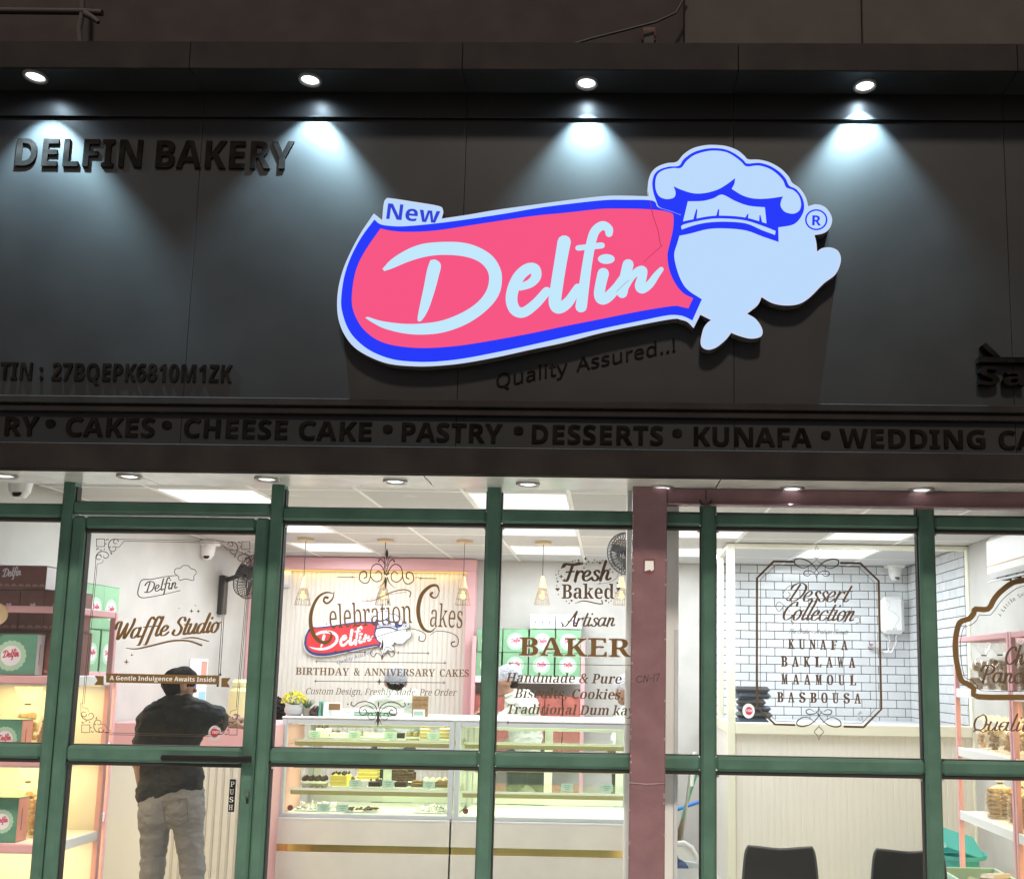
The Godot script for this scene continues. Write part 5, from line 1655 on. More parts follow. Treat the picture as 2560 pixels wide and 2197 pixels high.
func left_unit() -> void:
	# near unit, its open front turned to the window
	var t := thing("window_shelf", "pink framed shelf unit facing the window with warm lit boards", "shelf", Vector3(-3.05, 0, -0.4))
	shelf_frame(t, XL + 0.01, -2.70, -0.62, -0.13, [1.6, 1.2, 0.79, 0.36], 1.945, mats["pink_paint"], -1.0)
	bx(t, "back_panel", Vector3(XL + 0.012, 0.1, -0.628), Vector3(-2.705, 1.59, -0.621), mats["white_board"], 0.0)
	var gb := "brown boxes on the window shelf"
	var zz := -0.36
	var X := func(u: float, v: float) -> float: return P(u, v, zz + 0.12).x
	cake_box("brown_cake_box", "wide brown cake box lying on top of the stacked brown boxes", gb, Vector3(X.call(20, 1450), 2.035, zz), Vector3(0.40, 0.118, 0.26), mats["box_brown"], mats["box_lilac"], 2)
	for k in 3:
		cake_box("brown_cake_box", ["brown cake box in upper row behind the pink rail beside the wall", "brown cake box in upper row behind the middle of the pink rail", "brown cake box in upper row at the end of the pink rail"][k], gb, Vector3(X.call([20, 80, 133][k], 1530), 1.825, zz), Vector3(0.122, 0.205, 0.26), mats["box_brown"], mats["box_brown"], 2)
		cake_box("brown_cake_box", ["brown cake box in lower row beside the wall", "brown cake box in lower row behind the teal box", "reddish brown cake box in lower row next to the teal box's lilac side"][k], gb, Vector3(X.call([20, 80, 133][k], 1640), 1.602, zz), Vector3(0.122, 0.218, 0.24), mats["box_brown"], mats["box_brown"], 2)
	cake_box("teal_cake_box", "teal cake box with lilac side standing below the pink rail", "teal cake boxes on the window shelf", Vector3(P(25, 1640, -0.15).x, 1.602, -0.19), Vector3(0.25, 0.20, 0.07), mats["box_teal"], mats["box_lilac"], 1)
	cake_box("teal_cake_box", "teal cake box with pink side beside cookie bag, upper warm shelf", "teal cake boxes on the window shelf", Vector3(P(10, 1800, -0.15).x, 1.202, -0.22), Vector3(0.165, 0.178, 0.09), mats["box_teal"], mats["box_pink"], 1)
	cake_box("teal_cake_box", "teal cake box with pink side beside layered biscuits, middle warm shelf", "teal cake boxes on the window shelf", Vector3(P(0, 2020, -0.15).x, 0.792, -0.22), Vector3(0.15, 0.21, 0.09), mats["box_teal"], mats["box_pink"], 1)
	cake_box("teal_cake_box", "teal cake box with pink side on the lowest warm shelf", "teal cake boxes on the window shelf", Vector3(P(-20, 2200, -0.15).x, 0.362, -0.22), Vector3(0.15, 0.23, 0.09), mats["box_teal"], mats["box_pink"], 1)
	cookie_pack("cookie_bag", "tied clear bag of chocolate cookies on the upper warm shelf", Vector3(P(98, 1860, -0.3).x, 1.202, -0.36), 0.10, 0.31, mats["cookie_dark"], "pile", 3, "bags on the window shelf")
	cookie_pack("cookie_bag", "tied clear bag of pale sticks behind teal box, upper warm shelf", Vector3(P(25, 1860, -0.3).x, 1.202, -0.42), 0.17, 0.34, mats["cookie_pale"], "pile", 4, "bags on the window shelf")
	cookie_pack("cookie_bag", "tied clear bag of layered golden biscuits on the middle warm shelf", Vector3(P(82, 2060, -0.3).x, 0.792, -0.36), 0.11, 0.30, mats["cookie_pale"], "stack", 5, "bags on the window shelf")
	cookie_pack("cookie_bag", "tied clear bag behind teal box on the middle warm shelf", Vector3(P(25, 2060, -0.3).x, 0.792, -0.42), 0.15, 0.36, mats["cookie_pale"], "pile", 6, "bags on the window shelf")
	var wb := thing("round_wooden_board", "round pale wooden board leaning on the pink rail's boxes", "board", P(-10, 1560, -0.12))
	var st := begin()
	add_tube(st, [P(-14, 1535, -0.115), P(-14, 1535, -0.10)], 0.058, 0.056, 28)
	put(wb, "disc", st.commit(), mats["pale_wood"])
	# second unit along the wall, open to the room
	var b := thing("wall_shelf", "pink and white shelf unit along the wall behind the door", "shelf", Vector3(-3.2, 0, -0.95))
	shelf_frame(b, XL + 0.01, -2.985, -1.24, -0.64, [1.6, 1.2, 0.79, 0.36], 1.62, null, 1.0)
	var gg := "green boxes along the wall shelf"
	var k := 0
	for row in 2:
		for col in 3:
			var at := Vector3(-3.07, 1.602 + row * 0.262, -0.74 - col * 0.175)
			cake_box("green_cake_box", "green cake box with lilac label in %s row, %s the door" % [["lower", "upper"][row], ["nearest to", "second from", "third from"][col]], gg, at, Vector3(0.165, 0.255, 0.16), mats["box_green"], mats["box_green"], 1, PI / 2)
			k += 1
	cookie_pack("bread_bag", "clear bag of tall layered toast on the wall shelf behind the door", Vector3(-3.10, 1.202, -0.80), 0.16, 0.34, mats["cookie"], "stack", 8, "bags on the wall shelf")
	cookie_pack("bread_bag", "clear bag of crunchy snacks with a green sticker behind the door", Vector3(-3.10, 0.792, -0.74), 0.17, 0.40, mats["cookie_pale"], "rusk", 9, "bags on the wall shelf")
	cookie_pack("bread_bag", "low clear bag of golden rolls on the lowest wall shelf", Vector3(-3.12, 0.362, -0.80), 0.24, 0.30, mats["cookie"], "stack", 10, "bags on the wall shelf")

func right_unit() -> void:
	var g := "bags on the side wall shelves"
	for u in 2:
		var z0: float = [-2.10, -1.15][u]
		var z1: float = [-1.16, -0.22][u]
		var t := thing("side_shelf", ["pink and white shelf unit beside the beaded kitchen partition", "pink and white shelf unit beside the pancake badge window"][u], "shelf", Vector3(2.57, 0, (z0 + z1) / 2))
		shelf_frame(t, 2.345, XR - 0.01, z0, z1, [1.59, 1.2, 0.785, 0.36], 1.94, null, 1.0)
		for y in [1.59, 1.2, 0.785, 0.36]:
			bx(t, "board_edge", Vector3(2.347, y - 0.055, z0 + 0.031), Vector3(2.362, y + 0.004, z1 - 0.031), mats["white_board"], 0.003)
		rng.seed = 40 + u
		var kinds := ["pale wavy rusks", "golden rusks", "coconut biscuits", "crisp biscuits", "butter biscuits"]
		for lv in 3:
			var y: float = [1.592, 1.202, 0.787][lv]
			for q in 4:
				var kd := (q + lv * 2 + u) % 5
				var m: Material = [mats["cookie_pale"], mats["cookie"], mats["cookie_pale"], mats["cookie_dark"], mats["cookie"]][kd]
				if lv == 0:
					m = mats["cookie_pale"] if kd != 1 else mats["cookie"]
				var h: float = [0.31, 0.22, 0.30][lv]
				rng.seed = 90 + u * 20 + lv * 5 + q
				var jx := rng.randf_range(-0.03, 0.03)
				if lv == 2 and q == 0 and u == 0:
					continue
				cookie_pack("biscuit_bag", "clear bag of %s, %s board, %s from the partition, %s unit" % [kinds[kd], ["top", "middle", "lower"][lv], ["first", "second", "third", "fourth"][q], ["partition", "window"][u]], Vector3(2.52 + jx, y, z0 + 0.15 + q * 0.215), 0.19, h, m, ["rusk", "pile", "stack"][lv], 60 + u * 12 + lv * 4 + q, g)
	var bn := thing("teal_bin", "teal plastic bin with sloping rim under the side shelf", "bin", Vector3(2.15, 0, -2.3))
	mat("teal_plastic", 0.06, 0.42, 0.38, 0.4)
	var bp := P(2400, 2150, -2.3)
	put(bn, "tub", lathe([[0.10, 0.0], [0.13, 0.45], [0.17, bp.y + 0.02], [0.185, bp.y + 0.05]], 24), mats["teal_plastic"], Vector3(bp.x, 0, -2.3))
	var lid := put(bn, "flap_lid", cbox(Vector3(0.30, 0.012, 0.24), 0.004), mats["teal_plastic"], Vector3(bp.x + 0.02, bp.y + 0.11, -2.34))
	lid.rotation = Vector3(0.5, 0, -0.35)
	var ct := thing("packet_crate", "pale green crate filled with patterned snack packets", "crate", Vector3(2.2, 0, -1.0))
	mat("pale_green_plastic", 0.42, 0.62, 0.48, 0.5)
	var cp := P(2445, 2175, -1.05)
	for e in [[-0.16, 0.16, -0.005, 0.005, 0.18], [-0.16, 0.16, -0.005, 0.005, -0.18]]:
		bx(ct, "side", Vector3(cp.x + e[0], cp.y - 0.42, -1.05 + e[4] - 0.006), Vector3(cp.x + e[1], cp.y - 0.02, -1.05 + e[4] + 0.006), mats["pale_green_plastic"], 0.003)
	for s in [-1.0, 1.0]:
		bx(ct, "side", Vector3(cp.x + s * 0.16 - 0.006, cp.y - 0.42, -1.223), Vector3(cp.x + s * 0.16 + 0.006, cp.y - 0.02, -0.877), mats["pale_green_plastic"], 0.003)
	bx(ct, "base", Vector3(cp.x - 0.153, cp.y - 0.42, -1.22), Vector3(cp.x + 0.153, cp.y - 0.41, -0.88), mats["pale_green_plastic"], 0.002)
	for s in [-1.0, 1.0]:
		for z in [-1.2, -0.9]:
			bx(ct, "leg", Vector3(cp.x + s * 0.14 - 0.01, 0.0, z - 0.01), Vector3(cp.x + s * 0.14 + 0.01, cp.y - 0.421, z + 0.01), mats["steel"], 0.002)
	patchy(mat("packet_red", 0.62, 0.24, 0.24, 0.4), "cell", 0.35, 9.0)
	patchy(mat("packet_green", 0.42, 0.55, 0.32, 0.4), "cell", 0.35, 9.0)
	patchy(mat("packet_cream", 0.78, 0.62, 0.42, 0.4), "cell", 0.5, 9.0)
	rng.seed = 33
	for i in 9:
		var pk := thing("snack_packet", "%s snack packet in the pale green crate, %s from the bottom" % [["red patterned", "green patterned", "plain cream"][i % 3], ["first", "second", "third", "fourth", "fifth", "sixth", "seventh", "eighth", "ninth"][i]], "packet", Vector3(cp.x + (i % 3 - 1) * 0.095, cp.y - 0.405 + i * 0.044, -1.05 + rng.randf_range(-0.07, 0.07)), "packets in the crate")
		var o := put(pk, "pouch", cbox(Vector3(0.16, 0.04, 0.13), 0.018), mats[["packet_red", "packet_green", "packet_cream"][i % 3]], pk.position + Vector3(0, 0.02, 0))
		o.rotation = Vector3(rng.randf_range(-0.15, 0.15), rng.randf_range(-0.6, 0.6), rng.randf_range(-0.2, 0.2))
	# air conditioner on the side wall
	var ac := thing("air_conditioner", "white split air conditioner on the side wall above the shelves", "air conditioner", Vector3(2.68, 2.33, -1.58))
	bx(ac, "casing", Vector3(2.56, 2.34, -2.03), Vector3(2.798, 2.62, -1.13), mats["white_board"], 0.03)
	bx(ac, "front_trim", Vector3(2.5555, 2.415, -2.01), Vector3(2.5595, 2.423, -1.15), mats["pale_wood"], 0.0)
	var fl := bx(ac, "air_flap", Vector3(2.55, 2.325, -1.99), Vector3(2.68, 2.337, -1.17), mats["case_grey"], 0.003)
	fl.rotation.z = 0.35
	for i in 5:
		bx(ac, "outlet_slat", Vector3(2.60, 2.322, -1.95 + i * 0.16), Vector3(2.70, 2.339, -1.94 + i * 0.16), mats["black_plastic"], 0.0)

# ---------------------------------------------------------------- back wall, counters, kitchen
func back_of_shop() -> void:
	var zp := -4.38
	var t := thing("logo_wall", "beaded wall panel in a pink surround lit by a yellow strip", "wall panel", Vector3(-2.4, 0, ZB))
	var x0 := XL + 0.003
	var x1 := P(1187, 1500, zp).x
	var xi := P(1165, 1500, zp).x
	var yt := P(950, 1424, zp).y
	bx(t, "surround", Vector3(x0, yt, ZB + 0.002), Vector3(x1, CEIL - 0.006, zp), mats["pink_paint"], 0.004)
	bx(t, "surround", Vector3(xi, 0, ZB + 0.002), Vector3(x1, yt - 0.001, zp), mats["pink_paint"], 0.004)
	bx(t, "surround", Vector3(x0, 0, ZB + 0.002), Vector3(P(624, 1600, zp).x, yt - 0.001, zp), mats["pink_paint"], 0.004)
	var bl := P(624, 1600, zp).x + 0.001
	put(t, "beaded_panel", bead(xi - bl - 0.002, yt - 0.002, 0.045, 0.006), mats["bead_white"], Vector3(bl, 0, ZB + 0.03))
	bx(t, "led_strip", Vector3(bl + 0.02, yt - 0.010, ZB + 0.05), Vector3(xi - 0.02, yt - 0.002, ZB + 0.062), mats["led_warm"], 0.0)
	area(t, Vector3((bl + xi) / 2, yt - 0.02, ZB + 0.075), Vector3(0, -1, -0.25), xi - bl - 0.1, 0.03, 0.09, Color(1.0, 0.84, 0.36))
	var lg := thing("wall_logo", "red ribbon logo plate with chef hat on the beaded wall", "sign", P(890, 1640, ZB + 0.04))
	var zl := ZB + 0.06
	draw_sign(lg, zl, 753.3, 1519.0, 0.214, ZB + 0.032, mat("logo_white", 0.80, 0.80, 0.80, 0.4), mats["logo_white"], mat("logo_navy", 0.03, 0.04, 0.17, 0.4), mat("logo_red", 0.66, 0.035, 0.045, 0.35), mats["logo_white"])
	var st := begin()
	text_px(st, "Quality Assured", false, false, 842, 1660, 932, 1634, 9.0, zl + 0.004, 0.18)
	put(lg, "motto_lettering", st.commit(), mats["logo_navy"])
	var cf := thing("framed_certificate", "small grey framed certificate on the beaded wall", "picture frame", P(716, 1468, ZB + 0.04))
	bx(cf, "frame", P(700, 1469, ZB + 0.04), P(727, 1419, ZB + 0.06), mats["case_grey"], 0.004)
	bx(cf, "paper", P(703, 1461, ZB + 0.0605), P(722, 1427, ZB + 0.063), mats["white_board"], 0.0)
	# shelf of boxes beside the logo wall
	var zs := -4.2
	var s := thing("box_rack", "pink posted rack of cake boxes on the back wall", "shelf", Vector3(P(1315, 1700, zs).x, 0, zs))
	var sx0 := P(1188, 1700, zs).x
	var sx1 := P(1452, 1700, zs).x
	var yb := P(1320, 1691, zs).y
	for x in [sx0 - 0.035, sx1]:
		bx(s, "post", Vector3(x, 0, zs - 0.02), Vector3(x + 0.035, P(1180, 1590, zs).y, zs + 0.02), mats["pink_paint"], 0.003)
	bx(s, "board", Vector3(sx0 + 0.001, yb - 0.06, zs - 0.30), Vector3(sx1 - 0.001, yb, zs + 0.015), mats["white_board"], 0.003)
	bx(s, "board", Vector3(sx0 + 0.001, 0.88, zs - 0.30), Vector3(sx1 - 0.001, 0.93, zs + 0.015), mats["white_board"], 0.003)
	var w := (sx1 - sx0) / 4.0
	var cols := ["next to the logo wall", "second from the logo wall", "third from the logo wall", "at the far post"]
	for r in 2:
		for c in 4:
			cake_box("green_gift_box", "green cake box with round label, %s row of the rack, %s" % [["lower", "upper"][r], cols[c]], "green boxes on the back rack", Vector3(sx0 + (c + 0.5) * w, yb + 0.002 + r * 0.214, zs - 0.12), Vector3(w - 0.012, 0.208, 0.24), mats["box_green"], mats["box_green"], 1)
	for c in 2:
		cake_box("lilac_gift_box", "lilac cake box with icons topping the rack, %s" % cols[c + 2], "lilac boxes on the back rack", Vector3(sx0 + (c + 2.5) * w, yb + 0.433, zs - 0.12), Vector3(w - 0.012, 0.125, 0.24), mats["box_lilac"], mats["box_lilac"], 3)
	var w2 := (sx1 - sx0) / 6.0
	for r in 2:
		for c in 6:
			cake_box("red_gift_box", "glossy red cake box on the rack below the white board, %s row, column %s" % [["lower", "upper"][r], ["one", "two", "three", "four", "five", "six"][c]], "red boxes on the back rack", Vector3(sx0 + (c + 0.5) * w2, 0.932 + r * 0.26, zs - 0.12), Vector3(w2 - 0.008, 0.25, 0.24), mats["box_red"], mats["box_red"], 0)
	# pendant lamps
	var px := [[763, 1345, 750], [963, 1348, 950], [1164, 1353, 1155], [1360, 1356, 1355], [1555, 1357, 1551]]
	var zc := -3.12
	var wh := ["beside the framed certificate", "in front of the celebration lettering's middle", "by the pink surround's edge", "left of the fresh baked lettering".replace("left of", "beside"), "next to the white post"]
	for k in 5:
		var top := PH(px[k][0], px[k][1], CEIL)
		var x := top.x
		var yc := P(px[k][2], 1440, zc).y
		var ym := P(px[k][2], 1471, zc).y
		var y0 := P(px[k][2], 1512, zc).y
		var l := thing("pendant_lamp", "wood and wire pendant lamp " + wh[k], "pendant lamp", Vector3(x, y0, zc), "pendant lamps over the counter")
		put(l, "ceiling_rose", lathe([[0.0, -0.022], [0.066, -0.022], [0.068, -0.002], [0.0, -0.001]], 24), mats["pale_wood"], Vector3(x, CEIL, zc))
		put(l, "cord", tube([Vector3(x, CEIL - 0.02, zc), Vector3(x, yc, zc)], 0.003), mats["black_plastic"])
		put(l, "wooden_cap", lathe([[0.030, 0.0], [0.034, 0.004], [0.016, yc - ym - 0.01], [0.010, yc - ym], [0.0, yc - ym + 0.002]], 20), mats["pale_wood"], Vector3(x, ym, zc))
		var cg := begin()
		for i in 18:
			var a := TAU * i / 18.0
			var d := Vector3(cos(a), 0, sin(a))
			add_tube(cg, [Vector3(x, ym, zc) + d * 0.030, Vector3(x, (ym + y0) / 2, zc) + d * 0.048, Vector3(x, y0, zc) + d * 0.062], 0.0016, -1.0, 4)
		for h in [0.0, 0.35, 0.7]:
			var rr := []
			for i in 25:
				var a := TAU * i / 24.0
				rr.append(Vector3(x + cos(a) * lerpf(0.062, 0.040, h), lerpf(y0, ym, h), zc + sin(a) * lerpf(0.062, 0.040, h)))
			add_tube(cg, rr, 0.0016, -1.0, 4)
		put(l, "wire_cage", cg.commit(), mat("cage_wire", 0.30, 0.24, 0.16, 0.4, 0.6))
		put(l, "bulb", lathe([[0.0, -0.032], [0.016, -0.028], [0.023, -0.012], [0.021, 0.004], [0.012, 0.02], [0.010, 0.034], [0.0, 0.035]], 14), mats["bulb_glow"], Vector3(x, (ym + y0) / 2 + 0.01, zc))
		omni(l, Vector3(x, (ym + y0) / 2 + 0.005, zc), 0.06, Color(1.0, 0.80, 0.5), 0.02)
	# wall fans
	fan("wall_fan", "black wall fan with pull cords on the cream side wall", Vector3(XL, P(537, 1455, -3.7).y, -3.72), Vector3(0.24, 0.02, 0.06), Vector3(0.92, -0.42, 0.28), 0.2, true)
	var fz := -2.3
	var fc := P(1581, 1378, fz)
	fan("hanging_fan", "dark caged fan hanging from the ceiling near the white post", Vector3(fc.x, CEIL - 0.004, fz), Vector3(0, fc.y - CEIL - 0.06, 0), Vector3(-0.45, -0.25, 0.85), 0.15, false)
	# ceiling cameras
	camera_dome("dome_camera", "white dome camera in the corner above the door's wall fan", Vector3(P(520, 1350, -3.3).x, CEIL - 0.004, -3.3))
	camera_dome("dome_camera", "white dome camera above the shelf of brown boxes", Vector3(P(45, 1200, -0.4).x, CEIL - 0.004, -0.42))

func camera_dome(called: String, label: String, at: Vector3) -> void:
	var t := thing(called, label, "camera", at, "dome cameras")
	put(t, "mount", cbox(Vector3(0.17, 0.045, 0.13), 0.01), mats["white_board"], at + Vector3(0, -0.0225, 0))
	put(t, "dome", lathe([[0.0, -0.165], [0.032, -0.155], [0.052, -0.125], [0.06, -0.08], [0.062, -0.046]], 20), mats["white_board"], at)
	var e := put(t, "lens", lathe([[0.0, 0.0], [0.018, -0.001], [0.024, -0.008]], 16), mats["black_plastic"], at + Vector3(0.012, -0.135, 0.046))
	e.rotation = Vector3(1.0, 0.2, 0)

func fan(called: String, label: String, base: Vector3, arm: Vector3, dir: Vector3, r: float, cords: bool) -> void:
	var t := thing(called, label, "fan", base)
	var m: Material = mats["black_plastic"] if cords else mat("fan_grey", 0.05, 0.05, 0.055, 0.4)
	var hub := base + arm + Vector3(0, 0.06, 0)
	if cords:
		bx(t, "wall_bracket", base + Vector3(0.0, -0.28, -0.05), base + Vector3(0.05, 0.06, 0.05), m, 0.008)
		put(t, "arm", tube([base + Vector3(0.05, 0.02, 0), hub], 0.022), m)
		for s in [-0.02, 0.02]:
			var len_ := 0.95 if s < 0 else 1.12
			var c := put(t, "pull_cord", tube([base + Vector3(0.04, -0.27, s), base + Vector3(0.04, -0.27 - len_ * 0.55, s)], 0.003, -1, 5), m)
			put(c, "cord_knob", lathe([[0.004, 0.02], [0.010, 0.014], [0.010, 0.0], [0.0, -0.002]].duplicate(), 10), m, base + Vector3(0.04, -0.28 - len_ * 0.55, s))
	else:
		put(t, "arm", tube([base, base + arm * 0.6, hub], 0.02), m)
	var d := dir.normalized()
	var sd := d.cross(Vector3.UP).normalized()
	var up := sd.cross(d)
	put(t, "motor", tube([hub - d * 0.06, hub + d * 0.05], 0.055, 0.045, 16), m)
	var cg := begin()
	for i in 40:
		var a := TAU * i / 40.0
		var o := sd * cos(a) + up * sin(a)
		add_tube(cg, [hub + d * 0.14 + o * 0.03, hub + d * 0.14 + o * r * 0.7, hub + d * 0.10 + o * r, hub + d * 0.05 + o * r * 0.97, hub + d * 0.02 + o * 0.05], 0.0028, -1, 4)
	for q in [[0.14, 0.35], [0.14, 0.7], [0.10, 1.0], [0.05, 0.97]]:
		var rr := []
		for i in 33:
			var a := TAU * i / 32.0
			rr.append(hub + d * q[0] + (sd * cos(a) + up * sin(a)) * r * q[1])
		add_tube(cg, rr, 0.004, -1, 5)
	put(t, "cage", cg.commit(), m)
	for i in 3:
		var a := TAU * i / 3.0 + 0.4
		var o := sd * cos(a) + up * sin(a)
		var p := d.cross(o)
		var b := begin()
		var q0 := hub + d * 0.085
		var q := [q0 + o * 0.03 - p * 0.02, q0 + o * r * 0.45 - p * r * 0.28 + d * 0.02, q0 + o * r * 0.86 - p * r * 0.22 + d * 0.02, q0 + o * r * 0.88 + p * r * 0.18 - d * 0.015, q0 + o * r * 0.4 + p * r * 0.16 - d * 0.012, q0 + o * 0.03 + p * 0.02]
		for k in range(1, 5):
			face(b, [q[0], q[k], q[k + 1]], d)
		put(t, "blade", b.commit(), m)

func display_case(label: String, x0: float, x1: float) -> void:
	var z := -2.25
	var zb := -2.95
	var yb := P(900, 2046, z).y
	var yt := P(900, 1794, z).y
	var yg := P(900, 1812, z).y
	var yd := P(900, 2036, z).y
	var t := thing("display_case", label, "display case", Vector3((x0 + x1) / 2, 0, (z + zb) / 2), "lit cake display cases")
	var la: Material = mats["laminate"]
	# plinth with a mirror gold band
	var g0 := P(900, 2131, z).y
	var g1 := P(900, 2112, z).y
	bx(t, "plinth_panel", Vector3(x0 - 0.02, 0.0, zb), Vector3(x1 + 0.004, g0, z + 0.02), la, 0.002)
	bx(t, "gold_band", Vector3(x0 - 0.018, g0 + 0.0005, zb), Vector3(x1 + 0.003, g1 - 0.0005, z + 0.012), mats["gold_mirror"], 0.0)
	bx(t, "plinth_panel", Vector3(x0 - 0.02, g1, zb), Vector3(x1 + 0.004, yb - 0.012, z + 0.02), la, 0.002)
	bx(t, "plinth_cap", Vector3(x0 - 0.02, yb - 0.0115, zb), Vector3(x1 + 0.004, yb, z + 0.022), mats["white_board"], 0.002)
	# metal frame
	var gm: Material = mats["case_grey"]
	for x in [x0, x1 - 0.036]:
		bx(t, "post", Vector3(x, yb + 0.001, z - 0.036), Vector3(x + 0.036, yt - 0.013, z), gm, 0.004)
		bx(t, "post", Vector3(x, yb + 0.001, zb), Vector3(x + 0.036, yt - 0.013, zb + 0.036), gm, 0.004)
	bx(t, "frame_rail", Vector3(x0 + 0.0365, yg, z - 0.034), Vector3(x1 - 0.0365, yt - 0.014, z - 0.001), gm, 0.003)
	bx(t, "frame_rail", Vector3(x0 + 0.0365, yb + 0.001, z - 0.034), Vector3(x1 - 0.0365, yd, z - 0.001), gm, 0.003)
	bx(t, "top_slab", Vector3(x0 - 0.003, yt - 0.012, zb - 0.005), Vector3(x1 + 0.003, yt, z + 0.006), mats["white_board"], 0.004)
	bx(t, "deck", Vector3(x0 + 0.037, yb + 0.002, zb + 0.04), Vector3(x1 - 0.037, yd - 0.003, z - 0.036), mats["case_white"], 0.001)
	put(t, "front_glass", sheet(x1 - x0 - 0.074, yg - yd - 0.002), mats["case_glass"], Vector3((x0 + x1) / 2, (yg + yd) / 2, z - 0.018))
	for x in [x0 + 0.012, x1 - 0.012]:
		put(t, "side_glass", sheet(z - zb - 0.075, yg - yd, true), mats["case_glass"], Vector3(x, (yg + yd) / 2, (z + zb) / 2))
	# two framed sliding doors at the back
	var cw: Material = mats["case_white"]
	var xm := (x0 + x1) / 2
	for s in 2:
		var a := x0 + 0.04 if s == 0 else xm - 0.03
		var b := xm + 0.03 if s == 0 else x1 - 0.04
		var zz := zb + 0.012 + s * 0.016
		bx(t, "door_frame", Vector3(a, yg - 0.06, zz), Vector3(b, yg + 0.02, zz + 0.014), cw, 0.002)
		bx(t, "door_frame", Vector3(a, yd, zz), Vector3(b, yd + 0.09, zz + 0.014), cw, 0.002)
		bx(t, "door_frame", Vector3(a, yd + 0.0905, zz), Vector3(a + 0.06, yg - 0.0605, zz + 0.014), cw, 0.002)
		bx(t, "door_frame", Vector3(b - 0.06, yd + 0.0905, zz), Vector3(b, yg - 0.0605, zz + 0.014), cw, 0.002)
		put(t, "sliding_glass", sheet(b - a - 0.122, yg - yd - 0.152), mats["case_glass"], Vector3((a + b) / 2, (yg - 0.06 + yd + 0.09) / 2, zz + 0.007))
	# glass shelves with crinkled gold foil edges
	for v in [1849.0, 1906.0, 1972.0]:
		var dz := -2.38 if v < 1960.0 else -2.34
		var y := P(900, v, dz).y
		put(t, "glass_shelf", cbox(Vector3(x1 - x0 - 0.08, 0.008, dz - zb - 0.10), 0.0), mats["case_glass"], Vector3(xm, y - 0.004, (dz + zb + 0.08) / 2))
		bx(t, "shelf_nose", Vector3(x0 + 0.041, y - 0.014, dz - 0.004), Vector3(x1 - 0.041, y - 0.001, dz + 0.002), mats["case_white"], 0.001)
		bx(t, "gold_foil", Vector3(x0 + 0.042, y - 0.050, dz - 0.045), Vector3(x1 - 0.042, y - 0.020, dz - 0.040), mats["gold_foil"], 0.0)
		bx(t, "gold_foil", Vector3(x0 + 0.043, y - 0.064, zb + 0.075), Vector3(x1 - 0.043, y - 0.010, zb + 0.080), mats["gold_foil"], 0.0)
		var led := bx(t, "led_strip", Vector3(x0 + 0.06, y - 0.018, dz - 0.035), Vector3(x1 - 0.06, y - 0.0135, dz - 0.025), mats["led_case"], 0.0)
		area(led, Vector3(xm, y - 0.026, dz - 0.15), Vector3.DOWN, x1 - x0 - 0.16, 0.12, CASE_E, Color(0.93, 1.0, 0.74))
	var lt := bx(t, "led_strip", Vector3(x0 + 0.06, yg - 0.004, z - 0.055), Vector3(x1 - 0.06, yg + 0.004, z - 0.040), mats["led_case"], 0.0)
	area(lt, Vector3(xm, yg - 0.01, z - 0.2), Vector3.DOWN, x1 - x0 - 0.16, 0.2, CASE_E * 1.6, Color(0.93, 1.0, 0.78))
	var bd := P(x0, 0, 0)
	bd = Vector3(x0 + 0.085, yd + 0.035, z - 0.0135)
	put(t, "round_badge", tube([bd, bd + Vector3(0, 0, 0.002)], 0.02, 0.02, 20), mats["box_brown"])

const CASE_E := 0.2

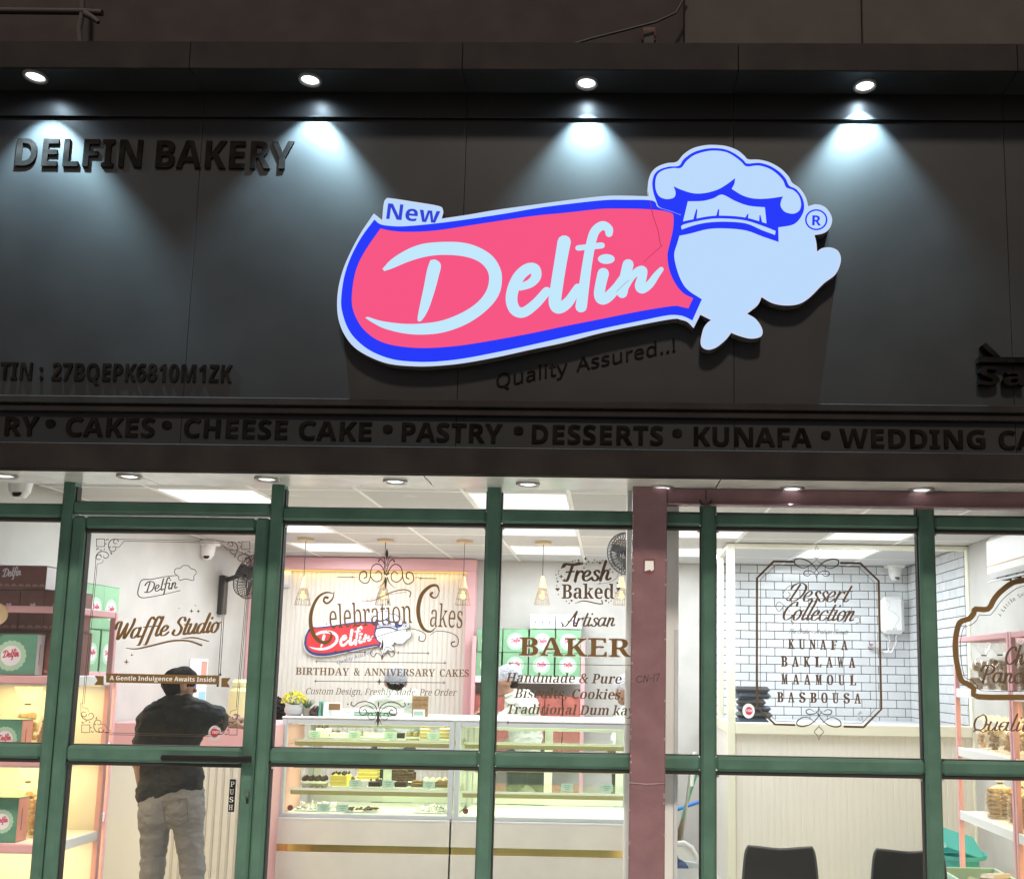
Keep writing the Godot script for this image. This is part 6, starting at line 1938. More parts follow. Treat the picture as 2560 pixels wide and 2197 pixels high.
func counters() -> void:
	display_case("glass cake display case with potted flowers on top and cakes inside", P(700, 1900, -2.25).x, P(1134, 1900, -2.25).x)
	display_case("glass display case beside the white post, almost empty shelves", P(1137, 1900, -2.25).x, P(1137, 1900, -2.25).x + 1.225)
	# cash counter
	var t := thing("cash_counter", "pink topped cash counter with fluted front behind the customer", "counter", Vector3(-2.8, 0, -2.2))
	var z := -2.0
	var xa := -3.38
	var xb := P(697, 1950, -2.2).x
	var yt := P(560, 1811, z).y
	var yf := P(560, 1868, z).y
	bx(t, "top", Vector3(xa, yf, -2.72), Vector3(xb, yt, z), mats["pink_paint"], 0.005)
	bx(t, "carcass", Vector3(xa, 0, -2.70), Vector3(xb - 0.003, yf - 0.0005, z - 0.03), mats["pink_paint"], 0.003)
	var xf := P(398, 2000, z).x
	put(t, "fluted_front", bead(xb - xf - 0.152, yf - 0.002, 0.05, 0.012), mats["bead_white"], Vector3(xf, 0, z - 0.012))
	bx(t, "side_panel", Vector3(xa, 0, z - 0.029), Vector3(xf - 0.002, yf - 0.001, z - 0.004), mats["white_board"], 0.003)
	bx(t, "end_panel", Vector3(xb - 0.15, 0, z - 0.029), Vector3(xb, yf - 0.001, z - 0.004), mats["pink_paint"], 0.003)
	var k := thing("yellow_container", "yellow plastic container standing on the cash counter", "container", P(595, 1811, -2.2))
	mat("yellow_plastic", 0.78, 0.70, 0.38, 0.4)
	var kp := P(597, 1811, -2.2)
	kp.y = yt + 0.001
	put(k, "jar", lathe([[0.0, 0.0], [0.078, 0.002], [0.085, 0.02], [0.082, 0.22], [0.06, 0.25]], 20), mats["yellow_plastic"], kp)
	put(k, "lid", lathe([[0.064, 0.25], [0.066, 0.28], [0.05, 0.3], [0.0, 0.302]], 20), mats["yellow_plastic"], kp)
	var po := thing("wall_poster", "white poster with blue and coral print on the cream wall", "poster", Vector3(XL, 1.4, -3.3))
	bx(po, "sheet", Vector3(XL + 0.002, 1.30, -3.55), Vector3(XL + 0.006, 1.72, -3.2), mats["white_board"], 0.0)
	mat("poster_blue", 0.05, 0.12, 0.55, 0.5)
	mat("poster_sky", 0.35, 0.62, 0.72, 0.5)
	mat("poster_coral", 0.75, 0.30, 0.24, 0.5)
	bx(po, "print", Vector3(XL + 0.0065, 1.32, -3.53), Vector3(XL + 0.0075, 1.45, -3.4), mats["poster_sky"], 0.0)
	bx(po, "print", Vector3(XL + 0.0065, 1.55, -3.53), Vector3(XL + 0.0075, 1.70, -3.42), mats["poster_coral"], 0.0)
	bx(po, "print", Vector3(XL + 0.0065, 1.48, -3.34), Vector3(XL + 0.0075, 1.60, -3.24), mats["poster_blue"], 0.0)

func price_tag(u: float, v: float, z: float, y: float, note: String) -> void:
	var p := P(u, v, z)
	var t := thing("price_tag", "small pale green price card " + note, "price card", Vector3(p.x, y, z), "price cards in the cases")
	bx(t, "card", Vector3(p.x - 0.043, y + 0.004, z - 0.001), Vector3(p.x + 0.043, y + 0.055, z + 0.001), mat("tag_green", 0.50, 0.66, 0.58, 0.4), 0.0)
	bx(t, "stand", Vector3(p.x - 0.035, y + 0.0005, z - 0.016), Vector3(p.x + 0.035, y + 0.0035, z + 0.012), mats["case_glass"], 0.0)
	var st := begin()
	for i in 3:
		add_cbox(st, Vector3(p.x, y + 0.042 - i * 0.013, z + 0.0014), Vector3(0.05 - i * 0.01, 0.0035, 0.0004), 0.0)
	put(t, "print", st.commit(), mat("tag_print", 0.16, 0.26, 0.24, 0.5))

func cake(called: String, label: String, at: Vector3, s: Vector3, sponge: Material, cream: Material, topping: Material, bits: int, seed_: int) -> void:
	var t := thing(called, label, "cake", at, "cakes in the case")
	rng.seed = seed_
	put(t, "plate", lathe([[0.0, 0.0], [s.x * 0.62, 0.001], [s.x * 0.72, 0.008], [s.x * 0.70, 0.010], [s.x * 0.5, 0.004], [0.0, 0.004]], 24, 0.8), mats["white_board"], at)
	for i in 3:
		put(t, "sponge_layer", cbox(Vector3(s.x, s.y / 3.6, s.z), 0.003), sponge, at + Vector3(0, 0.006 + s.y * (i + 0.5) / 3.0, 0))
		put(t, "cream_layer", cbox(Vector3(s.x + 0.003, s.y * 0.055, s.z + 0.003), 0.0015), cream, at + Vector3(0, 0.006 + s.y * (i + 0.97) / 3.0, 0))
	var st := begin()
	for i in bits:
		var c := Vector3(rng.randf_range(-0.45, 0.45) * s.x, 0.008 + s.y * 1.0 + rng.randf_range(0.0, 0.01), rng.randf_range(-0.45, 0.45) * s.z)
		add_lathe(st, c, [[0.0, -0.004], [0.008, 0.0], [0.009, 0.006], [0.004, 0.013], [0.0, 0.014]], 8)
	if bits > 0:
		put(t, "topping", st.commit(), topping, at).set_meta("kind", "stuff")

func counter_things() -> void:
	var zt := -2.38
	var yt := P(900, 1794, -2.25).y + 0.0005
	# ---- on top of the first case
	var p := P(735, 1783, zt)
	var fp := thing("flower_pot", "round grey pot of yellow artificial flowers on the display case", "potted plant", Vector3(p.x, yt, zt))
	mat("pot_grey", 0.52, 0.51, 0.50, 0.8)
	put(fp, "pot", lathe([[0.0, 0.0], [0.045, 0.001], [0.066, 0.022], [0.07, 0.045], [0.062, 0.07], [0.052, 0.078], [0.046, 0.072]], 24), mats["pot_grey"], Vector3(p.x, yt, zt))
	var fl := begin()
	var lf := begin()
	rng.seed = 71
	for i in 130:
		var d := Vector3(rng.randfn(), absf(rng.randfn()) * 0.8 + 0.1, rng.randfn()).normalized()
		var c := Vector3(p.x, yt + 0.085, zt) + d * Vector3(0.10, 0.09, 0.08) * rng.randf_range(0.75, 1.0)
		if i % 3 == 0:
			add_tube(lf, [Vector3(p.x, yt + 0.07, zt), c], 0.0016, 0.001, 4)
			var sd := d.cross(Vector3.UP).normalized() * 0.008
			face(lf, [c - sd, c + d * 0.022, c + sd], (d + Vector3.BACK).normalized())
		else:
			add_lathe(fl, c, [[0.0, -0.006], [0.007, -0.003], [0.009, 0.003], [0.005, 0.009], [0.0, 0.009]], 6)
	put(fp, "flowers", fl.commit(), mat("flower_yellow", 0.80, 0.68, 0.03, 0.6))
	put(fp, "leaves", lf.commit(), mat("leaf_green", 0.10, 0.22, 0.03, 0.6))
	p = P(767, 1784, zt)
	var su := thing("succulent", "small spiky succulent in a stone pot beside the yellow flowers", "potted plant", Vector3(p.x, yt, zt))
	put(su, "pot", lathe([[0.0, 0.0], [0.028, 0.001], [0.034, 0.05], [0.031, 0.055]], 16), patchy(mat("pot_stone", 0.55, 0.48, 0.38, 0.8), "fine", 0.5, 12.0), Vector3(p.x, yt, zt))
	var sl := begin()
	for i in 16:
		var a := i * 2.4
		var d := Vector3(cos(a) * 0.6, 0.5 + i * 0.04, sin(a) * 0.6).normalized()
		add_tube(sl, [Vector3(p.x, yt + 0.05, zt), Vector3(p.x, yt + 0.05, zt) + d * 0.04, Vector3(p.x, yt + 0.055, zt) + d * 0.075], 0.007, 0.001, 5)
	put(su, "leaves", sl.commit(), mat("succulent_green", 0.09, 0.16, 0.08, 0.5))
	p = P(786, 1785, zt)
	var bw := thing("brown_box_stack", "shiny dark brown curved card holder on the display case", "holder", Vector3(p.x, yt, zt))
	put(bw, "shell", nets([[Vector3(p.x, yt + 0.03, zt), Vector3(p.x + 0.01, yt + 0.045, zt), 0.034, 0.03], [Vector3(p.x - 0.025, yt + 0.012, zt), Vector3(p.x + 0.03, yt + 0.012, zt), 0.014, 0.014]], 0.006, 0.02), mat("brown_gloss", 0.055, 0.03, 0.022, 0.2))
	bx(bw, "foot", Vector3(p.x - 0.035, yt, zt - 0.03), Vector3(p.x + 0.035, yt + 0.004, zt + 0.03), mats["brown_gloss"], 0.001)
	for q in [[802, 14, 0.10, "teal"], [812, 10, 0.095, "white"]]:
		var b := P(q[0], 1785, zt)
		var bk := thing("upright_booklet", "upright %s booklet beside the brown card holder" % q[3], "booklet", Vector3(b.x, yt, zt), "booklets on the case")
		bx(bk, "pages", Vector3(b.x - 0.006, yt, zt - 0.06), Vector3(b.x + 0.006, yt + q[2], zt + 0.03), mats["box_green"] if q[3] == "teal" else mats["white_board"], 0.001)
		bx(bk, "cover", Vector3(b.x - 0.009, yt, zt - 0.062), Vector3(b.x - 0.0065, yt + q[2] + 0.004, zt + 0.032), mats["teal_plastic"], 0.0)
	p = P(835, 1785, -2.5)
	var pf := thing("photo_block", "small framed photo of a brown cake on the display case", "picture frame", Vector3(p.x, yt, -2.5))
	bx(pf, "frame", Vector3(p.x - 0.045, yt, -2.51), Vector3(p.x + 0.05, yt + 0.09, -2.49), mats["white_board"], 0.003)
	bx(pf, "picture", Vector3(p.x - 0.04, yt + 0.04, -2.4895), Vector3(p.x + 0.045, yt + 0.086, -2.488), mats["cookie"], 0.0)
	p = P(868, 1788, zt + 0.05)
	var wc := thing("white_card", "blank white tent card on the front edge of the case", "card", Vector3(p.x, yt, zt + 0.05))
	bx(wc, "front_leaf", Vector3(p.x - 0.046, yt, zt + 0.05), Vector3(p.x + 0.048, yt + 0.062, zt + 0.052), mats["white_board"], 0.0)
	bx(wc, "print", Vector3(p.x - 0.008, yt + 0.03, zt + 0.0525), Vector3(p.x + 0.012, yt + 0.034, zt + 0.053), mats["case_grey"], 0.0)
	p = P(1050, 1780, -2.5)
	var ms := thing("menu_stand", "upright photo menu of baked rolls on the display case", "menu", Vector3(p.x, yt, -2.5))
	bx(ms, "board", Vector3(p.x - 0.06, yt, -2.505), Vector3(p.x + 0.058, yt + 0.15, -2.498), mats["cookie_pale"], 0.001)
	var rl := begin()
	rng.seed = 9
	for i in 9:
		add_lathe(rl, Vector3(p.x - 0.038 + (i % 3) * 0.037, yt + 0.05 + (i / 3) * 0.038, -2.497), [[0.0, -0.012], [0.014, -0.006], [0.016, 0.002], [0.01, 0.01], [0.0, 0.012]], 10, 0.2)
	put(ms, "roll_picture", rl.commit(), mats["cookie"])
	bx(ms, "foot", Vector3(p.x - 0.03, yt, -2.53), Vector3(p.x + 0.03, yt + 0.003, -2.49), mats["case_grey"], 0.0)
	p = P(1047, 1790, -2.36)
	var tc := thing("tent_card", "green and white price card in front of the roll menu", "card", Vector3(p.x, yt, -2.36))
	bx(tc, "card", Vector3(p.x - 0.042, yt, -2.361), Vector3(p.x + 0.042, yt + 0.06, -2.358), mats["white_board"], 0.0)
	bx(tc, "print", Vector3(p.x - 0.036, yt + 0.018, -2.3575), Vector3(p.x + 0.03, yt + 0.045, -2.357), mats["tag_green"] if mats.has("tag_green") else mats["print_pale_green"], 0.0)
	p = P(930, 1785, -2.6)
	var cl := thing("folded_cloths", "folded white and green cloths lying on the display case", "cloth", Vector3(p.x, yt, -2.6))
	bx(cl, "cloth", Vector3(p.x - 0.14, yt, -2.68), Vector3(p.x + 0.16, yt + 0.018, -2.5), mats["box_green"], 0.007)
	bx(cl, "cloth", Vector3(p.x - 0.16, yt + 0.0185, -2.69), Vector3(p.x + 0.22, yt + 0.045, -2.52), mats["vinyl_white"], 0.011)
	# ---- inside the first case
	patchy(mat("sponge", 0.78, 0.58, 0.20, 0.8), "fine", 0.7, 14.0, 0.2)
	patchy(mat("sponge_dark", 0.10, 0.045, 0.025, 0.8), "fine", 0.6, 14.0, 0.2)
	mat("cream", 0.82, 0.78, 0.66, 0.5)
	mat("lemon_cream", 0.82, 0.70, 0.12, 0.5)
	mat("silver_foil", 0.78, 0.78, 0.80, 0.25, 0.7)
	var ya := P(900, 1849, -2.38).y + 0.001
	var yc := P(900, 1972, -2.34).y + 0.001
	var yh := P(900, 1906, -2.38).y + 0.001
	var yd := P(900, 2036, -2.25).y + 0.0005
	for q in [[785, "beside the white cream cake, top shelf"], [885, "next to the long white tray, top shelf"], [975, "beside the dark cube, top shelf"], [1083, "beside the sponge slices, top shelf"]]:
		price_tag(q[0], 1845, -2.42, ya, q[1])
	for q in [[887, "beside the lemon cake, lower shelf"], [970, "between the brownies, lower shelf"], [1072, "in front of the nut tray, lower shelf"]]:
		price_tag(q[0], 1968, -2.40, yc, q[1])
	for q in [[1418, "beside the case's middle post on the empty shelf"], [1517, "by the white post on the empty shelf"]]:
		price_tag(q[0], 1970, -2.40, yc, q[1])
	price_tag(808, 2030, -2.33, yd, "in front of the silver wrapped sweets")
	price_tag(855, 2030, -2.33, yd, "in front of the dark biscuits")
	var at := func(u: float, v: float, z: float, y: float) -> Vector3: return Vector3(P(u, v, z).x, y, z)
	cake("cream_cake", "white cream cake with dark crumbs on the top shelf", at.call(808, 1845, -2.5, ya), Vector3(0.09, 0.06, 0.09), mats["cream"], mats["vinyl_white"], mats["sponge_dark"], 12, 1)
	cake("dark_cake", "small dark chocolate cube cake on the top shelf", at.call(1002, 1845, -2.45, ya), Vector3(0.05, 0.04, 0.05), mats["sponge_dark"], mats["sponge_dark"], mats["sponge_dark"], 0, 2)
	cake("sponge_slice", "cream sponge slice on the top shelf", at.call(1062, 1845, -2.5, ya), Vector3(0.06, 0.07, 0.08), mats["sponge"], mats["cream"], mats["cookie"], 4, 3)
	cake("sponge_slice", "row of layered sponge slices by the case's end post", at.call(1118, 1845, -2.5, ya), Vector3(0.10, 0.075, 0.09), mats["sponge"], mats["cream"], mats["cookie"], 8, 4)
	cake("long_tray_cake", "long flat white cream slab on the top shelf", at.call(855, 1845, -2.52, ya), Vector3(0.16, 0.028, 0.10), mats["cream"], mats["vinyl_white"], mats["cream"], 0, 5)
	cake("long_tray_cake", "long flat white cream slab behind the dark cube", at.call(940, 1845, -2.6, ya), Vector3(0.16, 0.03, 0.10), mats["cream"], mats["vinyl_white"], mats["cream"], 0, 6)
	cake("lemon_gateau", "bright yellow lemon cake with dark chips on the lower shelf", at.call(850, 1970, -2.46, yc), Vector3(0.12, 0.075, 0.11), mats["lemon_cream"], mats["lemon_cream"], mats["sponge_dark"], 22, 7)
	cake("lemon_slice", "tall crumbly yellow sponge slice on the hidden shelf", at.call(922, 1930, -2.62, yc + 0.03), Vector3(0.14, 0.08, 0.1), mats["sponge"], mats["lemon_cream"], mats["sponge"], 18, 8)
	cake("brownie", "dark glossy brownie on a white tray, lower shelf", at.call(938, 1970, -2.44, yc), Vector3(0.085, 0.034, 0.08), mats["sponge_dark"], mats["sponge_dark"], mats["cookie_dark"], 6, 9)
	cake("brownie", "reddish brownie beside the middle price card, lower shelf", at.call(1003, 1970, -2.44, yc), Vector3(0.08, 0.036, 0.08), mats["cookie_dark"], mats["sponge_dark"], mats["cookie_dark"], 6, 10)
	cake("nut_tray", "flat tray of nut bars on the lower shelf", at.call(1046, 1970, -2.46, yc), Vector3(0.09, 0.028, 0.09), mats["cookie_pale"], mats["cookie"], mats["cookie_pale"], 14, 11)
	cake("nut_tray", "flat tray of golden bars at the end of the lower shelf", at.call(1104, 1970, -2.46, yc), Vector3(0.09, 0.03, 0.09), mats["sponge"], mats["cookie"], mats["cookie_pale"], 14, 12)
	cake("dark_loaf", "dark fruit loaf behind the brownies on the hidden shelf", at.call(1010, 1935, -2.66, yc + 0.02), Vector3(0.16, 0.06, 0.1), mats["sponge_dark"], mats["cookie_dark"], mats["cookie_dark"], 10, 13)
	for q in [["cream_roll_tray", "tray of pale cream rolls at the back of the top shelf", 905, -2.72, ya, "cream", "vinyl_white"], ["pastry_tray", "tray of golden puffs at the back of the top shelf by the flowers", 815, -2.74, ya, "cookie_pale", "cream"], ["pastry_tray", "tray of iced buns at the back of the top shelf near the end post", 1045, -2.74, ya, "sponge", "vinyl_white"], ["pastry_tray", "tray of dark muffins at the back of the lower shelf", 790, -2.74, yc, "sponge_dark", "cookie_dark"], ["pastry_tray", "tray of caramel squares at the back of the lower shelf", 870, -2.76, yc, "cookie", "cream"], ["pastry_tray", "tray of white iced squares at the back of the lower shelf", 1090, -2.76, yc, "cream", "vinyl_white"]]:
		var tc2: Vector3 = at.call(q[2], 1900, q[3], q[4])
		var pt := thing(q[0], q[1], "pastry tray", tc2, "trays in the case")
		put(pt, "tray", cbox(Vector3(0.20, 0.006, 0.14), 0.002), mats["white_board"], tc2 + Vector3(0, 0.003, 0))
		var roll := lathe([[0.0, 0.0], [0.017, 0.001], [0.021, 0.014], [0.015, 0.028], [0.0, 0.031]], 10)
		var dab := lathe([[0.0, 0.026], [0.012, 0.029], [0.008, 0.036], [0.0, 0.039]], 8)
		for i in 8:
			var o := tc2 + Vector3((i % 4 - 1.5) * 0.047, 0.007, (i / 4 - 0.5) * 0.06)
			var pc := put(pt, "pastry", roll, mats[q[5]], o)
			put(pc, "icing", dab, mats[q[6]], o)
	# wrapped sweets on the deck
	for q in [[795, 30, "silver wrapped sweets piled on the deck beside the round badge"], [1090, 26, "silver and white wrapped sweets on the deck by the end post"]]:
		var c: Vector3 = at.call(q[0], 2030, -2.45, yd)
		var w := thing("sweet_pile", q[2], "sweets", c, "sweets on the case deck")
		rng.seed = int(q[0])
		var st := begin()
		for i in 60:
			var b := c + Vector3(rng.randf_range(-0.13, 0.13), rng.randf() * rng.randf() * 0.05 + 0.008, rng.randf_range(-0.06, 0.06))
			var d := Vector3(rng.randfn(), rng.randfn() * 0.7 + 0.4, rng.randfn()).normalized() * 0.02
			add_tube(st, [b - d, b - d * 0.4, b, b + d * 0.5, b + d], 0.009, 0.004, 5)
		put(w, "wrappers", st.commit(), mats["silver_foil"]).set_meta("kind", "stuff")
		put(w, "tray", cbox(Vector3(0.30, 0.006, 0.16), 0.002), mats["white_board"], c + Vector3(0, 0.003, 0))
	var dk: Vector3 = at.call(905, 2032, -2.40, yd)
	var db := thing("dark_biscuit_tray", "flat tray of dark crumbly biscuits on the case deck", "tray", dk)
	put(db, "tray", cbox(Vector3(0.24, 0.006, 0.12), 0.002), mats["white_board"], dk + Vector3(0, 0.003, 0))
	var bs := begin()
	rng.seed = 77
	for i in 34:
		add_lathe(bs, Vector3(rng.randf_range(-0.11, 0.11), 0.008 + rng.randf() * 0.014, rng.randf_range(-0.05, 0.05)), [[0.0, 0.0], [0.012, 0.002], [0.014, 0.008], [0.0, 0.014]], 7)
	put(db, "biscuits", bs.commit(), mats["cookie_dark"], dk).set_meta("kind", "stuff")

func kitchen() -> void:
	# tiled walls: every tile is laid on a dark grout bed
	var xk := P(1820, 1700, -3.0).x
	var xr := XR - 0.02
	var yb0 := 1.10
	var rows := 21
	var w := structure("tiled_wall")
	bx(w, "grout_bed", Vector3(xk - 0.02, 0, ZB + 0.001), Vector3(XR, CEIL - 0.005, ZB + 0.012), mats["grout"], 0.0)
	var tw := 0.160
	var thh := 0.0775
	rng.seed = 55
	for r in rows:
		var y := CEIL - 0.006 - (r + 1) * thh
		if y < yb0:
			break
		var x := xk - 0.02 - (tw / 2 if r % 2 else 0.0)
		while x < xr - 0.006:
			var a := maxf(x + 0.003, xk - 0.02)
			var b := minf(x + tw - 0.003, xr)
			if b - a > 0.012:
				bx(w, "tile", Vector3(a, y + 0.003, ZB + 0.0125), Vector3(b, y + thh - 0.003, ZB + 0.02), mats["tile_white"] if rng.randf() < 0.6 else mats["tile_white_b"], 0.0018)
			x += tw
	var w2 := structure("tiled_side_wall")
	bx(w2, "grout_bed", Vector3(XR - 0.012, 0, ZB + 0.02), Vector3(XR - 0.001, CEIL - 0.005, -3.06), mats["grout"], 0.0)
	for r in rows:
		var y := CEIL - 0.006 - (r + 1) * thh
		if y < yb0:
			break
		var z := ZB + 0.022 - (tw / 2 if r % 2 else 0.0)
		while z < -3.07:
			var a := maxf(z + 0.003, ZB + 0.022)
			var b := minf(z + tw - 0.003, -3.065)
			if b - a > 0.012:
				bx(w2, "tile", Vector3(XR - 0.02, y + 0.003, a), Vector3(XR - 0.0125, y + thh - 0.003, b), mats["tile_white"] if rng.randf() < 0.6 else mats["tile_white_b"], 0.0018)
			z += tw
	# glazed partition with beaded panel below
	var z := -3.0
	var cf: Material = mats["cream_frame"]
	var t := thing("kitchen_partition", "cream framed glass partition with beaded lower panel before the tiled kitchen", "partition", Vector3(1.9, 0, z))
	var xa := P(1819, 1700, z).x
	var xa2 := P(1839, 1700, z).x
	var xb := P(2428, 1700, z).x
	var xb2 := P(2450, 1700, z).x
	var ys0 := P(2050, 1838, z).y
	var ys1 := P(2050, 1809, z).y
	var ytop := P(2050, 1371, z).y
	bx(t, "post", Vector3(xa, 0, z - 0.06), Vector3(xa2, CEIL - 0.006, z), cf, 0.004)
	bx(t, "post", Vector3(xb, 0, z - 0.06), Vector3(xb2, CEIL - 0.006, z), cf, 0.004)
	bx(t, "head_rail", Vector3(xa2 + 0.0005, ytop, z - 0.06), Vector3(xb - 0.0005, CEIL - 0.006, z - 0.002), cf, 0.004)
	bx(t, "sill", Vector3(xa2 + 0.0005, ys0, z - 0.07), Vector3(xb - 0.0005, ys1, z + 0.012), cf, 0.006)
	bx(t, "bottom_rail", Vector3(xa2 + 0.0005, 0, z - 0.06), Vector3(xb - 0.0005, 0.1, z - 0.002), cf, 0.004)
	put(t, "beaded_panel", bead(xb - xa2 - 0.002, ys0 - 0.102, 0.05, 0.0035), mats["bead_panel"], Vector3(xa2 + 0.001, 0.101, z - 0.02))
	put(t, "pane", sheet(xb - xa2 - 0.001, ytop - ys1), mats["pane"], Vector3((xa2 + xb) / 2, (ytop + ys1) / 2, z - 0.03))
	# the partition's return towards the back wall
	bx(t, "return_sill", Vector3(xa + 0.004, ys0, ZB + 0.03), Vector3(xa + 0.05, ys1, z - 0.061), cf, 0.004)
	bx(t, "return_head", Vector3(xa + 0.004, ytop, ZB + 0.03), Vector3(xa + 0.05, CEIL - 0.006, z - 0.061), cf, 0.004)
	bx(t, "return_post", Vector3(xa + 0.004, ys1 + 0.0005, -3.75), Vector3(xa + 0.05, ytop - 0.0005, -3.69), cf, 0.004)
	bx(t, "return_panel", Vector3(xa + 0.012, 0, ZB + 0.03), Vector3(xa + 0.04, ys0 - 0.0005, z - 0.061), mats["bead_panel"], 0.0)
	# things in the kitchen
	var zk := ZB + 0.025
	var hp := P(2232, 1585, zk + 0.05)
	var h := thing("water_heater", "white wall mounted instant water heater on the tiled wall", "water heater", Vector3(hp.x, hp.y, zk))
	var hw := P(2262, 1540, zk + 0.05).x - P(2205, 1540, zk + 0.05).x
	var hh := P(2232, 1492, zk + 0.05).y - hp.y
	put(h, "casing", cbox(Vector3(hw, hh, 0.11), 0.035), mats["white_board"], Vector3(hp.x, hp.y + hh / 2, zk + 0.055))
	var sw := begin()
	var sp := PackedVector2Array([Vector2(-0.3, 0.40), Vector2(-0.15, 0.30), Vector2(-0.22, 0.15), Vector2(0.1, 0.02), Vector2(0.22, -0.1), Vector2(0.05, -0.28), Vector2(0.1, -0.42)])
	var cur := []
	for q in smooth(sp, false, 5):
		cur.append(Vector3(hp.x + q.x * hw, hp.y + hh / 2 + q.y * hh, zk + 0.1105))
	add_tube(sw, cur, 0.003, -1, 6)
	put(h, "moulded_line", sw.commit(), mats["case_grey"])
	for s in [-0.006, 0.014]:
		bx(h, "indicator", Vector3(hp.x + s, hp.y + hh * 0.1, zk + 0.1105), Vector3(hp.x + s + 0.006, hp.y + hh * 0.15, zk + 0.1125), mats["black_plastic"], 0.0)
	for s in [-0.03, 0.035]:
		put(h, "hose", tube([Vector3(hp.x + s, hp.y, zk + 0.05), Vector3(hp.x + s * 0.9, hp.y - 0.09, zk + 0.055), Vector3(hp.x + s * 0.5 - 0.03, hp.y - 0.17, zk + 0.05), Vector3(hp.x - 0.09 + s, hp.y - 0.16, zk + 0.04), Vector3(hp.x - 0.2, hp.y - 0.12, zk + 0.02)], 0.008), mats["steel"])
	var vl := put(h, "valve", tube([Vector3(hp.x - 0.2, hp.y - 0.12, zk), Vector3(hp.x - 0.2, hp.y - 0.12, zk + 0.06)], 0.018, 0.014, 12), mats["steel"])
	put(vl, "red_handle", cbox(Vector3(0.035, 0.012, 0.012), 0.003), mats["print_red"], Vector3(hp.x - 0.2, hp.y - 0.10, zk + 0.055))
	camera_dome("dome_camera", "white dome camera on the tiled kitchen wall", Vector3(P(2238, 1412, zk + 0.1).x, P(2238, 1413, zk + 0.1).y + 0.02, zk + 0.09))
	var tp := P(2148, 1803, zk + 0.2)
	var ta := thing("kitchen_tap", "chrome swan neck tap at the kitchen sink", "tap", tp)
	put(ta, "spout", tube([tp, tp + Vector3(0, 0.06, 0), tp + Vector3(0.01, 0.085, 0.02), tp + Vector3(0.02, 0.07, 0.05)], 0.009), mats["steel"])
	put(ta, "collar", lathe([[0.02, 0.0], [0.018, 0.012], [0.0, 0.014]], 12), mats["steel"], tp)
	var sk := thing("kitchen_worktop", "pale worktop with a sink along the tiled wall", "worktop", Vector3(1.9, 0, zk))
	bx(sk, "top", Vector3(xa + 0.06, tp.y - 0.03, zk + 0.002), Vector3(XR - 0.03, tp.y - 0.0005, zk + 0.6), mats["case_grey"], 0.004)
	bx(sk, "cabinet", Vector3(xa + 0.06, 0, zk + 0.004), Vector3(XR - 0.03, tp.y - 0.031, zk + 0.56), mats["white_board"], 0.003)
	var bz := -3.45
	mat("bag_black", 0.05, 0.05, 0.055, 0.35)
	mat("bag_navy", 0.035, 0.05, 0.08, 0.4)
	var by := tp.y
	rng.seed = 15
	for i in 6:
		var x := P(1882, 1770, bz).x
		var b := thing("folded_bag", ["dark folded delivery bag, lowest in the kitchen stack", "dark folded delivery bag, second in the kitchen stack", "dark folded delivery bag, third in the kitchen stack", "dark folded delivery bag, fourth in the kitchen stack", "dark folded delivery bag, fifth in the kitchen stack", "dark folded delivery bag, topmost in the kitchen stack"][i], "bag", Vector3(x, by, bz), "delivery bags stacked in the kitchen")
		var o := put(b, "sack", cbox(Vector3(0.26 + rng.randf_range(-0.03, 0.05), 0.05, 0.2), 0.022), mats["bag_black"] if i % 2 else mats["bag_navy"], Vector3(x + rng.randf_range(-0.02, 0.02), by + 0.026, bz))
		o.rotation.y = rng.randf_range(-0.2, 0.2)
		by += 0.051
	var bb := thing("bag_rack", "low trolley under the stacked delivery bags", "trolley", Vector3(P(1882, 1770, bz).x, 0, bz))
	bx(bb, "tray", Vector3(P(1882, 1770, bz).x - 0.16, tp.y - 0.02, bz - 0.12), Vector3(P(1882, 1770, bz).x + 0.18, tp.y - 0.0005, bz + 0.12), mats["steel"], 0.003)
	for sx in [-0.15, 0.16]:
		for sz in [-0.11, 0.11]:
			bx(bb, "leg", Vector3(P(1882, 1770, bz).x + sx - 0.008, 0, bz + sz - 0.008), Vector3(P(1882, 1770, bz).x + sx + 0.008, tp.y - 0.021, bz + sz + 0.008), mats["steel"], 0.001)
	var st := begin()
	disc(st, 1872, 1777, z - 0.025, 15, 18)
	var sg := thing("round_sticker", "white round sticker with red print on the partition glass", "sticker", P(1872, 1790, z - 0.025))
	put(sg, "sheet", st.commit(), mats["vinyl_white"])
	st = begin()
	disc(st, 1873, 1777, z - 0.0242, 9, 10)
	put(sg, "print", st.commit(), mats["print_red"])
	st = begin()
	text_px(st, "150", false, true, 1865, 1779, 1881, 1779.3, 6.0, z - 0.0236)
	put(sg, "number", st.commit(), mats["vinyl_white"])

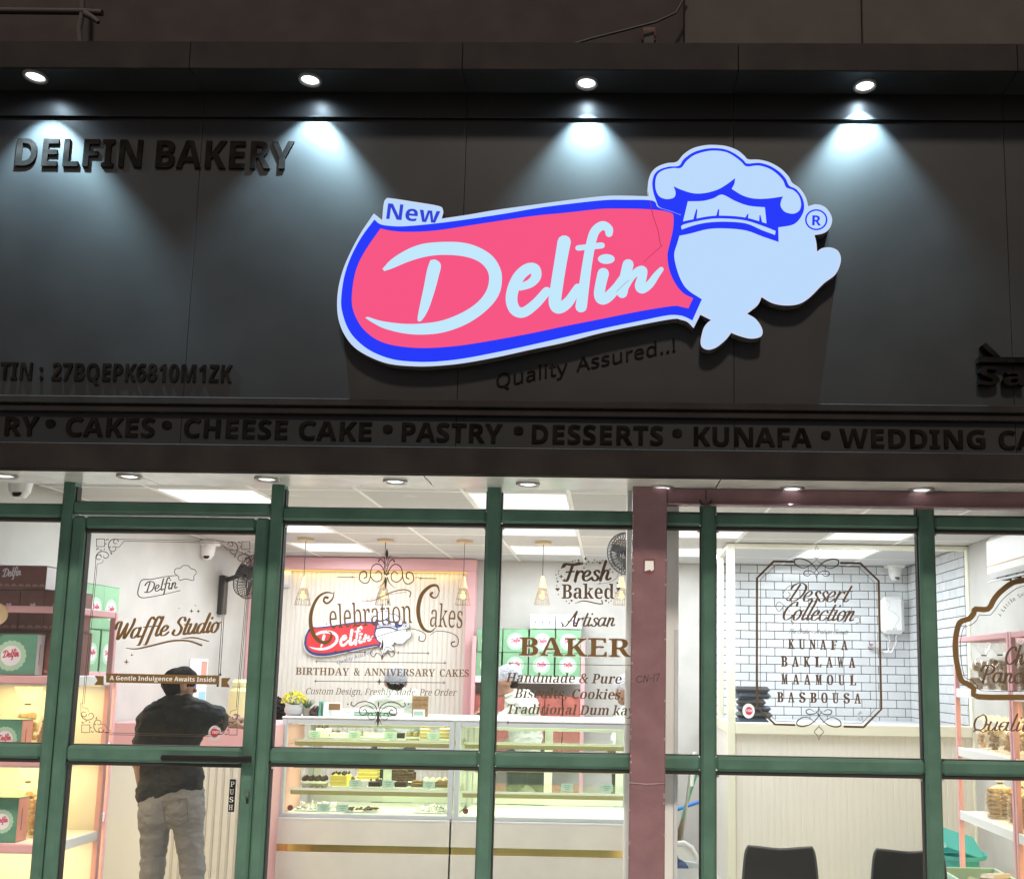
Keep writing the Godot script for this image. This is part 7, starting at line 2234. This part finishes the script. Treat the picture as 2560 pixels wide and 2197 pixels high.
func loose_things() -> void:
	# chairs with their backs to the window
	for k in 2:
		var u: float = [1951.0, 2273.0][k]
		var zc := -0.42
		var top := P(u, [2120.0, 2128.0][k], zc)
		var c := thing("black_chair", ["black plastic chair with its back to the dessert collection window", "black plastic chair behind the mullion beside the pancake window"][k], "chair", Vector3(top.x, 0, zc - 0.25), "chairs along the window")
		var hw := 0.185
		var pts := PackedVector2Array()
		for q in [[-1.0, 0.0], [-0.99, 0.10], [-0.93, 0.30], [-0.87, 0.42], [-0.80, 0.46], [-0.5, 0.455], [0.0, 0.447], [0.5, 0.455], [0.80, 0.46], [0.87, 0.42], [0.93, 0.30], [0.99, 0.10], [1.0, 0.0]]:
			pts.append(Vector2(top.x + q[0] * hw * 1.08, top.y - 0.455 + q[1]))
		put(c, "backrest", poly(soft(pts, 3), zc - 0.012, zc), mats["black_plastic"])
		var rim := []
		for q in soft(pts, 3):
			rim.append(Vector3(q.x, q.y, zc - 0.006))
		put(c, "back_rim", tube(rim.slice(0, rim.size() - 3), 0.008, -1, 6), mat("chair_rim", 0.09, 0.09, 0.09, 0.35))
		put(c, "seat", cbox(Vector3(0.42, 0.03, 0.40), 0.014), mats["black_plastic"], Vector3(top.x, top.y - 0.46, zc - 0.22))
		for sx in [-1.0, 1.0]:
			put(c, "leg", tube([Vector3(top.x + sx * 0.17, top.y - 0.475, zc - 0.06), Vector3(top.x + sx * 0.20, 0.0, zc + 0.0)], 0.012), mats["steel"])
			put(c, "leg", tube([Vector3(top.x + sx * 0.17, top.y - 0.475, zc - 0.38), Vector3(top.x + sx * 0.20, 0.0, zc - 0.44)], 0.012), mats["steel"])
			put(c, "back_support", tube([Vector3(top.x + sx * 0.12, top.y - 0.47, zc - 0.05), Vector3(top.x + sx * 0.12, top.y - 0.30, zc - 0.022)], 0.01), mats["steel"])
	# cleaning tools in the passage
	var zt := -3.3
	var dp := thing("dustpan", "white long handled dustpan in the passage", "dustpan", P(1715, 2170, zt))
	put(dp, "handle", tube([P(1706, 2108, zt), P(1727, 1925, zt), P(1731, 1890, zt)], 0.012, 0.011), mats["steel"])
	put(dp, "grip", tube([P(1729, 1965, zt + 0.01), P(1737, 1880, zt + 0.01)], 0.016), mats["white_board"])
	put(dp, "hood", tube([P(1690, 2108, zt), P(1710, 2106, zt + 0.02), P(1730, 2118, zt + 0.03), P(1742, 2140, zt + 0.03), P(1744, 2152, zt + 0.03)], 0.018, 0.016), mats["white_board"])
	put(dp, "pan", poly(soft(outline([1690, 2116, 1712, 2114, 1730, 2124, 1740, 2142, 1732, 2162, 1716, 2182, 1700, 2176, 1690, 2150], zt)), zt - 0.05, zt + 0.02), mats["white_board"])
	var br := thing("broom", "brown bristle broom with a green neck leaning in the passage", "broom", P(1695, 2150, zt - 0.1))
	var bz := zt - 0.12
	var bs := begin()
	rng.seed = 88
	for i in 90:
		var a := rng.randf_range(-1, 1)
		add_tube(bs, [P(1709 + a * 3, 2040, bz), P(1702 + a * 9, 2080, bz + rng.randf_range(-0.02, 0.02)), P(1694 + a * 16, 2150 + rng.randf_range(-8, 8), bz + rng.randf_range(-0.04, 0.04))], 0.003, 0.0015, 4)
	put(br, "bristles", bs.commit(), mat("bristle", 0.30, 0.22, 0.13, 0.8)).set_meta("kind", "stuff")
	put(br, "neck", tube([P(1708, 2046, bz), P(1713, 2020, bz), P(1745, 1925, bz)], 0.016, 0.011), mat("green_plastic", 0.10, 0.35, 0.16, 0.4))
	var bl := thing("blue_stick", "bright blue plastic stick leaning behind the dustpan", "stick", P(1720, 2015, bz - 0.1))
	put(bl, "rod", tube([P(1680, 2028, bz - 0.1), P(1720, 2014, bz - 0.1), P(1752, 2003, bz - 0.1)], 0.016), mat("blue_plastic", 0.06, 0.25, 0.72, 0.35))
	put(bl, "wiper_head", tube([P(1752, 2003, bz - 0.1), P(1775, 1995, bz - 0.1)], 0.022), mats["blue_plastic"])
	var nv := thing("navy_apron", "navy cloth hanging low in the passage beside the dustpan", "cloth", P(1705, 2190, -2.8))
	put(nv, "cloth", nets([[P(1682, 2140, -2.8), P(1700, 2180, -2.8), 0.03, 0.06], [P(1700, 2180, -2.8), P(1735, 2240, -2.8), 0.06, 0.08], [P(1686, 2190, -2.8), P(1690, 2300, -2.8), 0.07, 0.08]], 0.014, 0.05, 0.02, 12.0), mat("navy_cloth", 0.03, 0.05, 0.12, 0.8))
	var bk := thing("cleaning_bucket", "grey bucket under the navy cloth in the passage", "bucket", P(1705, 2260, -2.8) * Vector3(1, 0, 1))
	put(bk, "pail", lathe([[0.0, 0.0], [0.12, 0.002], [0.15, 0.26], [0.155, 0.265]], 20), mats["case_grey"], P(1705, 2260, -2.8) * Vector3(1, 0, 1))

# ---------------------------------------------------------------- people
func hand(wrist: Vector3, dir: Vector3, side: Vector3, prims: Array) -> void:   # palm, four bent fingers and a thumb
	var d := dir.normalized()
	var s := side.normalized()
	var n := d.cross(s).normalized()
	var palm := wrist + d * 0.085
	prims.append([wrist + s * 0.015, palm + s * 0.026, 0.022, 0.014])
	prims.append([wrist - s * 0.012, palm - s * 0.026, 0.022, 0.014])
	for i in 4:
		var o := palm + s * (0.030 - i * 0.020)
		var l: float = [0.036, 0.042, 0.039, 0.030][i]
		var k1 := o + d * l - n * 0.008
		var k2 := k1 + d * l * 0.5 - n * 0.020
		prims.append([o, k1, 0.0095, 0.009])
		prims.append([k1, k2, 0.009, 0.0075])
	var tb := wrist + d * 0.03 + s * 0.03
	prims.append([tb, tb + s * 0.026 + d * 0.028, 0.012, 0.010])
	prims.append([tb + s * 0.026 + d * 0.028, tb + s * 0.030 + d * 0.055 - n * 0.01, 0.010, 0.008])

func face_of(c: Vector3, fwd: Vector3, r: float, prims: Array) -> void:   # skull, jaw, nose, brow, lips, ears round a head centre
	var f := fwd.normalized()
	var s := f.cross(Vector3.UP).normalized()
	prims.append([c + Vector3(0, r * 0.25, 0) - f * r * 0.18, c + Vector3(0, r * 0.2, 0) + f * r * 0.12, r * 0.95, r * 0.86])
	prims.append([c + Vector3(0, -r * 0.15, 0) + f * r * 0.1, c + Vector3(0, -r * 0.78, 0) + f * r * 0.48, r * 0.72, r * 0.38])
	prims.append([c + Vector3(0, r * 0.12, 0) + f * r * 0.92, c + Vector3(0, -r * 0.22, 0) + f * r * 1.12, r * 0.10, r * 0.15])
	prims.append([c + Vector3(0, r * 0.30, 0) + f * r * 0.80 - s * r * 0.35, c + Vector3(0, r * 0.30, 0) + f * r * 0.80 + s * r * 0.35, r * 0.14, r * 0.14])
	prims.append([c + Vector3(0, -r * 0.52, 0) + f * r * 0.82 - s * r * 0.18, c + Vector3(0, -r * 0.52, 0) + f * r * 0.82 + s * r * 0.18, r * 0.10, r * 0.10])
	for q in [-1.0, 1.0]:
		prims.append([c + s * q * r * 0.90 + Vector3(0, r * 0.12, 0) - f * r * 0.05, c + s * q * r * 0.86 + Vector3(0, -r * 0.22, 0), r * 0.17, r * 0.12])

func eyes_of(t: Node3D, c: Vector3, fwd: Vector3, r: float) -> void:
	var f := fwd.normalized()
	var s := f.cross(Vector3.UP).normalized()
	for q in [-1.0, 1.0]:
		var e := put(t, "eye", lathe([[0.0, -0.010], [0.009, -0.005], [0.010, 0.0], [0.009, 0.005], [0.0, 0.010]], 12), mats["vinyl_white"], c + f * r * 0.80 + s * q * r * 0.36 + Vector3(0, r * 0.10, 0))
		put(e, "iris", lathe([[0.0, -0.005], [0.0045, 0.0], [0.0, 0.005]], 10), mats["black_plastic"], c + f * r * 0.895 + s * q * r * 0.36 + Vector3(0, r * 0.10, 0))

func people() -> void:
	patchy(mat("skin", 0.36, 0.19, 0.125, 0.55), "broad", 0.9, 3.0)
	mats["skin"].subsurf_scatter_enabled = true
	mats["skin"].subsurf_scatter_strength = 0.08
	patchy(mat("hair_black", 0.016, 0.012, 0.010, 0.65), "fine", 0.5, 8.0)
	mats["hair_black"].metallic_specular = 0.2
	patchy(mat("shirt_black", 0.012, 0.012, 0.014, 0.8), "broad", 0.7, 4.0)
	patchy(mat("denim_grey", 0.235, 0.222, 0.212, 0.9), "fine", 0.75, 3.0)
	patchy(mat("uniform", 0.66, 0.70, 0.60, 0.8), "broad", 0.92, 2.0)
	var net := glass("hair_net", 0.42, 0.6, Color(0.86, 0.88, 0.9))
	net.albedo_color = Color(0.8, 0.82, 0.85, 0.55)
	# ---- the customer
	var z := -0.78
	var M := func(u: float, v: float, dz: float) -> Vector3: return P(u, v, z + dz)
	var t := thing("person", "person in black shirt and grey jeans leaning on the cash counter, back turned", "person", Vector3(M.call(428, 1900, 0).x, 0, z))
	var hc: Vector3 = M.call(448, 1714, -0.01)
	var look := Vector3(0.72, -0.12, -0.62)
	var sk := []
	face_of(hc, look, 0.079, sk)
	var neck: Vector3 = M.call(441, 1752, 0.0)
	sk.append([hc + Vector3(-0.01, -0.05, 0.0), neck, 0.050, 0.055])
	sk.append([neck, M.call(430, 1800, 0), 0.054, 0.075])
	sk.append([M.call(430, 1800, 0), M.call(428, 2000, 0), 0.075, 0.065])
	var el: Vector3 = M.call(350, 1905, 0.02)
	sk.append([M.call(372, 1806, 0), el, 0.05, 0.040])
	var wl: Vector3 = M.call(357, 1975, -0.14)
	sk.append([el, wl, 0.040, 0.027])
	hand(wl, Vector3(0.15, -0.9, -0.3), Vector3(0.3, 0.0, -0.9), sk)
	var er: Vector3 = M.call(545, 1794, -0.05)
	sk.append([M.call(490, 1790, 0), er, 0.05, 0.042])
	var wr: Vector3 = M.call(578, 1806, -0.26)
	sk.append([er, wr, 0.042, 0.028])
	hand(wr, Vector3(0.5, -0.1, -0.85), Vector3(-0.4, 0.6, -0.3), sk)
	sk.append([M.call(428, 2000, 0), M.call(388, 2060, 0), 0.065, 0.06])
	sk.append([M.call(428, 2000, 0), M.call(462, 2060, 0), 0.065, 0.06])
	for q in [[388, 381, 378], [464, 481, 478]]:
		var kn: Vector3 = M.call(q[1], 2180, -0.02)
		sk.append([M.call(q[0], 2060, 0), kn, 0.06, 0.045])
		sk.append([kn, Vector3(M.call(q[2], 2390, 0).x, 0.08, z), 0.045, 0.035])
	put(t, "body", nets(sk, 0.0085, 0.018), mats["skin"])
	eyes_of(t, hc, look, 0.079)
	# hair: short, thicker on top
	var hr := []
	hr.append([hc + Vector3(-0.012, 0.024, 0.012), hc + Vector3(0.010, 0.032, -0.010), 0.0755, 0.0735])
	hr.append([hc + Vector3(-0.018, 0.0, 0.014), hc + Vector3(-0.016, -0.030, 0.012), 0.067, 0.052])
	hr.append([hc + Vector3(0.022, 0.060, -0.015), hc + Vector3(0.048, 0.050, -0.038), 0.040, 0.026])
	put(t, "hair", nets(hr, 0.0045, 0.025, 0.005, 85.0), mats["hair_black"])
	var sh := []
	sh.append([M.call(392, 1802, 0), M.call(476, 1794, 0), 0.086, 0.086])
	sh.append([M.call(386, 1824, 0.01), M.call(474, 1818, 0.01), 0.090, 0.088])
	sh.append([M.call(386, 1860, 0), M.call(460, 1855, 0), 0.084, 0.082])
	sh.append([M.call(390, 1915, 0), M.call(457, 1910, 0), 0.080, 0.080])
	sh.append([M.call(386, 1960, 0), M.call(462, 1945, 0), 0.084, 0.082])
	sh.append([M.call(380, 1984, 0.01), M.call(472, 1952, 0.01), 0.078, 0.078])
	sh.append([M.call(400, 1785, 0), M.call(440, 1762, 0), 0.075, 0.066])
	sh.append([M.call(475, 1782, 0), M.call(445, 1762, 0), 0.075, 0.066])
	sh.append([M.call(374, 1812, 0.0), M.call(356, 1880, 0.01), 0.064, 0.056])
	sh.append([M.call(482, 1790, 0.0), M.call(532, 1797, -0.04), 0.080, 0.066])
	sh.append([M.call(500, 1781, -0.01), M.call(538, 1800, -0.05), 0.055, 0.068])
	put(t, "shirt", nets(sh, 0.0085, 0.045, 0.013, 9.0), mats["shirt_black"])
	var je := []
	je.append([M.call(392, 2000, 0.0), M.call(468, 1985, 0.0), 0.088, 0.088])
	je.append([M.call(390, 2030, 0.015), M.call(392, 2036, 0.015), 0.096, 0.092])
	je.append([M.call(463, 2025, 0.015), M.call(465, 2032, 0.015), 0.100, 0.096])
	for q in [[388, 381, 378], [467, 481, 478]]:
		var kn: Vector3 = M.call(q[1], 2165, -0.02)
		je.append([M.call(q[0], 2045, 0), kn, 0.083, 0.060])
		je.append([kn, Vector3(M.call(q[2], 2390, 0).x, 0.10, z), 0.060, 0.055])
	put(t, "jeans", nets(je, 0.0085, 0.03, 0.009, 11.0), mats["denim_grey"])
	# seams and back pockets
	var sm := begin()
	var zp := z + 0.124
	for q in [[405, 2004, 466, 1996, 470, 2052, 440, 2068, 412, 2052, 405, 2004], [347, 2016, 372, 2028, 366, 2052, 352, 2046]]:
		var l := []
		for i in range(0, q.size(), 2):
			l.append(P(q[i], q[i + 1], zp - absf(q[i] - 428) * 0.0006))
		add_tube(sm, l, 0.0022, -1, 5)
	add_tube(sm, [P(410, 2035, zp), P(430, 2044, zp + 0.002), P(438, 2040, zp), P(448, 2044, zp), P(470, 2032, zp)], 0.0022, -1, 5)
	put(t, "pocket_stitching", sm.commit(), mat("stitch", 0.10, 0.09, 0.085, 0.9))
	for u in [378.0, 478.0]:
		var fx: float = M.call(u, 2390, 0).x
		put(t, "shoe", nets([[Vector3(fx, 0.045, z + 0.05), Vector3(fx + 0.02, 0.04, z - 0.16), 0.045, 0.038], [Vector3(fx, 0.05, z + 0.04), Vector3(fx, 0.12, z + 0.02), 0.045, 0.05]], 0.012, 0.03), mats["black_plastic"])
	# ---- staff in pale green uniforms and hair nets
	staff("person in pale green uniform and hair net, back turned, below the red logo", -3.35, [989, 1708], Vector3(-0.25, -0.25, -0.9), [985, 1742], [947, 1762], [1030, 1752], [985, 1830], [[905, 1795], [880, 1800]], [[1052, 1800], [1040, 1830]], false)
	staff("person in pale green uniform bending in profile before the box rack", -3.35, [1264, 1706], Vector3(-0.95, -0.35, 0.15), [1282, 1738], [1316, 1768], [1292, 1762], [1322, 1860], [[1275, 1800], [1225, 1790]], [[1290, 1800], [1235, 1782]], true)
	staff("person in hair net seen in profile beside the white post", -3.3, [1568, 1728], Vector3(-0.95, -0.1, 0.25), [1580, 1762], [1600, 1800], [1562, 1800], [1585, 1900], [[1610, 1850], [1580, 1870]], [[1548, 1850], [1530, 1870]], true)
	# ---- somebody sitting behind the cash counter, mostly hidden by the door post
	var zz := -3.0
	var h2 := P(673, 1782, zz)
	var b := thing("person", "seated person with long dark hair behind the cash counter", "person", Vector3(h2.x, 0, zz))
	var p2 := []
	face_of(h2, Vector3(-0.4, -0.1, 0.9), 0.088, p2)
	p2.append([h2, h2 + Vector3(0, -0.16, -0.02), 0.05, 0.055])
	p2.append([h2 + Vector3(-0.13, -0.24, -0.02), h2 + Vector3(0.10, -0.24, -0.02), 0.06, 0.06])
	p2.append([h2 + Vector3(0, -0.24, -0.02), h2 + Vector3(0, -0.75, -0.02), 0.11, 0.12])
	p2.append([h2 + Vector3(-0.15, -0.26, 0), h2 + Vector3(-0.2, -0.5, 0.1), 0.05, 0.04])
	p2.append([h2 + Vector3(0.12, -0.26, 0), h2 + Vector3(0.16, -0.5, 0.1), 0.05, 0.04])
	put(b, "body", nets(p2, 0.012, 0.03), mats["skin"])
	put(b, "hair", nets([[h2 + Vector3(0.0, 0.03, -0.03), h2 + Vector3(0.01, 0.03, -0.02), 0.10, 0.10], [h2 + Vector3(0.05, 0.0, -0.02), h2 + Vector3(0.06, -0.16, -0.01), 0.07, 0.05], [h2 + Vector3(-0.04, 0.0, -0.05), h2 + Vector3(-0.04, -0.2, -0.06), 0.07, 0.06]], 0.009, 0.03, 0.02, 22.0), mats["hair_black"])
	put(b, "blouse", nets([[h2 + Vector3(-0.14, -0.24, -0.02), h2 + Vector3(0.11, -0.24, -0.02), 0.075, 0.075], [h2 + Vector3(0, -0.26, -0.02), h2 + Vector3(0, -0.75, -0.02), 0.125, 0.135], [h2 + Vector3(-0.15, -0.26, 0), h2 + Vector3(-0.19, -0.45, 0.08), 0.065, 0.055], [h2 + Vector3(0.12, -0.26, 0), h2 + Vector3(0.155, -0.45, 0.08), 0.065, 0.055]], 0.013, 0.04, 0.01, 10.0), mats["pot_grey"])
	eyes_of(b, h2, Vector3(-0.4, -0.1, 0.9), 0.088)
	var sx := h2 + Vector3(0, -0.75, -0.02)
	var stl := thing("counter_stool", "low stool under the seated person behind the cash counter", "stool", Vector3(sx.x, 0, zz))
	put(stl, "seat", lathe([[0.0, -0.06], [0.17, -0.055], [0.18, -0.03], [0.17, -0.01], [0.0, -0.005]], 20), mats["black_plastic"], Vector3(sx.x, sx.y - 0.10, zz))
	for k in 4:
		var a := TAU * k / 4.0 + 0.4
		put(stl, "leg", tube([Vector3(sx.x + cos(a) * 0.12, sx.y - 0.15, zz + sin(a) * 0.12), Vector3(sx.x + cos(a) * 0.18, 0, zz + sin(a) * 0.18)], 0.012), mats["steel"])

func staff(label: String, z: float, head: Array, look: Vector3, neck: Array, sl: Array, sr: Array, hip: Array, al: Array, ar: Array, shown: bool) -> void:
	var hc := P(head[0], head[1], z)
	var nk := P(neck[0], neck[1], z)
	var a := P(sl[0], sl[1], z + (0.06 if shown else 0.0))
	var b := P(sr[0], sr[1], z - (0.10 if shown else 0.0))
	var h := P(hip[0], hip[1], z)
	h.y = minf(h.y, 1.0)
	var t := thing("person", label, "person", Vector3(h.x, 0, z), "bakery staff")
	var sk := []
	face_of(hc, look, 0.09, sk)
	sk.append([hc + Vector3(0, -0.05, 0), nk, 0.055, 0.058])
	sk.append([nk, (a + b) / 2, 0.058, 0.09])
	sk.append([a, b, 0.05, 0.05])
	sk.append([(a + b) / 2, h, 0.10, 0.10])
	var un := []
	un.append([a, b, 0.085, 0.085])
	un.append([(a + b) / 2 + Vector3(0, 0.01, 0), h, 0.13, 0.14])
	un.append([nk + Vector3(0, -0.015, 0), (a + b) / 2, 0.062, 0.10])
	un.append([a + (b - a) * 0.2, h + (a - b) * 0.15, 0.10, 0.10])
	un.append([b + (a - b) * 0.2, h + (b - a) * 0.15, 0.10, 0.10])
	for q in [[a, al], [b, ar]]:
		var dz: float = 0.03 if q[0] == a else -0.03
		var e := P(q[1][0][0], q[1][0][1], z + dz)
		var w := P(q[1][1][0], q[1][1][1], z + dz + 0.12 * signf(look.z + 0.01))
		sk.append([q[0], e, 0.05, 0.042])
		sk.append([e, w, 0.042, 0.028])
		hand(w, (w - e), Vector3(0, 0.5, 1), sk)
		un.append([q[0], e, 0.072, 0.062])
		un.append([e, e.lerp(w, 0.5), 0.060, 0.052])
	for s in [-0.08, 0.08]:
		sk.append([h + Vector3(s, 0, 0), Vector3(h.x + s, 0.5, z), 0.085, 0.06])
		sk.append([Vector3(h.x + s, 0.5, z), Vector3(h.x + s, 0.09, z), 0.055, 0.04])
	put(t, "body", nets(sk, 0.011, 0.02), mats["skin"])
	put(t, "uniform", nets(un, 0.012, 0.04, 0.014, 9.0), mats["uniform"])
	put(t, "collar", tube([nk + Vector3(-0.055, -0.01, 0.05), nk + Vector3(0, 0.012, 0.065), nk + Vector3(0.055, 0.0, 0.045)], 0.014, 0.012, 8), mats["uniform"])
	var f := look.normalized()
	put(t, "hair", nets([[hc + Vector3(0, 0.032, 0) - f * 0.02, hc + Vector3(0, 0.022, 0) - f * 0.035, 0.086, 0.082], [hc - f * 0.04, hc - f * 0.035 + Vector3(0, -0.05, 0), 0.07, 0.055]], 0.009, 0.02), mats["hair_black"])
	put(t, "hair_net", nets([[hc + Vector3(0, 0.048, 0) - f * 0.015, hc + Vector3(0, 0.04, 0) - f * 0.045, 0.093, 0.088], [hc + Vector3(0, 0.055, 0) + f * 0.03, hc + Vector3(0, 0.055, 0) - f * 0.05, 0.078, 0.08]], 0.008, 0.02, 0.010, 40.0), mats["hair_net"])
	eyes_of(t, hc, look, 0.09)
	var tr := []
	for s in [-0.08, 0.08]:
		tr.append([h + Vector3(s, 0.0, 0), Vector3(h.x + s, 0.5, z), 0.105, 0.08])
		tr.append([Vector3(h.x + s, 0.5, z), Vector3(h.x + s, 0.10, z), 0.08, 0.07])
	put(t, "trousers", nets(tr, 0.016, 0.03), mats["black_plastic"])
	for s in [-0.08, 0.08]:
		put(t, "shoe", nets([[Vector3(h.x + s, 0.045, z - f.z * 0.05), Vector3(h.x + s, 0.04, z + signf(f.z) * 0.15), 0.045, 0.038]], 0.015, 0.02), mats["black_plastic"])
